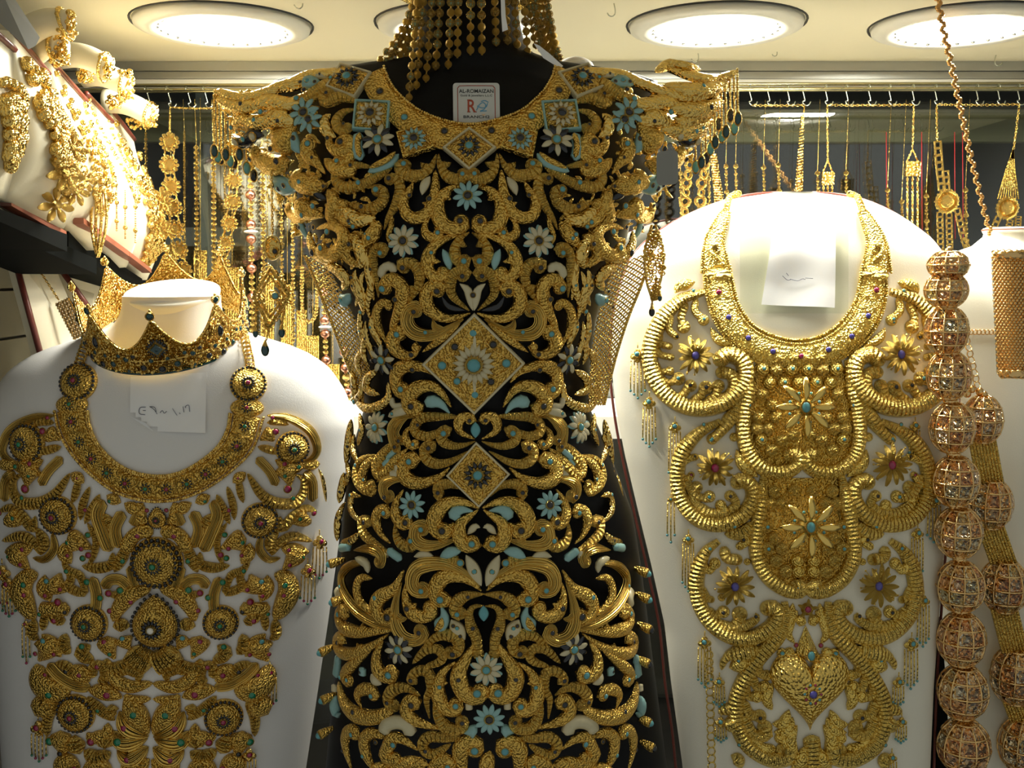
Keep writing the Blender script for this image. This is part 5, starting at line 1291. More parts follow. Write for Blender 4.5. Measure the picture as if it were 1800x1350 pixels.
# ------------------------------------------------------------------ handwritten notes
def note(surf, corners, lift, label, strokes, fr, fold=None, sag=0.001):
    c = [np.array(q, float) for q in corners]
    def PX(u, v): return (c[0] * (1 - u) + c[1] * u) * (1 - v) + (c[3] * (1 - u) + c[2] * u) * v
    Pc = [surf(*q) for q in c]; nrm = sum((a[1] for a in Pc), Vector()).normalized()
    root = thing('paper_note', label, 'note', Pc[2][0])
    def pt(u, v, z=0.0):
        q = PX(u, v); P, Nn = surf(*q); return P + Nn * (lift + z + sag * math.sin(6 * u + 3 * v))
    mb = MB(); nu, nv = 15, 13; V = []; Fc = []; ok = {}
    for zz in (0, -0.0005):
        for j in range(nv):
            for i in range(nu): V.append(pt(i / (nu - 1), j / (nv - 1), zz))
    for j in range(nv - 1):
        for i in range(nu - 1):
            if fold and (i / (nu - 1)) / fold[0] + (1 - (j + 1) / (nv - 1)) / fold[1] < 1: continue
            a = j * nu + i; Fc.append((a, a + 1, a + nu + 1, a + nu)); a += nu * nv; Fc.append((a, a + nu, a + nu + 1, a + 1))
    mb.add(V, Fc); mb.build('sheet', 'paper', root)
    if fold:
        mb = MB(); mb.add([pt(0, 1 - fold[1], 0.001), pt(fold[0], 1, 0.001), pt(fold[0] * 0.72, 1 - fold[1] * 0.55, 0.004), pt(0, 1 - fold[1], 0.0004), pt(fold[0], 1, 0.0004), pt(fold[0] * 0.72, 1 - fold[1] * 0.55, 0.0034)], [(0, 1, 2), (5, 4, 3), (0, 2, 5, 3), (1, 4, 5, 2)]); mb.build('folded_corner', 'paper', root, smooth=False)
    ox, oy, k = FRM[fr]
    for s_ in strokes:
        mb = MB(); q = cr([(ox + s_[i] / k, oy + s_[i + 1] / k) for i in range(0, len(s_), 2)], 14)
        pts = []
        for a in q: P, Nn = surf(*a); pts.append(P + Nn * (lift + 0.0012))
        mb.tube(pts, 0.00035, 4); mb.build('pen_stroke', 'ink', root)
note(LS, [(231, 663), (364, 655), (362, 761), (231, 757)], 0.0025, 'white handwritten paper note with a folded corner under the crown',
     [[775, 348, 745, 352, 742, 382, 772, 388], [760, 366, 775, 366], [795, 345, 818, 360, 835, 385], [800, 345, 822, 350, 830, 372], [850, 378, 862, 366, 872, 380, 885, 370], [915, 355, 930, 378, 940, 392], [950, 378, 956, 384], [970, 345, 975, 375], [985, 352, 982, 345, 1000, 338, 1005, 372]], 'H', fold=(0.30, 0.26))
note(RS, [(1357, 412), (1467, 410), (1465, 543), (1337, 537)], 0.004, 'white handwritten paper note in a clear sleeve inside the right necklace',
     [[880, 470, 905, 492, 925, 490], [920, 488, 960, 496, 985, 486, 1000, 490], [1000, 482, 1040, 484], [900, 455, 912, 470]], 'J')
film = MB(); film.grid(lambda u, v: (lambda q: tuple(q[0] + q[1] * 0.0025))(RS(1300 + 190 * u, 404 + 148 * v)), 10, 9)
tag(film.build('plastic_sleeve', 'clear_film'), 'clear plastic sleeve taped behind the right paper note', 'sleeve')

# ------------------------------------------------------------------ right bib necklace with heart
def rax(py): return 1406 + (py - 718) * 0.031
neck2 = thing('bib_necklace', 'long yellow gold bib necklace of looped scrolls with a hammered heart on the right bust', 'necklace', at(1425, 1345, 1.1))
N2 = Relief(RS, neck2, rax, 0.0008); N2.tk = 'loop'; N2.wf = 1.06
def jp(x, y): return (1080 + x / 3.0, 330 + y / 3.0)
ji = [jp(*q) for q in ((608, 415), (625, 510), (655, 620), (722, 718), (830, 780), (960, 806), (1090, 780), (1195, 702), (1258, 610), (1285, 510), (1300, 412))]
jo = [jp(*q) for q in ((470, 440), (482, 570), (535, 725), (640, 850), (770, 930), (965, 962), (1140, 930), (1285, 840), (1385, 720), (1428, 570), (1420, 430))]
ribbon(RS, ji, jo, 64, 0.001, 0.002, 'collar', 'gold_pale', neck2, 7, 0.004)
for c_ in (ji, jo): bead_line(RS, c_, 2.6, 0.0035, 'bead_edge', 'gold_pale', neck2, 4.4)
cjs, cjo = cr(ji, 41), cr(jo, 41)
for f in (0.14, 0.86): bead_line(RS, [tuple(a * (1 - f) + b_ * f) for a, b_ in zip(cjs, cjo)], 1.9, 0.005, 'bead_edge', 'gold_pale', neck2, 4.0)
srng = random.Random(2)
for k in range(1, 40):
    for f in (0.32, 0.5, 0.68):
        if (k + int(f * 10)) % 2: continue
        q = cjs[k] * (1 - f) + cjo[k] * f; mb = MB(); dome_into(mb, RS, q[0], q[1], srng.uniform(3.0, 5.5), 0.9, 0.005, seg=9, rings=3); mb.build('stud', 'gold_pale', neck2)
for (x, y, c) in ((547, 560, 'R'), (1368, 548, 'R'), (978, 893, 'R'), (598, 690, 'S'), (700, 797, 'S'), (828, 868, 'S'), (1118, 858, 'S'), (1240, 788, 'S'), (1325, 683, 'S')):
    q = jp(x, y); stone(RS, q[0], q[1], 4.6, STN[c], neck2, 0.0062)
for mir in (0, 1):
    fx = (lambda q: (2 * rax(q[1]) - q[0], q[1])) if mir else (lambda q: q)
    i2 = [fx(jp(*q)) for q in ((612, 140), (590, 220), (578, 300), (605, 410))]; o2 = [fx(jp(*q)) for q in ((566, 130), (498, 230), (468, 320), (458, 450))]
    st = ribbon(RS, i2, o2, 20, 0.001, 0.002, 'strap', 'gold_pale', neck2, 5, 0.0025)
    bead_line(RS, o2, 2.4, 0.003, 'bead_edge', 'gold_pale', st, 4.2); bead_line(RS, i2, 2.0, 0.003, 'bead_edge', 'gold_pale', st, 4.2)
    mb = MB(); sweep_into(mb, RS, [fx(jp(*q)) for q in ((560, 395), (505, 350), (510, 318), (545, 315), (552, 345), (530, 352))], 5, 'hook', 0.8, 0.005); mb.build('paisley', 'gold_pale', st)
    mb = MB(); dome_into(mb, RS, *fx(jp(545, 462)), 24, 0.35, 0.003, ry=14, seg=18); mb.build('end_cap', 'gold_pale_scale', neck2)
    c = cr([fx(jp(*q)) for q in ((588, 130), (600, 90), (612, 60), (622, 42), (650, 36))], 16); mb = MB()
    for i, q in enumerate(c):
        P, Nn = RS(*q); P = P + Nn * 0.003
        mb.tube([P + (Vector((1, 0, 0)) * math.cos(t) + (Vector((0, 0, 1)) if i % 2 else Nn) * math.sin(t)) * 0.0034 for t in [2 * math.pi * k / 8 for k in range(8)]], 0.0008, 4, closed=True)
    mb.build('link_chain', 'gold_pale', neck2)
# ground plates of stamped scales behind the central panels
def plate(left, right, name='scale_plate'):
    ribbon(RS, left, right, 40, 0.0004, 0.0012, name, 'gold_filigree', neck2, 9, 0.0)
def kp(x, y, mir=False):
    X, Y = 1100 + x / 3.0, 650 + y / 3.0
    return (2 * rax(Y) - X, Y) if mir else (X, Y)
Lc = [(690, -60), (655, 60), (630, 220), (640, 380), (700, 480), (800, 520), (905, 505)]
plate([kp(*q) for q in Lc], [kp(*q, True) for q in Lc])
Lc = [(740, 570), (725, 700), (695, 850), (700, 980), (760, 1090), (850, 1150), (925, 1160)]
plate([kp(*q) for q in Lc], [kp(*q, True) for q in Lc])
q2 = N2.piece
for e in (
 ('t', 'J', 42, 'q', [475, 552, 350, 595, 246, 702, 190, 840, 200, 968, 265, 1082, 382, 1155, 518, 1158, 632, 1095, 688, 1000, 668, 912, 600, 882, 560, 905], [(232, 712, 8, 'T'), (183, 970, 8, 'T'), (360, 1163, 8, 'T'), (585, 885, 9, 'D'), (615, 1130, 8, 'T'), (415, 555, 8, 'T')]),
 ('t', 'J', 19, 'p', [432, 585, 424, 650, 462, 690, 478, 700], [(468, 712, 8, 'T')]), ('t', 'J', 20, 'q', [382, 610, 352, 680, 362, 725], []), ('t', 'J', 18, 'p', [302, 672, 288, 750, 325, 785], [(332, 790, 7, 'D')]),
 ('t', 'J', 18, 'q', [245, 755, 240, 820, 290, 838], []), ('t', 'J', 18, 'q', [218, 830, 242, 880, 300, 895], []), ('t', 'J', 18, 'q', [218, 915, 240, 968, 290, 968], []),
 ('t', 'J', 20, 'q', [235, 990, 282, 1028, 340, 1008], []), ('t', 'J', 22, 'q', [320, 1125, 360, 1095, 390, 1050], [(400, 1045, 9, 'D')]), ('t', 'J', 23, 'q', [400, 1130, 450, 1100, 475, 1058], [(480, 1060, 9, 'D')]),
 ('t', 'J', 23, 'q', [470, 1135, 530, 1100, 545, 1050], []), ('t', 'J', 32, 'q', [500, 1150, 600, 1100, 632, 1040, 612, 985, 565, 975], [(575, 978, 9, 'T')]),
 ('l', 'J', 24, 'p', [508, 740, 545, 800, 632, 842], []), ('l', 'J', 30, 'p', [425, 500, 345, 525, 320, 560], []),
 ('t', 'K', 36, 'q', [655, -50, 640, 100, 618, 220, 618, 350, 655, 460, 740, 530, 848, 535, 902, 492, 895, 448, 862, 450], [(645, 190, 8, 'T'), (668, 458, 9, 'T'), (880, 455, 9, 'R')]),
 ('t', 'K', 36, 'q', [725, 555, 710, 700, 688, 850, 690, 980, 748, 1092, 842, 1158, 915, 1165, 920, 1135, 898, 1140], [(718, 728, 9, 'T'), (695, 992, 9, 'T'), (900, 1148, 9, 'T')]),
 ('t', 'K', 38, 'q', [500, 272, 384, 335, 300, 432, 272, 560, 300, 695, 384, 790, 500, 815, 612, 768, 668, 680, 660, 612, 612, 582, 590, 592], [(410, 290, 8, 'T'), (278, 483, 8, 'T'), (322, 745, 9, 'T'), (570, 822, 9, 'T'), (612, 590, 8, 'T')]),
 ('h', 'K', 34, 'q', [612, 200, 560, 240, 500, 325], [(545, 270, 8, 'T')]), ('t', 'K', 26, 'q', [600, 150, 560, 260, 480, 345, 458, 362], [(448, 372, 8, 'T')]), ('l', 'K', 30, 'p', [582, 420, 615, 500, 695, 565], []),
 ('t', 'K', 20, 'q', [312, 555, 355, 650, 425, 680], [(440, 672, 9, 'D')]), ('h', 'K', 26, 'q', [325, 660, 420, 745, 512, 755, 600, 715], []), ('h', 'K', 20, 'p', [330, 610, 370, 700, 450, 740], []),
 ('t', 'K', 22, 'q', [540, 740, 580, 710, 560, 665], [(558, 670, 8, 'D')]), ('t', 'K', 20, 'p', [460, 755, 520, 745, 505, 712], []), ('t', 'K', 18, 'p', [290, 500, 330, 470, 365, 460], [(362, 458, 8, 'D')]),
 ('t', 'K', 18, 'p', [300, 620, 330, 580, 345, 555], [(345, 555, 8, 'R')]), ('h', 'K', 34, 'q', [520, 865, 610, 860, 680, 800], [(618, 893, 8, 'D')]),
 ('t', 'L', 38, 'q', [490, 150, 420, 212, 380, 320, 382, 450, 440, 570, 545, 650, 660, 660, 758, 608, 796, 545, 780, 505, 745, 505], [(445, 188, 8, 'T'), (380, 455, 9, 'T'), (563, 668, 9, 'T'), (763, 507, 9, 'T')]),
 ('t', 'L', 28, 'q', [515, 180, 532, 238, 585, 250], []), ('t', 'L', 20, 'p', [400, 250, 435, 310, 470, 270], []), ('t', 'L', 18, 'q', [400, 390, 430, 450, 450, 460], []), ('t', 'L', 22, 'q', [430, 505, 470, 545, 510, 525], [(518, 528, 8, 'D')]),
 ('h', 'L', 26, 'q', [460, 560, 545, 600, 622, 598, 690, 560, 682, 530], [(682, 545, 8, 'D')]), ('t', 'L', 24, 'q', [560, 610, 590, 570, 598, 535], []), ('t', 'L', 20, 'p', [605, 130, 640, 150, 600, 180], [(620, 148, 7, 'D')]),
 ('t', 'L', 38, 'q', [835, 470, 842, 560, 802, 650, 704, 760, 626, 880, 582, 1000, 590, 1120, 646, 1228, 752, 1295, 842, 1292, 860, 1262, 830, 1255], [(745, 715, 8, 'T'), (598, 942, 10, 'T'), (598, 1215, 8, 'T'), (845, 1275, 10, 'D')]),
 ('h', 'L', 22, 'p', [880, 480, 872, 560, 855, 640, 888, 690], [(893, 697, 10, 'R')]), ('l', 'L', 26, 'p', [885, 560, 920, 570, 910, 600], []), ('h', 'L', 20, 'p', [905, 520, 870, 540, 860, 510], []),
 ('t', 'L', 24, 'p', [880, 720, 830, 760, 820, 740], [(820, 740, 11, 'T')]),
 ('l', 'L', 46, 'q', [512, 758, 600, 742, 725, 720], [(593, 772, 8, 'T')]), ('l', 'L', 40, 'p', [545, 820, 600, 800, 660, 780], []), ('h', 'L', 18, 'q', [505, 830, 520, 780, 570, 750], []),
 ('t', 'L', 22, 'q', [700, 790, 700, 840, 742, 862], []), ('t', 'L', 22, 'q', [660, 850, 690, 920, 728, 920], []), ('t', 'L', 22, 'q', [632, 900, 640, 960, 685, 975], []), ('t', 'L', 24, 'q', [620, 990, 650, 1060, 700, 1075], [(705, 1078, 7, 'D')]),
 ('t', 'L', 28, 'q', [618, 1070, 670, 1165, 740, 1170, 732, 1132], []), ('t', 'L', 22, 'p', [640, 1170, 712, 1232, 765, 1245], [(752, 1243, 8, 'T')]), ('h', 'L', 26, 'p', [770, 900, 740, 980, 770, 1040], []),
 ('l', 'L', 28, 'p', [860, 1040, 830, 1110, 770, 1115], []), ('l', 'L', 28, 'p', [880, 1080, 850, 1150, 780, 1160], []), ('l', 'L', 30, 'p', [900, 1120, 862, 1200, 902, 1300], []), ('l', 'L', 24, 'p', [830, 1150, 845, 1230, 880, 1290], []),
 ('h', 'L', 28, 'q', [490, 1060, 520, 1040, 600, 1025], []), ('h', 'L', 44, 'q', [545, 1070, 570, 1120, 590, 1150], []),
 ('l', 'L', 30, 'q', [555, 1280, 590, 1300, 610, 1350], []), ('l', 'L', 34, 'p', [870, 1350, 920, 1300, 940, 1230], []),
):
    q2(e[0], e[1], e[2], e[3], e[4], None, e[5], h=0.95)
for (fr, x, y, r, g) in (('J', 365, 735, 36, None), ('J', 470, 700, 30, 'T'), ('J', 338, 1008, 36, 'T'), ('J', 400, 1045, 34, 'D'), ('J', 482, 1055, 38, 'D'), ('J', 548, 1045, 34, None), ('J', 295, 895, 20, None), ('J', 290, 968, 26, None),
                         ('K', 455, 365, 30, 'T'), ('K', 570, 355, 24, None), ('K', 440, 668, 32, 'T'), ('K', 550, 665, 30, 'D'), ('K', 500, 715, 30, None), ('K', 372, 620, 34, None),
                         ('L', 515, 525, 32, 'D'), ('L', 600, 538, 40, None), ('L', 470, 270, 30, None), ('L', 640, 262, 18, None), ('L', 505, 450, 20, None), ('L', 690, 970, 32, None), ('L', 730, 920, 32, None), ('L', 705, 1075, 34, 'D'), ('L', 732, 1135, 38, None), ('L', 812, 1190, 28, None), ('L', 742, 860, 28, None)):
    N2.stud(fr, x, y, r, 'q' if r > 33 else 'p', g, 0.95, gr=0.26)
# scale field of studs
for fr, rows in (('K', ((-60, (800, 880)), (0, (720, 790, 870)), (70, (755, 830, 905)), (130, (720, 865)), (185, (770,)), (250, (700, 790)), (310, (750, 690)), (370, (710, 820)), (425, (765,)), (340, (880,)), (640, (780, 885)), (705, (760, 820)), (825, (740,)), (885, (785,)), (940, (745, 820)), (1005, (790, 900)), (1060, (840, 905)))),):
    for y, xs in rows:
        for x in xs:
            if min(math.dist((x, y), (920, 205)), math.dist((x, y), (945, 820))) < 118: continue
            N2.stud(fr, x, y, 35, 'q' if (x + y) % 3 else 'p', 'T' if (x // 10 + y // 10) % 3 == 0 else None, 1.0, gr=0.24, lift=0.001)
# star rosettes and sunflower rosettes
def star(px, py, r, gem, n=8):
    P, Nn = RS(px, py); m = (P - CAM).length / F; P = P + Nn * 0.016
    mb = MB(); mb.lathe([(0.30, -0.3), (0.32, 0.08), (0.2, 0.16)], seg=14); 
    o = inst('star', mb.mesh('star', ['gold_pale']), frame(P, Nn, (1, 0, 0), r * m), neck2)
    for k in range(n):
        a = 2 * math.pi * k / n + math.pi / 2
        inst('petal', unit_petal('gold_polished'), frame(P, Nn, (math.cos(a), 0, math.sin(a)), (r * m * 1.08, r * m * 0.8, r * m * 1.5)), o)
        b2 = a + math.pi / n; Q = P + (Vector((math.cos(b2), 0, math.sin(b2)))) * r * m * 0.56
        inst('bead', unit_stone('turquoise'), frame(Q, Nn, (1, 0, 0), 2.4 * m), o)
    inst('stone', unit_stone(gem), frame(P + Nn * 0.0055, Nn, (1, 0, 0), (6.8 * m, 8.6 * m, 6 * m)), o)
star(1406.7, 719, 47, 'turquoise'); star(1415, 923, 47, 'turquoise')
def sunflower(px, py, r, gem):
    P, Nn = RS(px, py); m = (P - CAM).length / F; P = P + Nn * 0.006; R = r * m
    mb = MB(); mb.lathe([(0.5, -0.2), (0.45, 0.0), (0.2, 0.14)], seg=16)
    o = inst('sunflower', mb.mesh('sunflower', ['gold_pale']), frame(P, Nn, (1, 0, 0), R), neck2)
    rng = random.Random(int(px)); fil = MB()
    for k in range(13):
        a = 2 * math.pi * k / 13 + rng.uniform(-.08, .08)
        inst('petal', unit_petal('gold_pale'), frame(P - Nn * 0.001 * (k % 2), Nn, (math.cos(a), 0, math.sin(a)), (R * rng.uniform(0.88, 1.1), R * 0.75, R * 1.2)), o)
    for k in range(22):
        a = rng.uniform(0, 6.28); d = rng.uniform(0.35, 1.05) * R; Q = P + Vector((math.cos(a), 0, math.sin(a))) * d + Nn * 0.0035; fil.ball(Q, R * 0.055, seg=6, rings=4); fil.tube([P + Nn * 0.002, Q], R * 0.02, 4)
    f = fil.build('stamens', 'gold_pale', o); f['kind'] = 'stuff'
    inst('stone', unit_stone(gem), frame(P + Nn * 0.0026, Nn, (1, 0, 0), (6.2 * m, 7.2 * m, 6 * m)), o)
for x, y, g in ((1222, 627, 'sapphire'), (1577, 625, 'sapphire'), (1256, 822, 'ruby'), (1561, 817, 'ruby'), (1291, 1029, 'sapphire'), (1538, 1028, 'sapphire')): sunflower(x, y, 33, g)
flower(RS, 1416.5, 1069, 17, 5, 'gold_pale', neck2, 'ruby', None, 0.005, None, 0.3)
# pyramid with turquoise above the heart
q = [(1415, 1098), (1440, 1152), (1418, 1160), (1394, 1152)]
mb = MB(); base = [RS(*a) for a in q]; top = RS(1418, 1145); mb.add([a[0] + a[1] * 0.002 for a in base] + [top[0] + top[1] * 0.014], [(0, 1, 4), (1, 2, 4), (2, 3, 4), (3, 0, 4), (3, 2, 1, 0)])
py = mb.build('spike', 'gold_pale_scale', neck2, smooth=False); stone(RS, 1419.5, 1147, 5.5, 'turquoise', py, 0.0135, ry=7.5)
# the heart
hb = MB(); hc, hn = RS(1421, 1210); m = (hc - CAM).length / F; M = frame(hc + hn * 0.004, hn, (1, 0, 0)); seg = 56; V = []; UV = []
for i in range(9):
    t = (math.pi / 2) * i / 9
    for k in range(seg):
        a = 2 * math.pi * k / seg; x = 16 * math.sin(a) ** 3; y = 13 * math.cos(a) - 5 * math.cos(2 * a) - 2 * math.cos(3 * a) - math.cos(4 * a)
        s = math.cos(t) ** 0.8; V.append(M @ Vector((-x * 3.98 * s * m, (y + 2) * 4.35 * s * m, 20 * math.sin(t) * m))); UV.append((k / seg * 0.2, i / 9))
V.append(M @ Vector((0, 0, 20 * m))); UV.append((0, 1)); Fc = []
for i in range(8):
    for k in range(seg): Fc.append((i * seg + k, i * seg + (k + 1) % seg, (i + 1) * seg + (k + 1) % seg, (i + 1) * seg + k))
for k in range(seg): Fc.append((8 * seg + k, 8 * seg + (k + 1) % seg, 9 * seg))
hb.add(V, Fc, 0, UV); heart = hb.build('heart', 'gold_hammered', neck2)
hp0 = M @ Vector((0, -2 * m, 20 * m))
inst('stone', unit_stone('sapphire'), frame(hp0, hn, (1, 0, 0), 6 * m), heart)
for k in range(10):
    a = 2 * math.pi * k / 10; inst('bead', unit_stone('turquoise' if k % 2 else 'ruby'), frame(M @ Vector((13 * m * math.cos(a), -2 * m + 15 * m * math.sin(a), 18.6 * m)), hn, (1, 0, 0), 2.3 * m), heart)
mb = MB(); sweep_into(mb, RS, [(1424, 1290), (1427, 1320), (1428, 1370)], 14, 'tube', 0.6, 0.003); mb.build('stalk', 'gold_pale_scale', neck2)
for x, y, l, w_ in ((1123, 620, 80, 20), (1143, 703, 82, 18), (1187, 746, 100, 17), (1181, 874, 78, 10), (1211, 942, 96, 16), (1240, 1122, 84, 18), (1265, 1192, 48, 15), (1268, 1262, 40, 15),
                    (1637, 874, 78, 18), (1608, 932, 84, 16), (1618, 1050, 85, 16), (1597, 1125, 84, 18), (1575, 1192, 48, 15), (1580, 1262, 42, 14), (1563, 1325, 40, 14), (1604, 745, 60, 14)):
    tassel(RS, x, y, l, neck2, 'turquoise', 'gold_pale' if False else 'turquoise', 5 if w_ > 12 else 3, w_, 'gold_pale', 0.005)
mb = MB()
for i in range(17):
    P, Nn = RS(1247 + i * 0.35, 1150 + i * 13); P = P + Nn * 0.003
    mb.tube([P + (Vector((1, 0, 0)) * math.cos(t) * 0.0042 + Vector((0, 0, 1)) * math.sin(t) * 0.0046) for t in [2 * math.pi * k / 12 for k in range(12)]], 0.0008, 5, closed=True)
mb.build('ring_chain', 'gold_pale', neck2)

# ------------------------------------------------------------------ lattice ball strands
def lattice_ball(px, py, rx, ry, Y, parent, rot):
    c = at(px, py, Y); m = (c - CAM).length / F; X, Z = rx * m, ry * m
    mb = MB(); mb.ball(c, 1.0, seg=20, rings=12, sc=(X * 0.92, X * 0.92, Z * 0.94))
    o = mb.build('lattice_ball', 'gold_pink', parent)
    nlat, nlon = 4, 10; lat = [math.radians(a) for a in (-62, -31, 0, 31, 62)]
    fb = MB()
    def pt(la, lo, s=1.0): return c + Vector((X * s * math.cos(la) * math.sin(lo), -X * s * math.cos(la) * math.cos(lo), Z * s * math.sin(la)))
    for la in lat: fb.tube([pt(la, 2 * math.pi * k / 28) for k in range(28)], 0.0012, 5, closed=True)
    for k in range(nlon): fb.tube([pt(math.radians(-80 + 160 * i / 12), rot + 2 * math.pi * k / nlon) for i in range(13)], 0.0011, 5)
    for sgn in (-1, 1):
        fb.ball(c + Vector((0, 0, sgn * Z * 1.0)), X * 0.22, seg=8, rings=5); 
    fb.build('frame', 'gold_pink', o)
    key = ('pane',)
    if key not in UNIT:
        pb = MB(); pb.add([(-1, -1, 0), (1, -1, 0), (1, 1, 0), (-1, 1, 0), (-0.5, -0.5, 0.35), (0.5, -0.5, 0.35), (0.5, 0.5, 0.35), (-0.5, 0.5, 0.35)], [(0, 1, 5, 4), (1, 2, 6, 5), (2, 3, 7, 6), (3, 0, 4, 7), (4, 5, 6, 7), (3, 2, 1, 0)])
        UNIT[key] = pb.mesh('pane', ['crystal'], smooth=False)
    for i in range(nlat):
        la = (lat[i] + lat[i + 1]) / 2
        for k in range(nlon):
            lo = rot + 2 * math.pi * (k + 0.5) / nlon
            if math.cos(lo) < 0.05: continue
            P = pt(la, lo, 0.955); Nn = Vector((math.cos(la) * math.sin(lo) / X, -math.cos(la) * math.cos(lo) / X, math.sin(la) / Z)).normalized()
            hw = X * math.cos(la) * math.pi / nlon * 0.86; hh = (Z + X) / 2 * math.radians(15.5) * 0.86
            inst('pane', UNIT[key], frame(P, Nn, (1, 0, 0), (hw, hh, min(hw, hh) * 0.5)), o)
sa = thing('ball_strand', 'long strand of open lattice gold balls hanging left of the mesh banded strand', 'necklace', at(1690, 1345, 1.13))
SAY = 1.075
ball_a = [(1667, 466, 32, 23), (1663, 510, 33, 30), (1664, 582, 34, 41), (1668, 660, 34, 41), (1674, 752, 35, 42), (1679, 846, 36, 42), (1685, 936, 36, 42), (1688, 1031, 36, 42), (1690, 1124, 36, 44), (1692, 1216, 37, 44), (1694, 1312, 38, 44)]
for i, (x, y, rx, ry) in enumerate(ball_a):
    lattice_ball(x, y, rx, ry, SAY, sa, 0.1 + 0.31 * i)
    if i:
        a, bq = at(ball_a[i - 1][0], ball_a[i - 1][1] + ball_a[i - 1][3], SAY), at(x, y - ry, SAY); cmid = (a + bq) / 2
        mb = MB(); mb.ball(cmid, 0.0062, seg=10, rings=6); mb.build('spacer_bead', 'gold_pink', sa)
sb = thing('ball_strand', 'strand of lattice gold balls joined by flat mesh bands at the right edge', 'necklace', at(1785, 1345, 1.17))
SBY = 1.13
ball_b = [(1727, 738, 31, 40), (1741, 886, 33, 42), (1765, 1030, 35, 44), (1785, 1188, 36, 46), (1800, 1310, 36, 46)]
for i, (x, y, rx, ry) in enumerate(ball_b):
    lattice_ball(x, y, rx, ry, SBY, sb, 0.2 + 0.4 * i)
    if i < len(ball_b) - 1:
        x2, y2 = ball_b[i + 1][0], ball_b[i + 1][1] - ball_b[i + 1][3]
        mb = MB(); n = 9
        for k in range(n):
            u = (k / (n - 1) - 0.5) * 44
            mb.tube([at(x + u + (x2 - x) * t, y + ry * 0.9 + (y2 + 6 - y - ry * 0.9) * t, SBY - 0.006) for t in (0, 0.25, 0.5, 0.75, 1)], 0.0018, 5)
        mb.build('mesh_band', 'gold_filigree', sb)
mb = MB()
for i in range(9):
    c = at(1700 + i * 2.6, 600 + i * 11, SBY + 0.002); mb.tube([c + Vector((math.cos(t) * 0.0034, math.sin(t) * 0.003 if i % 2 else 0, math.sin(t) * 0.004)) for t in [2 * math.pi * k / 9 for k in range(9)]], 0.0008, 4, closed=True)
mb.build('link_chain', 'gold_pink', sb)
for x, y in ((1708, 684), (1722, 688), (1700, 692)):
    mb = MB(); mb.ball(at(x, y, SBY), 0.0048, seg=8, rings=6); mb.build('round_bead', 'gold_pink', sb)
# woven mesh cuff hanging on the third bust
cuff = thing('mesh_cuff', 'woven bead mesh collar piece hanging at the right frame edge', 'cuff', at(1790, 664, 1.23))
def cuff_pt(u, v):
    x = 1745 + 75 * u + 10 * v * (1 - u); y = 452 + 205 * v
    return at(x, y, 1.160 - 0.012 * math.sin(math.pi * min(1, u * 0.9 + 0.05)))
mb = MB()
for r in range(44):
    for c in range(11): mb.ball(cuff_pt((c + 0.5 * (r % 2)) / 11, r / 43), 0.0026, seg=6, rings=4, sc=(1, 1, 0.85))
o = mb.build('woven_beads', 'gold_pink', cuff); o['kind'] = 'stuff'
for v in (-0.02, 1.0):
    mb = MB(); mb.tube([cuff_pt(k / 20, v) + Vector((0, -0.003, 0.0012 * math.sin(k * 2))) for k in range(21)], 0.0055, 8); mb.build('rolled_rim', 'gold_pink', cuff)
mb = MB(); mb.grid(lambda u, v: tuple(cuff_pt(u, v) + Vector((0, 0.004, 0))), 12, 12); mb.build('lining', 'tag_grey', cuff)
ch = MB()
for i in range(12):
    c = at(1700 + i * 7, 584 + 0.4 * abs(i - 5), 1.19); P, Nn = TS(1700 + i * 7, 584); P = P + Nn * 0.002
    ch.tube([P + Vector((math.cos(t) * 0.0030, 0, math.sin(t) * 0.0028)) for t in [2 * math.pi * k / 9 for k in range(9)]], 0.0007, 4, closed=True)
tag(ch.build('link_chain', 'gold_pink'), 'short row of gold ring links across the right edge bust', 'chain')

# ------------------------------------------------------------------ chains on the rail behind
HB = thing  # alias
def ring_pts(c, a, b_, ra, rb, n=9): return [c + a * math.cos(2 * math.pi * k / n) * ra + b_ * math.sin(2 * math.pi * k / n) * rb for k in range(n)]
XV, YV, ZV = Vector((1, 0, 0)), Vector((0, 1, 0)), Vector((0, 0, 1))
def links_into(mb, p0, p1, size, wire=0.0006, sag=0.0):
    L = (p1 - p0).length; n = max(2, int(L / (size * 1.45))); d = (p1 - p0).normalized()
    side = d.cross(YV); side = side.normalized() if side.length > 1e-6 else XV
    for i in range(n):
        t = (i + 0.5) / n; c = p0 + (p1 - p0) * t - ZV * sag * 4 * t * (1 - t)
        mb.tube(ring_pts(c, d, side if i % 2 else d.cross(side), size, size * 0.6), wire, 4, closed=True)
HOOKL = {}
hx = [1318, 1350, 1385, 1412, 1452, 1488, 1528, 1564, 1605, 1645, 1718, 1756, 1791, 256, 293, 328, 358]
for i, x in enumerate(hx):
    side = 'left of the dress' if x < 800 else 'right of the dress'
    rank = ['first', 'second', 'third', 'fourth', 'fifth', 'sixth', 'seventh', 'eighth', 'ninth', 'tenth', 'eleventh', 'twelfth', 'thirteenth']
    r = rank[i] if i < 13 else rank[i - 13]
    HOOKL[x] = hook(x, r + ' wire hook from the left on the rail ' + side)
GC = 'chains hanging from the rail'
def chain_thing(x, y, Y, label, name='hanging_chain'): return thing(name, label, 'chain', at(x, y, Y), GC)
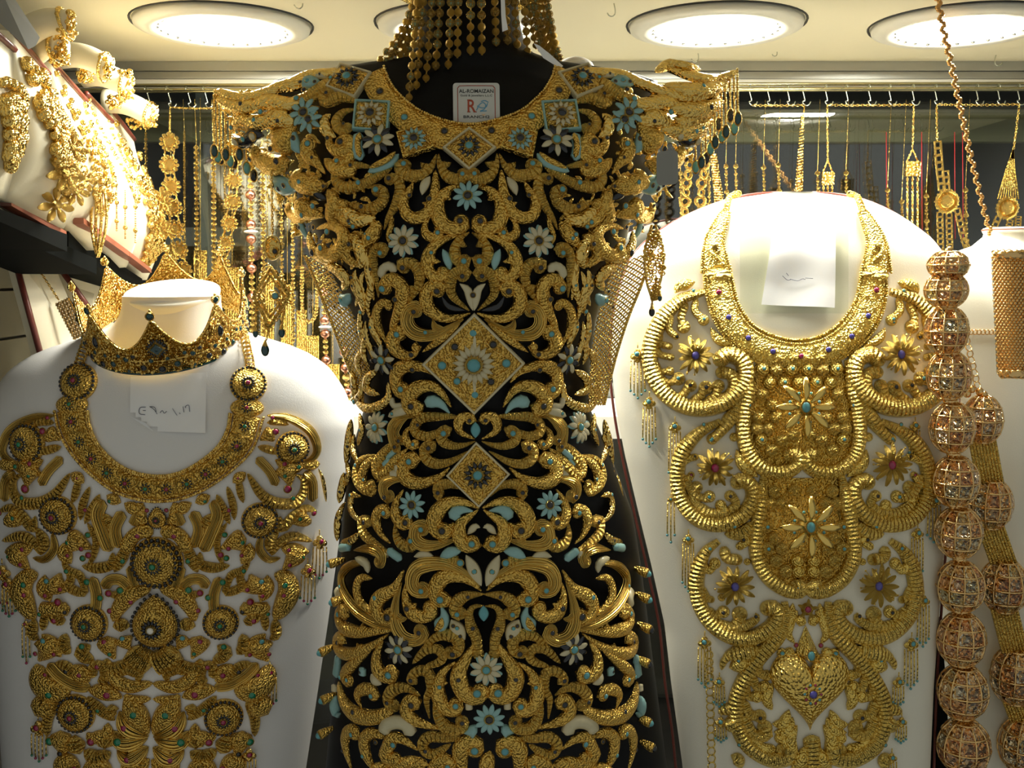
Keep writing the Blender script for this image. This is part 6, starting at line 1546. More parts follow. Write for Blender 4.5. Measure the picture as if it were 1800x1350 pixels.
# flower chains
if True:
    fm = MB(); fm.lathe([(0.2, 0.0), (0.62, 0.06), (0.6, 0.22), (0.4, 0.34), (0.0, 0.42)], seg=14)
    for k in range(11):
        a = 2 * math.pi * k / 11; fm.ball((0.8 * math.cos(a), 0.8 * math.sin(a), 0.1), 0.22, seg=7, rings=5)
    fm = fm.mesh('flower_link', ['gold_shiny'])
def flower_chain(hookpt, pts, r, label, Y):
    root = chain_thing(pts[-1][0], pts[-1][1], Y, label, 'flower_chain')
    prev = hookpt
    for (x, y) in pts:
        c = at(x, y, Y); m = Y / F; mb = MB()
        if prev is not None:
            for s in (-1, 1) if prev is not hookpt else (0,):
                links_into(mb, prev + Vector((s * r * m * 0.45, 0, 0)), c + Vector((s * r * m * 0.45, 0, r * m * 0.6)), 0.0016)
            mb.build('link', 'gold_shiny', root)
        inst('flower_link', fm, frame(c, Vector((0.25, -1, 0.15)), XV, r * m), root); prev = c - Vector((0, 0, r * m * 0.6))
FY = 1.375
flower_chain(HOOKL[293], [(298, 250), (297, 290), (301, 328), (304, 365), (308, 403), (314, 440), (321, 476), (328, 512)], 17, 'chain of round gold flower links left of the grey post', FY)
flower_chain(at(412, 170, FY), [(411, 281), (411, 317), (409, 355), (403, 393), (397, 428), (390, 465), (384, 500)], 15, 'chain of round gold flower links under the left epaulette', FY)
mb = MB(); links_into(mb, HOOKL[293], at(378, 190, 1.37), 0.0018, sag=0.001); tag(mb.build('link_chain', 'gold_shiny'), 'fine gold chain running sideways from a hook to the left epaulette', 'chain', GC)
plain('rose_gold', (0.72, 0.34, 0.22), 0.28, metal=1.0)
def bead_string(x0, y0, x1, y1, Y, r, label, pattern='b', step=2.05):
    """pattern letters per bead: b plain, B big, R rose openwork, W white ring"""
    root = chain_thing(x1, y1, Y, label, 'bead_string'); m = Y / F
    a, c = at(x0, y0, Y), at(x1, y1, Y); mb = MB(); mb.tube([Vector((a.x, a.y, at(x0, 175, Y).z)), a, c], 0.0005, 5); mb.build('thread', 'gold_shiny', root)
    L = (a - c).length; t = 0.0; i = 0
    while t < L:
        ch = pattern[i % len(pattern)]; rr = r * m * {'b': 1.0, 'B': 1.45, 'R': 1.75, 'W': 2.4, 's': 0.7}[ch]; hh = rr * (0.25 if ch == 'W' else 1)
        t += hh; p = a + (c - a) * min(1, t / L)
        inst('bead', unit_bead({'b': 'gold_shiny', 's': 'gold_shiny', 'B': 'gold_shiny', 'R': 'rose_gold', 'W': 'pearl'}[ch]), frame(p, ZV, XV, (rr, rr, hh * (1.0 if ch == 'W' else 0.9))), root)
        t += hh * (step - 1); i += 1
bead_string(345, 255, 347, 612, 1.41, 4.2, 'thin gold bead string just left of the grey post', 'b')
bead_string(375, 262, 377, 620, 1.40, 4.6, 'gold bead string just right of the grey post', 'b')
bead_string(440, 300, 444, 600, 1.36, 5.2, 'gold and rose bead string with a white ring left of the lozenge pendant', 'bbbRbbbRWRbbbRbbbRbbb')
bead_string(462, 300, 464, 602, 1.40, 5.0, 'plain gold bead string directly behind the lozenge pendant', 'b')
bead_string(494, 330, 496, 560, 1.42, 3.8, 'fine gold bead string right behind the lozenge pendant', 'bs')
bead_string(514, 380, 516, 600, 1.40, 4.0, 'fine gold bead string nearest the dress sleeve', 'bbs')
bead_string(568, 488, 574, 655, 1.33, 4.8, 'gold and rose bead string with a white ring beside the chain net', 'bbRbbbRWRbbbRbb')
bead_string(604, 610, 612, 700, 1.33, 5.0, 'short gold and rose bead string by the dress waist', 'RbRBbRbB')
bead_string(256, 232, 258, 520, 1.44, 3.2, 'thin gold bead string at the edge of the tilted trays', 'ssb')
bead_string(324, 230, 325, 560, 1.45, 3.0, 'very fine gold string between the flower chain and the post', 's')
bead_string(395, 240, 396, 600, 1.46, 3.2, 'very fine gold string right of the grey post', 's')
# U shaped loop of beads
lp = chain_thing(545, 572, 1.39, 'loop of small gold beads hanging beside the chain net', 'bead_loop'); pts = cr([(531, 470), (531, 530), (534, 556), (544, 566), (554, 556), (557, 530), (557, 478)], 34)
mb = MB(); mb.tube([at(q[0], q[1], 1.39) for q in pts], 0.0006, 5); mb.build('thread', 'gold_shiny', lp)
for q in pts: inst('bead', unit_bead('gold_shiny'), frame(at(q[0], q[1], 1.39), ZV, XV, 3.6 * 1.39 / F), lp)
# wide flat mesh bands further back
for i, (x, y0, y1, w_) in enumerate(((300, 430, 640, 20), (352, 440, 640, 24), (408, 470, 640, 26), (505, 500, 650, 22), (530, 545, 660, 18), (550, 590, 680, 22), (585, 640, 700, 24), (470, 480, 640, 24))):
    rt = chain_thing(x, y1, 1.47, ('first', 'second', 'third', 'fifth', 'sixth', 'seventh', 'eighth', 'fourth')[i] + ' wide gold mesh band from the left behind the bead strings', 'mesh_band')
    mb = MB(); mb.tube([at(x, 172, 1.47), at(x, y0, 1.47)], 0.0006, 4); mb.build('thread', 'gold_shiny', rt)
    mb = MB()
    for k in range(6): mb.tube([at(x + (k - 2.5) * w_ / 6, y0 + (y1 - y0) * t / 6, 1.47) for t in range(7)], w_ / 11 * 1.47 / F, 5)
    mb.build('mesh', 'gold_filigree', rt)
# right side chains
def box_link(x, y, w_, h_, Y, root, name='box_charm'):
    m = Y / F; mb = MB(); c = at(x, y, Y); mb.box(c, (w_ * m, 0.006, h_ * m)); 
    for i in range(4):
        for j in range(4): mb.ball(c + Vector(((i - 1.5) * w_ * m / 4, -0.003, (j - 1.5) * h_ * m / 4)), w_ * m * 0.11, seg=6, rings=4)
    mb.build(name, 'gold_shiny', root, smooth=False)
r1 = chain_thing(1404, 336, RY, 'tapering thick gold rope chain behind the right white bust', 'rope_chain')
mb = MB(); links_into(mb, HOOKL[1412], at(1412, 205, RY), 0.0014); mb.build('fine_chain', 'gold_shiny', r1)
mb = MB(); mb.box(at(1410, 214, RY), (0.004, 0.004, 0.017)); mb.build('clasp', 'gold_shiny', r1, smooth=False)
mb = MB()
for k in range(26):
    t = k / 25; c = at(1409 - 6 * t, 226 + 130 * t, RY); mb.tube([c + Vector((-0.0055, 0, -0.001)) * (0.5 + 0.55 * t), c + Vector((0.0055, -0.001, 0.002)) * (0.5 + 0.55 * t)], 0.0021 * (0.6 + 0.5 * t), 6)
mb.build('twist', 'gold_shiny', r1)
def charm_chain(hx_, y1, bx, by, bw, bh, yend, label):
    rt = chain_thing(bx, yend, RY, label, 'charm_chain'); mb = MB(); links_into(mb, HOOKL[hx_], at(bx, y1, RY), 0.0019); mb.build('upper_chain', 'gold_shiny', rt)
    mb = MB()
    for s in (-1, 1): links_into(mb, at(bx, y1, RY), at(bx + s * bw * 0.4, by - bh / 2, RY), 0.0015)
    mb.build('yoke', 'gold_shiny', rt); box_link(bx, by, bw, bh, RY, rt); 
    for s in (-1, 0, 1):
        mb = MB(); links_into(mb, at(bx + s * bw * 0.36, by + bh / 2, RY), at(bx + s * bw * 0.36, yend, RY), 0.0019, 0.0008); mb.build('lower_chain', 'gold_shiny', rt)
charm_chain(1452, 282, 1455, 314, 21, 22, 372, 'gold chain with a small box charm behind the right bust')
charm_chain(1605, 262, 1604, 297, 25, 25, 425, 'gold chain with a square box charm and three strands at right')
for a, bq, lab in ((1318, 1412, 'leftmost fine gold chain strung sideways between rail hooks'), (1452, 1605, 'middle braided gold chain strung sideways between rail hooks'), (1645, 1791, 'rightmost fine gold chain strung sideways between rail hooks')):
    mb = MB(); links_into(mb, HOOKL[a], HOOKL[bq], 0.0024, 0.0006, sag=0.0008); tag(mb.build('link_chain', 'gold_shiny'), lab, 'chain', GC)
# belt of square links with medallions
def sq_link(p, d, w_, h_, root):
    key = ('sq',)
    if key not in UNIT:
        b = MB(); 
        for s in (-1, 1): b.box((s * 0.8, 0, 0), (0.4, 0.5, 2)); b.box((0, 0, s * 0.8), (2, 0.5, 0.4))
        UNIT[key] = b.mesh('link', ['gold_shiny'], smooth=False)
    z = d.normalized(); x = z.cross(YV).normalized(); M = Matrix((x * w_, YV * w_, z * h_)).transposed().to_4x4(); M.translation = p
    inst('link', UNIT[key], M, root)
def link_run(pts, w_, root, n, Y, wpx=6, hpx=6):
    for q, q2_ in zip(cr(pts, n)[:-1], cr(pts, n)[1:]):
        a, b_ = at(*q, Y), at(*q2_, Y); sq_link((a + b_) / 2, a - b_, wpx * Y / F, (a - b_).length * 0.52, root)
def medallion(x, y, r, Y, root):
    b = MB(); b.lathe([(1, 0), (1, 0.15), (0.85, 0.2), (0.8, 0.12), (0.6, 0.12), (0.55, 0.2), (0, 0.24)], seg=24)
    for k in range(20): a = 2 * math.pi * k / 20; b.ball((math.cos(a), math.sin(a), 0.08), 0.11, seg=6, rings=4)
    inst('medallion', b.mesh('medallion', ['gold_shiny']), frame(at(x, y, Y), (0, -1, 0), XV, r * Y / F), root)
belt = chain_thing(1672, 445, RY, 'gold belt of square links with a round medallion and three strands', 'medallion_chain')
mb = MB(); links_into(mb, HOOKL[1645], at(1647, 248, RY), 0.0022); mb.build('upper_chain', 'gold_shiny', belt)
link_run([(1648, 248), (1652, 300), (1656, 335)], 0, belt, 8, RY, 6.5); link_run([(1662, 300), (1664, 335)], 0, belt, 4, RY, 6)
medallion(1664, 354, 20, RY - 0.004, belt)
for a in ([(1652, 372), (1654, 448)], [(1668, 374), (1670, 448)], [(1682, 366), (1698, 432), (1712, 446)]): link_run(a, 0, belt, 9, RY, 5.5)
belt2 = chain_thing(1752, 440, RY, 'fan shaped gold mesh with a round medallion near the right frame edge', 'medallion_chain')
mb = MB(); links_into(mb, HOOKL[1791], at(1782, 262, RY), 0.0022); mb.build('upper_chain', 'gold_shiny', belt2)
mb = MB()
for k in range(9): mb.tube([at(1781, 262, RY), at(1776 + (k - 4) * 2, 300, RY), at(1772 + (k - 4) * 4.6, 350, RY)], 0.0011, 5)
mb.build('mesh_fan', 'gold_filigree', belt2); medallion(1770, 366, 19, RY - 0.004, belt2)
for a in ([(1756, 380), (1738, 420), (1722, 446)], [(1776, 386), (1768, 425)], [(1790, 380), (1788, 415)]): link_run(a, 0, belt2, 8, RY, 5.5)
# ring chains and strap beside the right sleeve
for x, lab in ((1206, 'chain of flat gold rings, left of two beside the right sleeve'), (1233, 'chain of flat gold rings, right of two beside the right sleeve')):
    rt = chain_thing(x, 380, RY, lab, 'ring_chain')
    mb = MB(); mb.tube([at(x + 6, 170, RY), at(x + 4, 284, RY)], 0.0006, 4); mb.build('thread', 'gold_shiny', rt)
    for k, (dy, dx, r) in enumerate(((290, 6, 9), (307, 3, 9), (322, 0, 10), (338, -1, 8), (354, -2, 11), (372, -3, 8), (390, -3, 10))):
        b = MB(); b.lathe([(0.42, 0), (0.42, 0.22), (0.7, 0.3), (1, 0.2), (1, 0)], seg=18); b.f = [f for f in b.f if len(f) == 4]
        inst('ring', b.mesh('ring', ['gold_shiny']), frame(at(x + dx, dy, RY - 0.002 * (k % 2)), Vector((0.5 * (k % 2), -1, 0)), XV, r * RY / F), rt)
rt = chain_thing(1258, 352, RY, 'patterned gold strap hanging right of the sleeve tassels', 'strap_chain')
mb = MB()
for k in range(20): 
    c = at(1254 + k * 0.55, 272 + k * 4.4, RY); wv = 0.0045 + 0.00012 * k
    mb.tube([c + Vector((-wv, 0, 0)), c + Vector((wv, 0, 0))], 0.0017, 6)
mb.build('strap', 'gold_shiny', rt); mb = MB(); mb.tube([at(1254, 170, RY), at(1254, 272, RY)], 0.0006, 4); mb.build('thread', 'gold_shiny', rt)
for i, (x, yb, y1) in enumerate(((1196, 300, 400), (1246, 310, 400), (1276, 288, 380), (1293, 288, 372), (1342, 290, 365), (1368, 286, 360), (1437, 300, 370), (1487, 300, 370), (1560, 330, 410), (1628, 340, 430), (1697, 330, 440), (1585, 350, 420))):  # most of these strings model back pane reflections as solid beads
    bead_string(x, yb, x + 2, y1, 1.455, 3.2, ('first', 'second', 'third', 'fourth', 'fifth', 'sixth', 'seventh', 'eighth', 'tenth', 'eleventh', 'twelfth', 'ninth')[i] + ' fine bead drop from the left in the partly reflected row behind the right chains', 'Bsbsbbs')
# red threads behind
for i, x in enumerate((1558, 1620, 1678, 1692)):
    mb = MB(); mb.tube([at(x, 232, 1.465), at(x + 1, 420, 1.465)], 0.0006, 4); tag(mb.build('red_thread', 'thread_red'), ('first', 'second', 'third', 'fourth')[i] + ' red thread from the left hanging behind the right chains', 'thread', 'red threads')
# long brown rope chain in front
mb = MB(); q = cr([(1646, -14), (1656, 40), (1668, 96), (1688, 190), (1708, 282), (1730, 372), (1742, 412)], 110)
for i, a in enumerate(q):
    c = at(a[0], a[1], 1.08 + 0.14 * i / 110); d = 0.0022
    mb.ball(c + Vector((d * math.cos(i * 1.3), 0, 0)), 0.0026, seg=6, rings=4)
tag(mb.build('rope_chain', 'rope_brown'), 'long slanting brown gold rope chain crossing the right downlight', 'chain', GC)

# ------------------------------------------------------------------ pendants and tag at the sleeves
pl = thing('pendant', 'lozenge filigree pendant with teal drops hanging from the left epaulette', 'pendant', at(470, 630, .94)); PY = .95
mb = MB(); links_into(mb, at(477, 300, PY), at(479, 412, PY), 0.0016); mb.build('chain', 'gold_shiny', pl)
mb = MB(); m = PY / F; c = at(480, 436, PY); mb.ball(c, 15 * m, seg=14, rings=8, sc=(1, 0.5, 1.4)); mb.tube(ring_pts(c - YV * 0.004, XV, ZV, 13 * m, 20 * m, 20), 0.0012, 5, closed=True); mb.build('shell', 'gold_shiny', pl); inst('stone', unit_stone('dark_enamel'), frame(at(486, 442, PY) - YV * 0.006, (0, -1, 0), XV, 4 * m), pl)
lz = [at(476, 470, PY), at(508, 520, PY), at(474, 575, PY), at(446, 520, PY)]
mb = MB()
for k in range(4): mb.tube([lz[k], lz[(k + 1) % 4]], 0.0018, 6)
for f in (0.72,):
    ce = sum(lz, Vector()) / 4; s4 = [ce + (p_ - ce) * f for p_ in lz]
    for k in range(4): mb.tube([s4[k], s4[(k + 1) % 4]], 0.0013, 6)
mb.build('lozenge_frame', 'gold_grain', pl)
mb = MB(); rg = random.Random(4)
for i in range(150):
    u, v = rg.uniform(-1, 1), rg.uniform(-1, 1)
    if abs(u) + abs(v) > 1.12 or abs(u) + abs(v) < 0.0: continue
    c = at(476 + 36 * u, 522 + 60 * v, PY + 0.002); a = rg.uniform(0, 6.28); mb.tube(ring_pts(c, XV, ZV, 0.0022, 0.0018, 7), 0.0006, 4, closed=True)
o = mb.build('filigree_ground', 'gold_filigree', pl); o['kind'] = 'stuff'
stone(lambda a, b_: (at(a, b_, PY - 0.002), Vector((0, -1, 0))), 484, 520, 5, 'turquoise', pl)
def dangle(x0, y0, x1, y1, Y, root, gem, rr=5):
    mb = MB(); links_into(mb, at(x0, y0, Y), at(x1, y1 - rr, Y), 0.0013); c = at(x1, y1, Y); mb.lathe([(0.0008, rr * 1.9 * Y / F), (rr * 0.9 * Y / F, 0)], c, 10); o = mb.build('dangle', 'gold_grain', root)
    b = MB(); b.ball(c - Vector((0, 0, rr * 0.5 * Y / F)), rr * Y / F, seg=12, rings=8, sc=(1, 1, 1.45)); b.build('drop', gem, o)
dangle(474, 575, 466, 612, PY, pl, 'dark_teal', 7.5); dangle(450, 535, 449, 584, PY, pl, 'dark_teal', 5); dangle(500, 540, 495, 582, PY, pl, 'dark_teal', 6)
pr = thing('pendant', 'small filigree leaf pendant with dark drops hanging under the right sleeve', 'pendant', at(1146, 550, .95))
mb = MB(); rg = random.Random(8)
for i in range(110):
    t = rg.random(); wv = 17 * math.sin(math.pi * (0.1 + 0.85 * t)) ; c = at(1150 + rg.uniform(-1, 1) * wv, 405 + 120 * t, PY + rg.uniform(-.004, .004)); mb.tube(ring_pts(c, XV, ZV, 0.0024, 0.0018, 7), 0.0007, 4, closed=True)
o = mb.build('filigree_leaf', 'gold_filigree', pr); o['kind'] = 'stuff'
for a in ([(1146, 395), (1134, 440), (1136, 490), (1146, 525)], [(1152, 395), (1166, 440), (1162, 490), (1150, 525)]):
    mb = MB(); mb.tube([at(q[0], q[1], PY) for q in cr(a, 12)], 0.0013, 5); mb.build('leaf_edge', 'gold_shiny', pr)
dangle(1147, 522, 1146, 546, PY, pr, 'dark_enamel', 5.5); dangle(1158, 500, 1160, 522, PY, pr, 'dark_teal', 4)
mb = MB(); ps = []
for cx, cy, a0 in ((1184, 272, 270), (1184, 316, 0), (1162, 318, 90), (1162, 274, 180)):
    for k in range(4): a = math.radians(a0 + 30 * k); ps.append((cx + 8 * math.cos(a), cy + 8 * math.sin(a)))
n = len(ps); mb.add([at(a, b_, .93) for a, b_ in ps] + [at(a, b_, .9312) for a, b_ in ps], [tuple(range(n)), tuple(range(2 * n - 1, n - 1, -1))] + [(k, n + k, n + (k + 1) % n, (k + 1) % n) for k in range(n)])
tag(mb.build('price_tag', 'tag_grey', smooth=False), 'blank grey rounded price tag beside the right sleeve', 'tag')

# ------------------------------------------------------------------ tilted trays on the left
class Board:
    def __init__(s, tn, tf, bn, bf, bulge): s.c = [at(*q) for q in (tn, tf, bn, bf)]; s.b = bulge
    def pt(s, u, v, d=0.0):
        tn, tf, bn, bf = s.c
        p = (tn * (1 - u) + tf * u) * (1 - v) + (bn * (1 - u) + bf * u) * v
        g = s.b * math.sin(math.pi * min(1, max(0, v)) ** 1.5)
        n = s.nrm(); return p + n * (g * (1 - 0.35 * (2 * u - 1) ** 2) + d)
    def nrm(s):
        tn, tf, bn, bf = s.c; n = (tf - tn).cross(bn - tn).normalized(); return n if n.x > 0 else -n
    def build(s, root, mat, name='form'):
        mb = MB(); nu, nv = 9, 16; V = []
        for d in (0.0, -0.018):
            for j in range(nv):
                for i in range(nu): V.append(s.pt(i / (nu - 1), j / (nv - 1), d if d == 0 else d - (s.pt(i / (nu - 1), j / (nv - 1)) - (s.pt(i / (nu - 1), 0))).dot(s.nrm()) * 0.6))
        Fc = []; K = nu * nv
        for j in range(nv - 1):
            for i in range(nu - 1):
                a = j * nu + i; Fc.append((a, a + 1, a + nu + 1, a + nu)); Fc.append((K + a, K + a + nu, K + a + nu + 1, K + a + 1))
        for j in range(nv - 1):
            for i in (0, nu - 1): a = j * nu + i; Fc.append((a, a + nu, K + a + nu, K + a))
        for i in range(nu - 1):
            for j in (0, nv - 1): a = j * nu + i; Fc.append((a, a + 1, K + a + 1, K + a))
        mb.add(V, Fc); mb.build(name, mat, root)
        t = MB(); t.tube([s.pt(u / 8, -0.004, 0.001) for u in range(9)], 0.0032, 6); t.build('top_trim', 'maroon', root)
boards = [
 (Board((-75, 0, .84), (24, 88, .935), (-90, 330, .85), (10, 350, .93), 0.012), 'nearest cream necklace form at the left frame edge'),
 (Board((20, 55, .95), (84, 130, 1.06), (-5, 345, .945), (112, 402, 1.05), 0.034), 'cream necklace form holding the heavy flower necklace'),
 (Board((88, 108, 1.07), (150, 178, 1.17), (100, 375, 1.06), (176, 440, 1.15), 0.034), 'cream necklace form holding the gold spike pendant'),
 (Board((150, 165, 1.18), (196, 215, 1.27), (170, 415, 1.16), (222, 470, 1.25), 0.034), 'cream necklace form holding thin chain drops'),
 (Board((196, 196, 1.28), (235, 246, 1.37), (205, 440, 1.26), (258, 492, 1.35), 0.036), 'farthest cream necklace form covered in dense gold'),
]
BB = []
for bd, lab in boards:
    r = thing('necklace_form', lab, 'display form', bd.pt(0.5, 1.0), 'cream necklace forms along the left side'); bd.build(r, 'cream_leather'); BB.append(bd)
def bsurf(bd, d=0.003): return lambda u, v: (bd.pt(u, v, d), bd.nrm())
def garland(bd, root, u0, u1, v0, vd, n, r, mat, jit, seed, name='strand'):
    rg = random.Random(seed); mb = MB()
    for k in range(n):
        t = k / (n - 1); u = u0 + (u1 - u0) * t; v = v0 + vd * math.sin(math.pi * t) ** 0.8
        mb.ball(bd.pt(u + rg.uniform(-1, 1) * jit, v + rg.uniform(-1, 1) * jit, r * 0.7), r * rg.uniform(0.7, 1.3), seg=7, rings=5)
    mb.build(name, mat, root)
def lump_flower(bd, root, u, v, r, n=7):
    P, Nn = bd.pt(u, v, 0.008), (bd.nrm() + Vector((0, -0.9, 0))).normalized(); mb = MB(); mb.ball((0, 0, 0.1), 0.3, seg=10, rings=6)
    o = inst('flower', mb.mesh('flower', ['gold_shiny']), frame(P, Nn, ZV, r), root)
    for k in range(n):
        a = 2 * math.pi * k / n; X = Matrix.Rotation(a, 3, Nn) @ (ZV - Nn * Nn.z).normalized()
        inst('petal', unit_petal('gold_shiny'), frame(P, Nn, X, (r, r * 1.2, r)), o)
f1 = thing('flower_necklace', 'heavy gold necklace of clustered flowers on the nearest whole cream form', 'necklace', BB[1].pt(0.5, 1.0, 0.01))
for i, (u0, u1, v0, vd) in enumerate(((0.12, 0.55, 0.14, 0.55), (0.2, 0.62, 0.12, 0.62), (0.28, 0.7, 0.2, 0.55), (0.3, 0.78, 0.3, 0.5), (0.36, 0.6, 0.1, 0.45))): garland(BB[1], f1, u0, u1, v0, vd, 26, 0.0062, 'gold_shiny', 0.035, 20 + i)
for u, v, r in ((0.36, 0.74, 0.020), (0.52, 0.92, 0.019), (0.62, 0.80, 0.016), (0.72, 0.70, 0.014), (0.44, 0.56, 0.016)): lump_flower(BB[1], f1, u, v, r)
f0 = thing('bead_necklace', 'dark gold bead necklace cropped by the left frame edge', 'necklace', BB[0].pt(0.8, 1.0, 0.01))
for i in range(3): garland(BB[0], f0, 0.62 + 0.1 * i, 0.95 + 0.04 * i, 0.28, 0.5 - 0.1 * i, 22, 0.0065, 'gold_shiny', 0.02, 40 + i)
f2 = thing('spike_necklace', 'gold necklace with a long beaded spike on the second whole cream form', 'necklace', BB[2].pt(0.9, 1.1, 0.01))
for i, (u0, u1, v0, vd) in enumerate(((0.1, 0.9, 0.06, 0.8), (0.25, 0.85, 0.1, 0.62), (0.15, 0.5, 0.3, 0.5))): garland(BB[2], f2, u0, u1, v0, vd, 36, 0.0032, 'gold_shiny', 0.02, 50 + i)
mb = MB(); a, bq = at(175, 330, 1.10), at(172, 450, 1.10)
for k in range(44):
    t = k / 43; wv = 0.0075 * math.sin(math.pi * min(1, 0.15 + t * 0.85)) ** 1.0 + 0.001
    for s in (-1, -0.3, 0.4, 1): mb.ball(a + (bq - a) * t + Vector((wv * s, -0.002 * (1 - s * s), 0)), 0.0019, seg=6, rings=4)
mb.build('spike', 'gold_shiny', f2)
f3 = thing('drop_necklace', 'fine gold necklace with thin bead drops on the third whole cream form', 'necklace', BB[3].pt(0.5, 0.95, 0.01))
for i, (u0, u1, v0, vd) in enumerate(((0.05, 0.95, 0.05, 0.6), (0.1, 0.8, 0.02, 0.5))): garland(BB[3], f3, u0, u1, v0, vd, 44, 0.0020, 'gold_shiny', 0.01, 60 + i)
for x, y0, y1 in ((205, 330, 408), (220, 335, 422), (238, 330, 430), (190, 300, 370)):
    mb = MB(); n = 24
    for k in range(n): mb.ball(at(x, y0 + (y1 - y0) * k / n, 1.17), 0.0012 + (0.0018 if k in (8, 18) else 0), seg=6, rings=4)
    mb.build('bead_drop', 'gold_shiny', f3)
f4 = thing('bib_necklace', 'dense gold bib necklace on the farthest cream form beside the hanging chains', 'necklace', BB[4].pt(0.5, 0.95, 0.01))
rg = random.Random(77)
for s in range(7): garland(BB[4], f4, 0.0 + 0.05 * s, 1.02, 0.10 + 0.05 * s, 0.72 - 0.03 * s, 40, 0.0042, 'gold_shiny', 0.05, 70 + s)
for u, v in ((0.5, 0.55), (0.8, 0.45), (0.75, 0.7), (0.4, 0.75)): lump_flower(BB[4], f4, u, v, 0.013)
# black stepped shelf under the forms with red wood fronts
sh = thing('display_shelf', 'black stepped shelf with red wood strips under the cream forms', 'shelf', at(120, 470, 1.15))
for i, (a, b_, c, d) in enumerate((((-40, 352, .90), (118, 412, 1.05), (118, 442, 1.05), (-40, 372, .90)), ((40, 400, 1.02), (170, 455, 1.14), (170, 482, 1.14), (40, 425, 1.02)), ((120, 405, 1.10), (250, 490, 1.33), (250, 512, 1.33), (120, 440, 1.10)))):
    Pq = [at(*q) for q in (a, b_, c, d)]; back = Vector((-0.10, 0.02, 0.0)); mb = MB(); mb.add(Pq + [p_ + back for p_ in Pq], [(0, 1, 2, 3), (7, 6, 5, 4), (0, 4, 5, 1), (3, 2, 6, 7), (0, 3, 7, 4), (1, 5, 6, 2)]); mb.build('step', 'black_velvet', sh, smooth=False)
for a, b_, w_ in (((20, 356, .965), (117, 412, 1.06), 5), ((128, 388, 1.085), (210, 446, 1.22), 5), ((210, 446, 1.22), (250, 476, 1.32), 4.5), ((0, 392, .97), (76, 394, 1.03), 2)):
    A, B_ = at(*a), at(*b_); d = (B_ - A).normalized(); h = w_ * 1.1 / F; up = ZV; nn = d.cross(up); nn = nn if nn.y < 0 else -nn
    mb = MB(); mb.add([A + up * h, B_ + up * h, B_ - up * h, A - up * h] + [q + (-nn) * 0.012 for q in (A + up * h, B_ + up * h, B_ - up * h, A - up * h)], [(0, 1, 2, 3), (7, 6, 5, 4), (0, 4, 5, 1), (3, 2, 6, 7), (0, 3, 7, 4), (1, 5, 6, 2)]); mb.build('wood_strip', 'wood_red', sh, smooth=False)
# bracelet rolls on top with bangles
GB = 'cream bangle rolls above the necklace forms'
def roll(base, end, Y0, Y1, r, label, label2, cl, vertical=False):
    A, B_ = at(*base, Y0), at(*end, Y1); d = (B_ - A)
    mb = MB(); q = [A + d * t + ZV * 0.006 * math.sin(math.pi * t) for t in [k / 10 for k in range(11)]]
    mb.tube(q, [r * (1.0 - 0.12 * k / 10) for k in range(11)], 16); tag(mb.build('bangle_roll', 'cream_leather'), label, 'bangle holder', GB)
    root = thing('bangle', label2, 'bangle', B_ - ZV * r, 'gold bangles on the cream rolls')
    dn = d.normalized(); e = B_ - dn * 0.004; a1 = dn.cross(ZV).normalized(); a2 = a1.cross(dn)
    for off in (-0.35, 0.0):
        pass
    mb = MB(); mb.tube([e + a1 * math.cos(t) * (r + 0.0016) + a2 * math.sin(t) * (r + 0.0016) for t in [2 * math.pi * k / 24 for k in range(24)]], 0.0018, 6, closed=True); mb.build('band', 'gold_shiny', root)
    rg = random.Random(cl); mb = MB()
    for k in range(46):
        o = Vector((rg.uniform(-0.006, 0.008), rg.uniform(-0.010, 0.002), rg.uniform(-0.016, 0.016) if vertical else rg.uniform(-0.012, 0.012))); mb.ball(e + dn * 0.002 + o, rg.uniform(0.0018, 0.0034), seg=7, rings=5)
    o = mb.build('granule_cluster', 'gold_shiny', root); o['kind'] = 'stuff'
    mb = MB(); mb.tube([e + a2 * (r + 0.001) * s_ - dn * 0.03 * t for s_, t in ((1, 0), (1, 0.5), (1, 1))], 0.0018, 6); mb.build('bridge', 'gold_shiny', root)
roll((40, 62), (122, 40), 1.0, 1.0, 0.0135, 'topmost cream bangle roll at the upper left', 'gold granulated bangle on the topmost cream roll', 1)
roll((60, 92), (108, 86), 1.03, 1.02, 0.0130, 'short cream bangle roll below the topmost one', 'gold pearl shaped bangle on the short cream roll', 2, True)
roll((105, 98), (190, 120), 1.12, 1.12, 0.0140, 'middle cream bangle roll over the second form', 'gold rosette bangle on the middle cream roll', 3)
roll((145, 132), (226, 152), 1.20, 1.20, 0.0145, 'fourth cream bangle roll under the middle one', 'tall gold bangle standing on the fourth cream roll', 4, True)
roll((185, 178), (268, 205), 1.28, 1.28, 0.0150, 'lowest cream bangle roll nearest the flower chain', 'gold bangle on the lowest cream roll', 5)
for x, y, Y, lab in ((203, 178, 1.24, 'small loose gold rosette between the fourth and lowest cream rolls'), (236, 216, 1.30, 'small loose gold rosette under the lowest cream roll'), (150, 132, 1.15, 'small gold loop between the middle and fourth cream rolls')):
    mb = MB(); rg = random.Random(x); c = at(x, y, Y)
    for k in range(26): mb.ball(c + Vector((rg.uniform(-.010, .010), rg.uniform(-.004, .004), rg.uniform(-.008, .008))), rg.uniform(.0016, .0034), seg=6, rings=4)
    mb.tube(ring_pts(c, XV, ZV, 0.008, 0.006, 14), 0.0012, 5, closed=True)
    tag(mb.build('gold_rosette', 'gold_shiny'), lab, 'ornament')
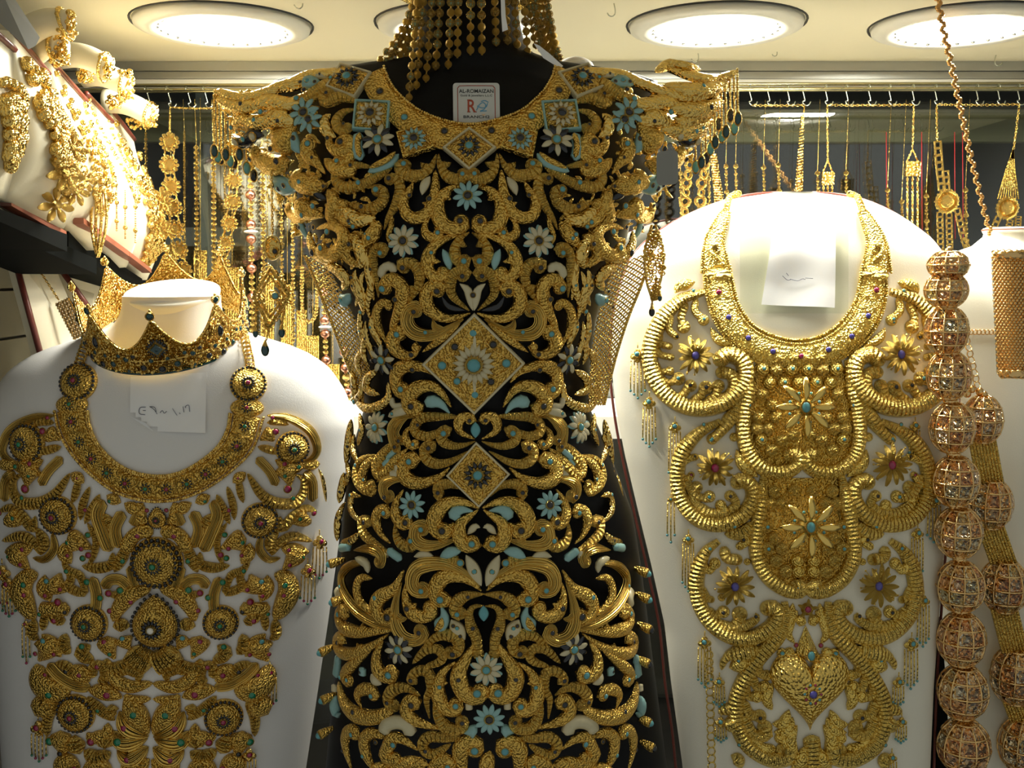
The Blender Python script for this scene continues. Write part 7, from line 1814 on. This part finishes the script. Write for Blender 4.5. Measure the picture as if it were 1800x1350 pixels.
# grey card at the corner
mb = MB(); ps = [(-20, 8), (6, -8), (26, -2), (70, 66), (63, 80), (50, 87), (-20, 22)]; n = len(ps)
mb.add([at(a, b_, .90 + 0.0006 * max(0, a)) for a, b_ in ps] + [at(a, b_, .902 + 0.0006 * max(0, a)) for a, b_ in ps], [tuple(range(n)), tuple(range(2 * n - 1, n - 1, -1))] + [(k, n + k, n + (k + 1) % n, (k + 1) % n) for k in range(n)])
tag(mb.build('grey_card', 'tag_grey', smooth=False), 'blank grey card at the upper left corner over the trays', 'card')
# lower leaning trays behind the left bust
def tray(q, lab, edge_w=0.0036):
    Pq = [at(*a) for a in q]; r = thing('bracelet_tray', lab, 'tray', (Pq[2] + Pq[3]) / 2, 'cream bracelet trays under the shelf')
    nrm = (Pq[1] - Pq[0]).cross(Pq[3] - Pq[0]).normalized(); nrm = nrm if nrm.y < 0 else -nrm
    mb = MB(); mb.add(Pq + [p_ - nrm * 0.012 for p_ in Pq], [(0, 1, 2, 3), (7, 6, 5, 4), (0, 4, 5, 1), (3, 2, 6, 7), (0, 3, 7, 4), (1, 5, 6, 2)]); mb.build('pad', 'cream_leather', r, smooth=False)
    mb = MB(); mb.tube([Pq[0] + nrm * 0.001, Pq[3] + nrm * 0.001], edge_w, 6); mb.build('edge_trim', 'maroon', r)
    mb = MB(); mb.tube([Pq[0] + nrm * 0.001, Pq[1] + nrm * 0.001], 0.0012, 6); mb.build('top_trim', 'black_velvet', r)
    return lambda u, v: ((Pq[0] * (1 - u) + Pq[1] * u) * (1 - v) + (Pq[3] * (1 - u) + Pq[2] * u) * v + nrm * 0.003, nrm)
t1 = tray([(20, 438, 1.16), (92, 458, 1.22), (178, 660, 1.22), (80, 660, 1.16)], 'cream leaning tray with a red edge holding the mesh bracelet')
t2 = tray([(90, 452, 1.23), (182, 486, 1.32), (215, 640, 1.32), (168, 560, 1.23)], 'cream leaning tray right of the mesh bracelet tray')
t3 = tray([(118, 442, 1.33), (186, 486, 1.40), (186, 540, 1.40), (150, 520, 1.33)], 'small cream tray right under the black shelf', 0.002)
br = thing('mesh_bracelet', 'gold mesh bracelet with a thin chain on the left leaning tray', 'bracelet', t1(0.75, 0.7)[0])
mb = MB(); c0, c1 = at(110, 528, 1.185), at(143, 592, 1.185); d = (c1 - c0); sd = d.normalized().cross(YV).normalized()
for i in range(12):
    for j in range(5): mb.box(c0 + d * (i + 0.5) / 12 + sd * (j - 2) * 0.0036 + YV * -0.002, (0.0030, 0.003, 0.0040))
o = mb.build('mesh', 'gold_pink', br, smooth=False); o['kind'] = 'stuff'
mb = MB(); links_into(mb, at(56, 455, 1.18), at(103, 527, 1.185), 0.0018); mb.build('chain', 'gold_shiny', br)
mb = MB(); links_into(mb, at(120, 458, 1.31), at(186, 482, 1.37), 0.0014); tag(mb.build('fine_chain', 'gold_shiny'), 'fine gold chain along the small tray under the black shelf', 'chain')
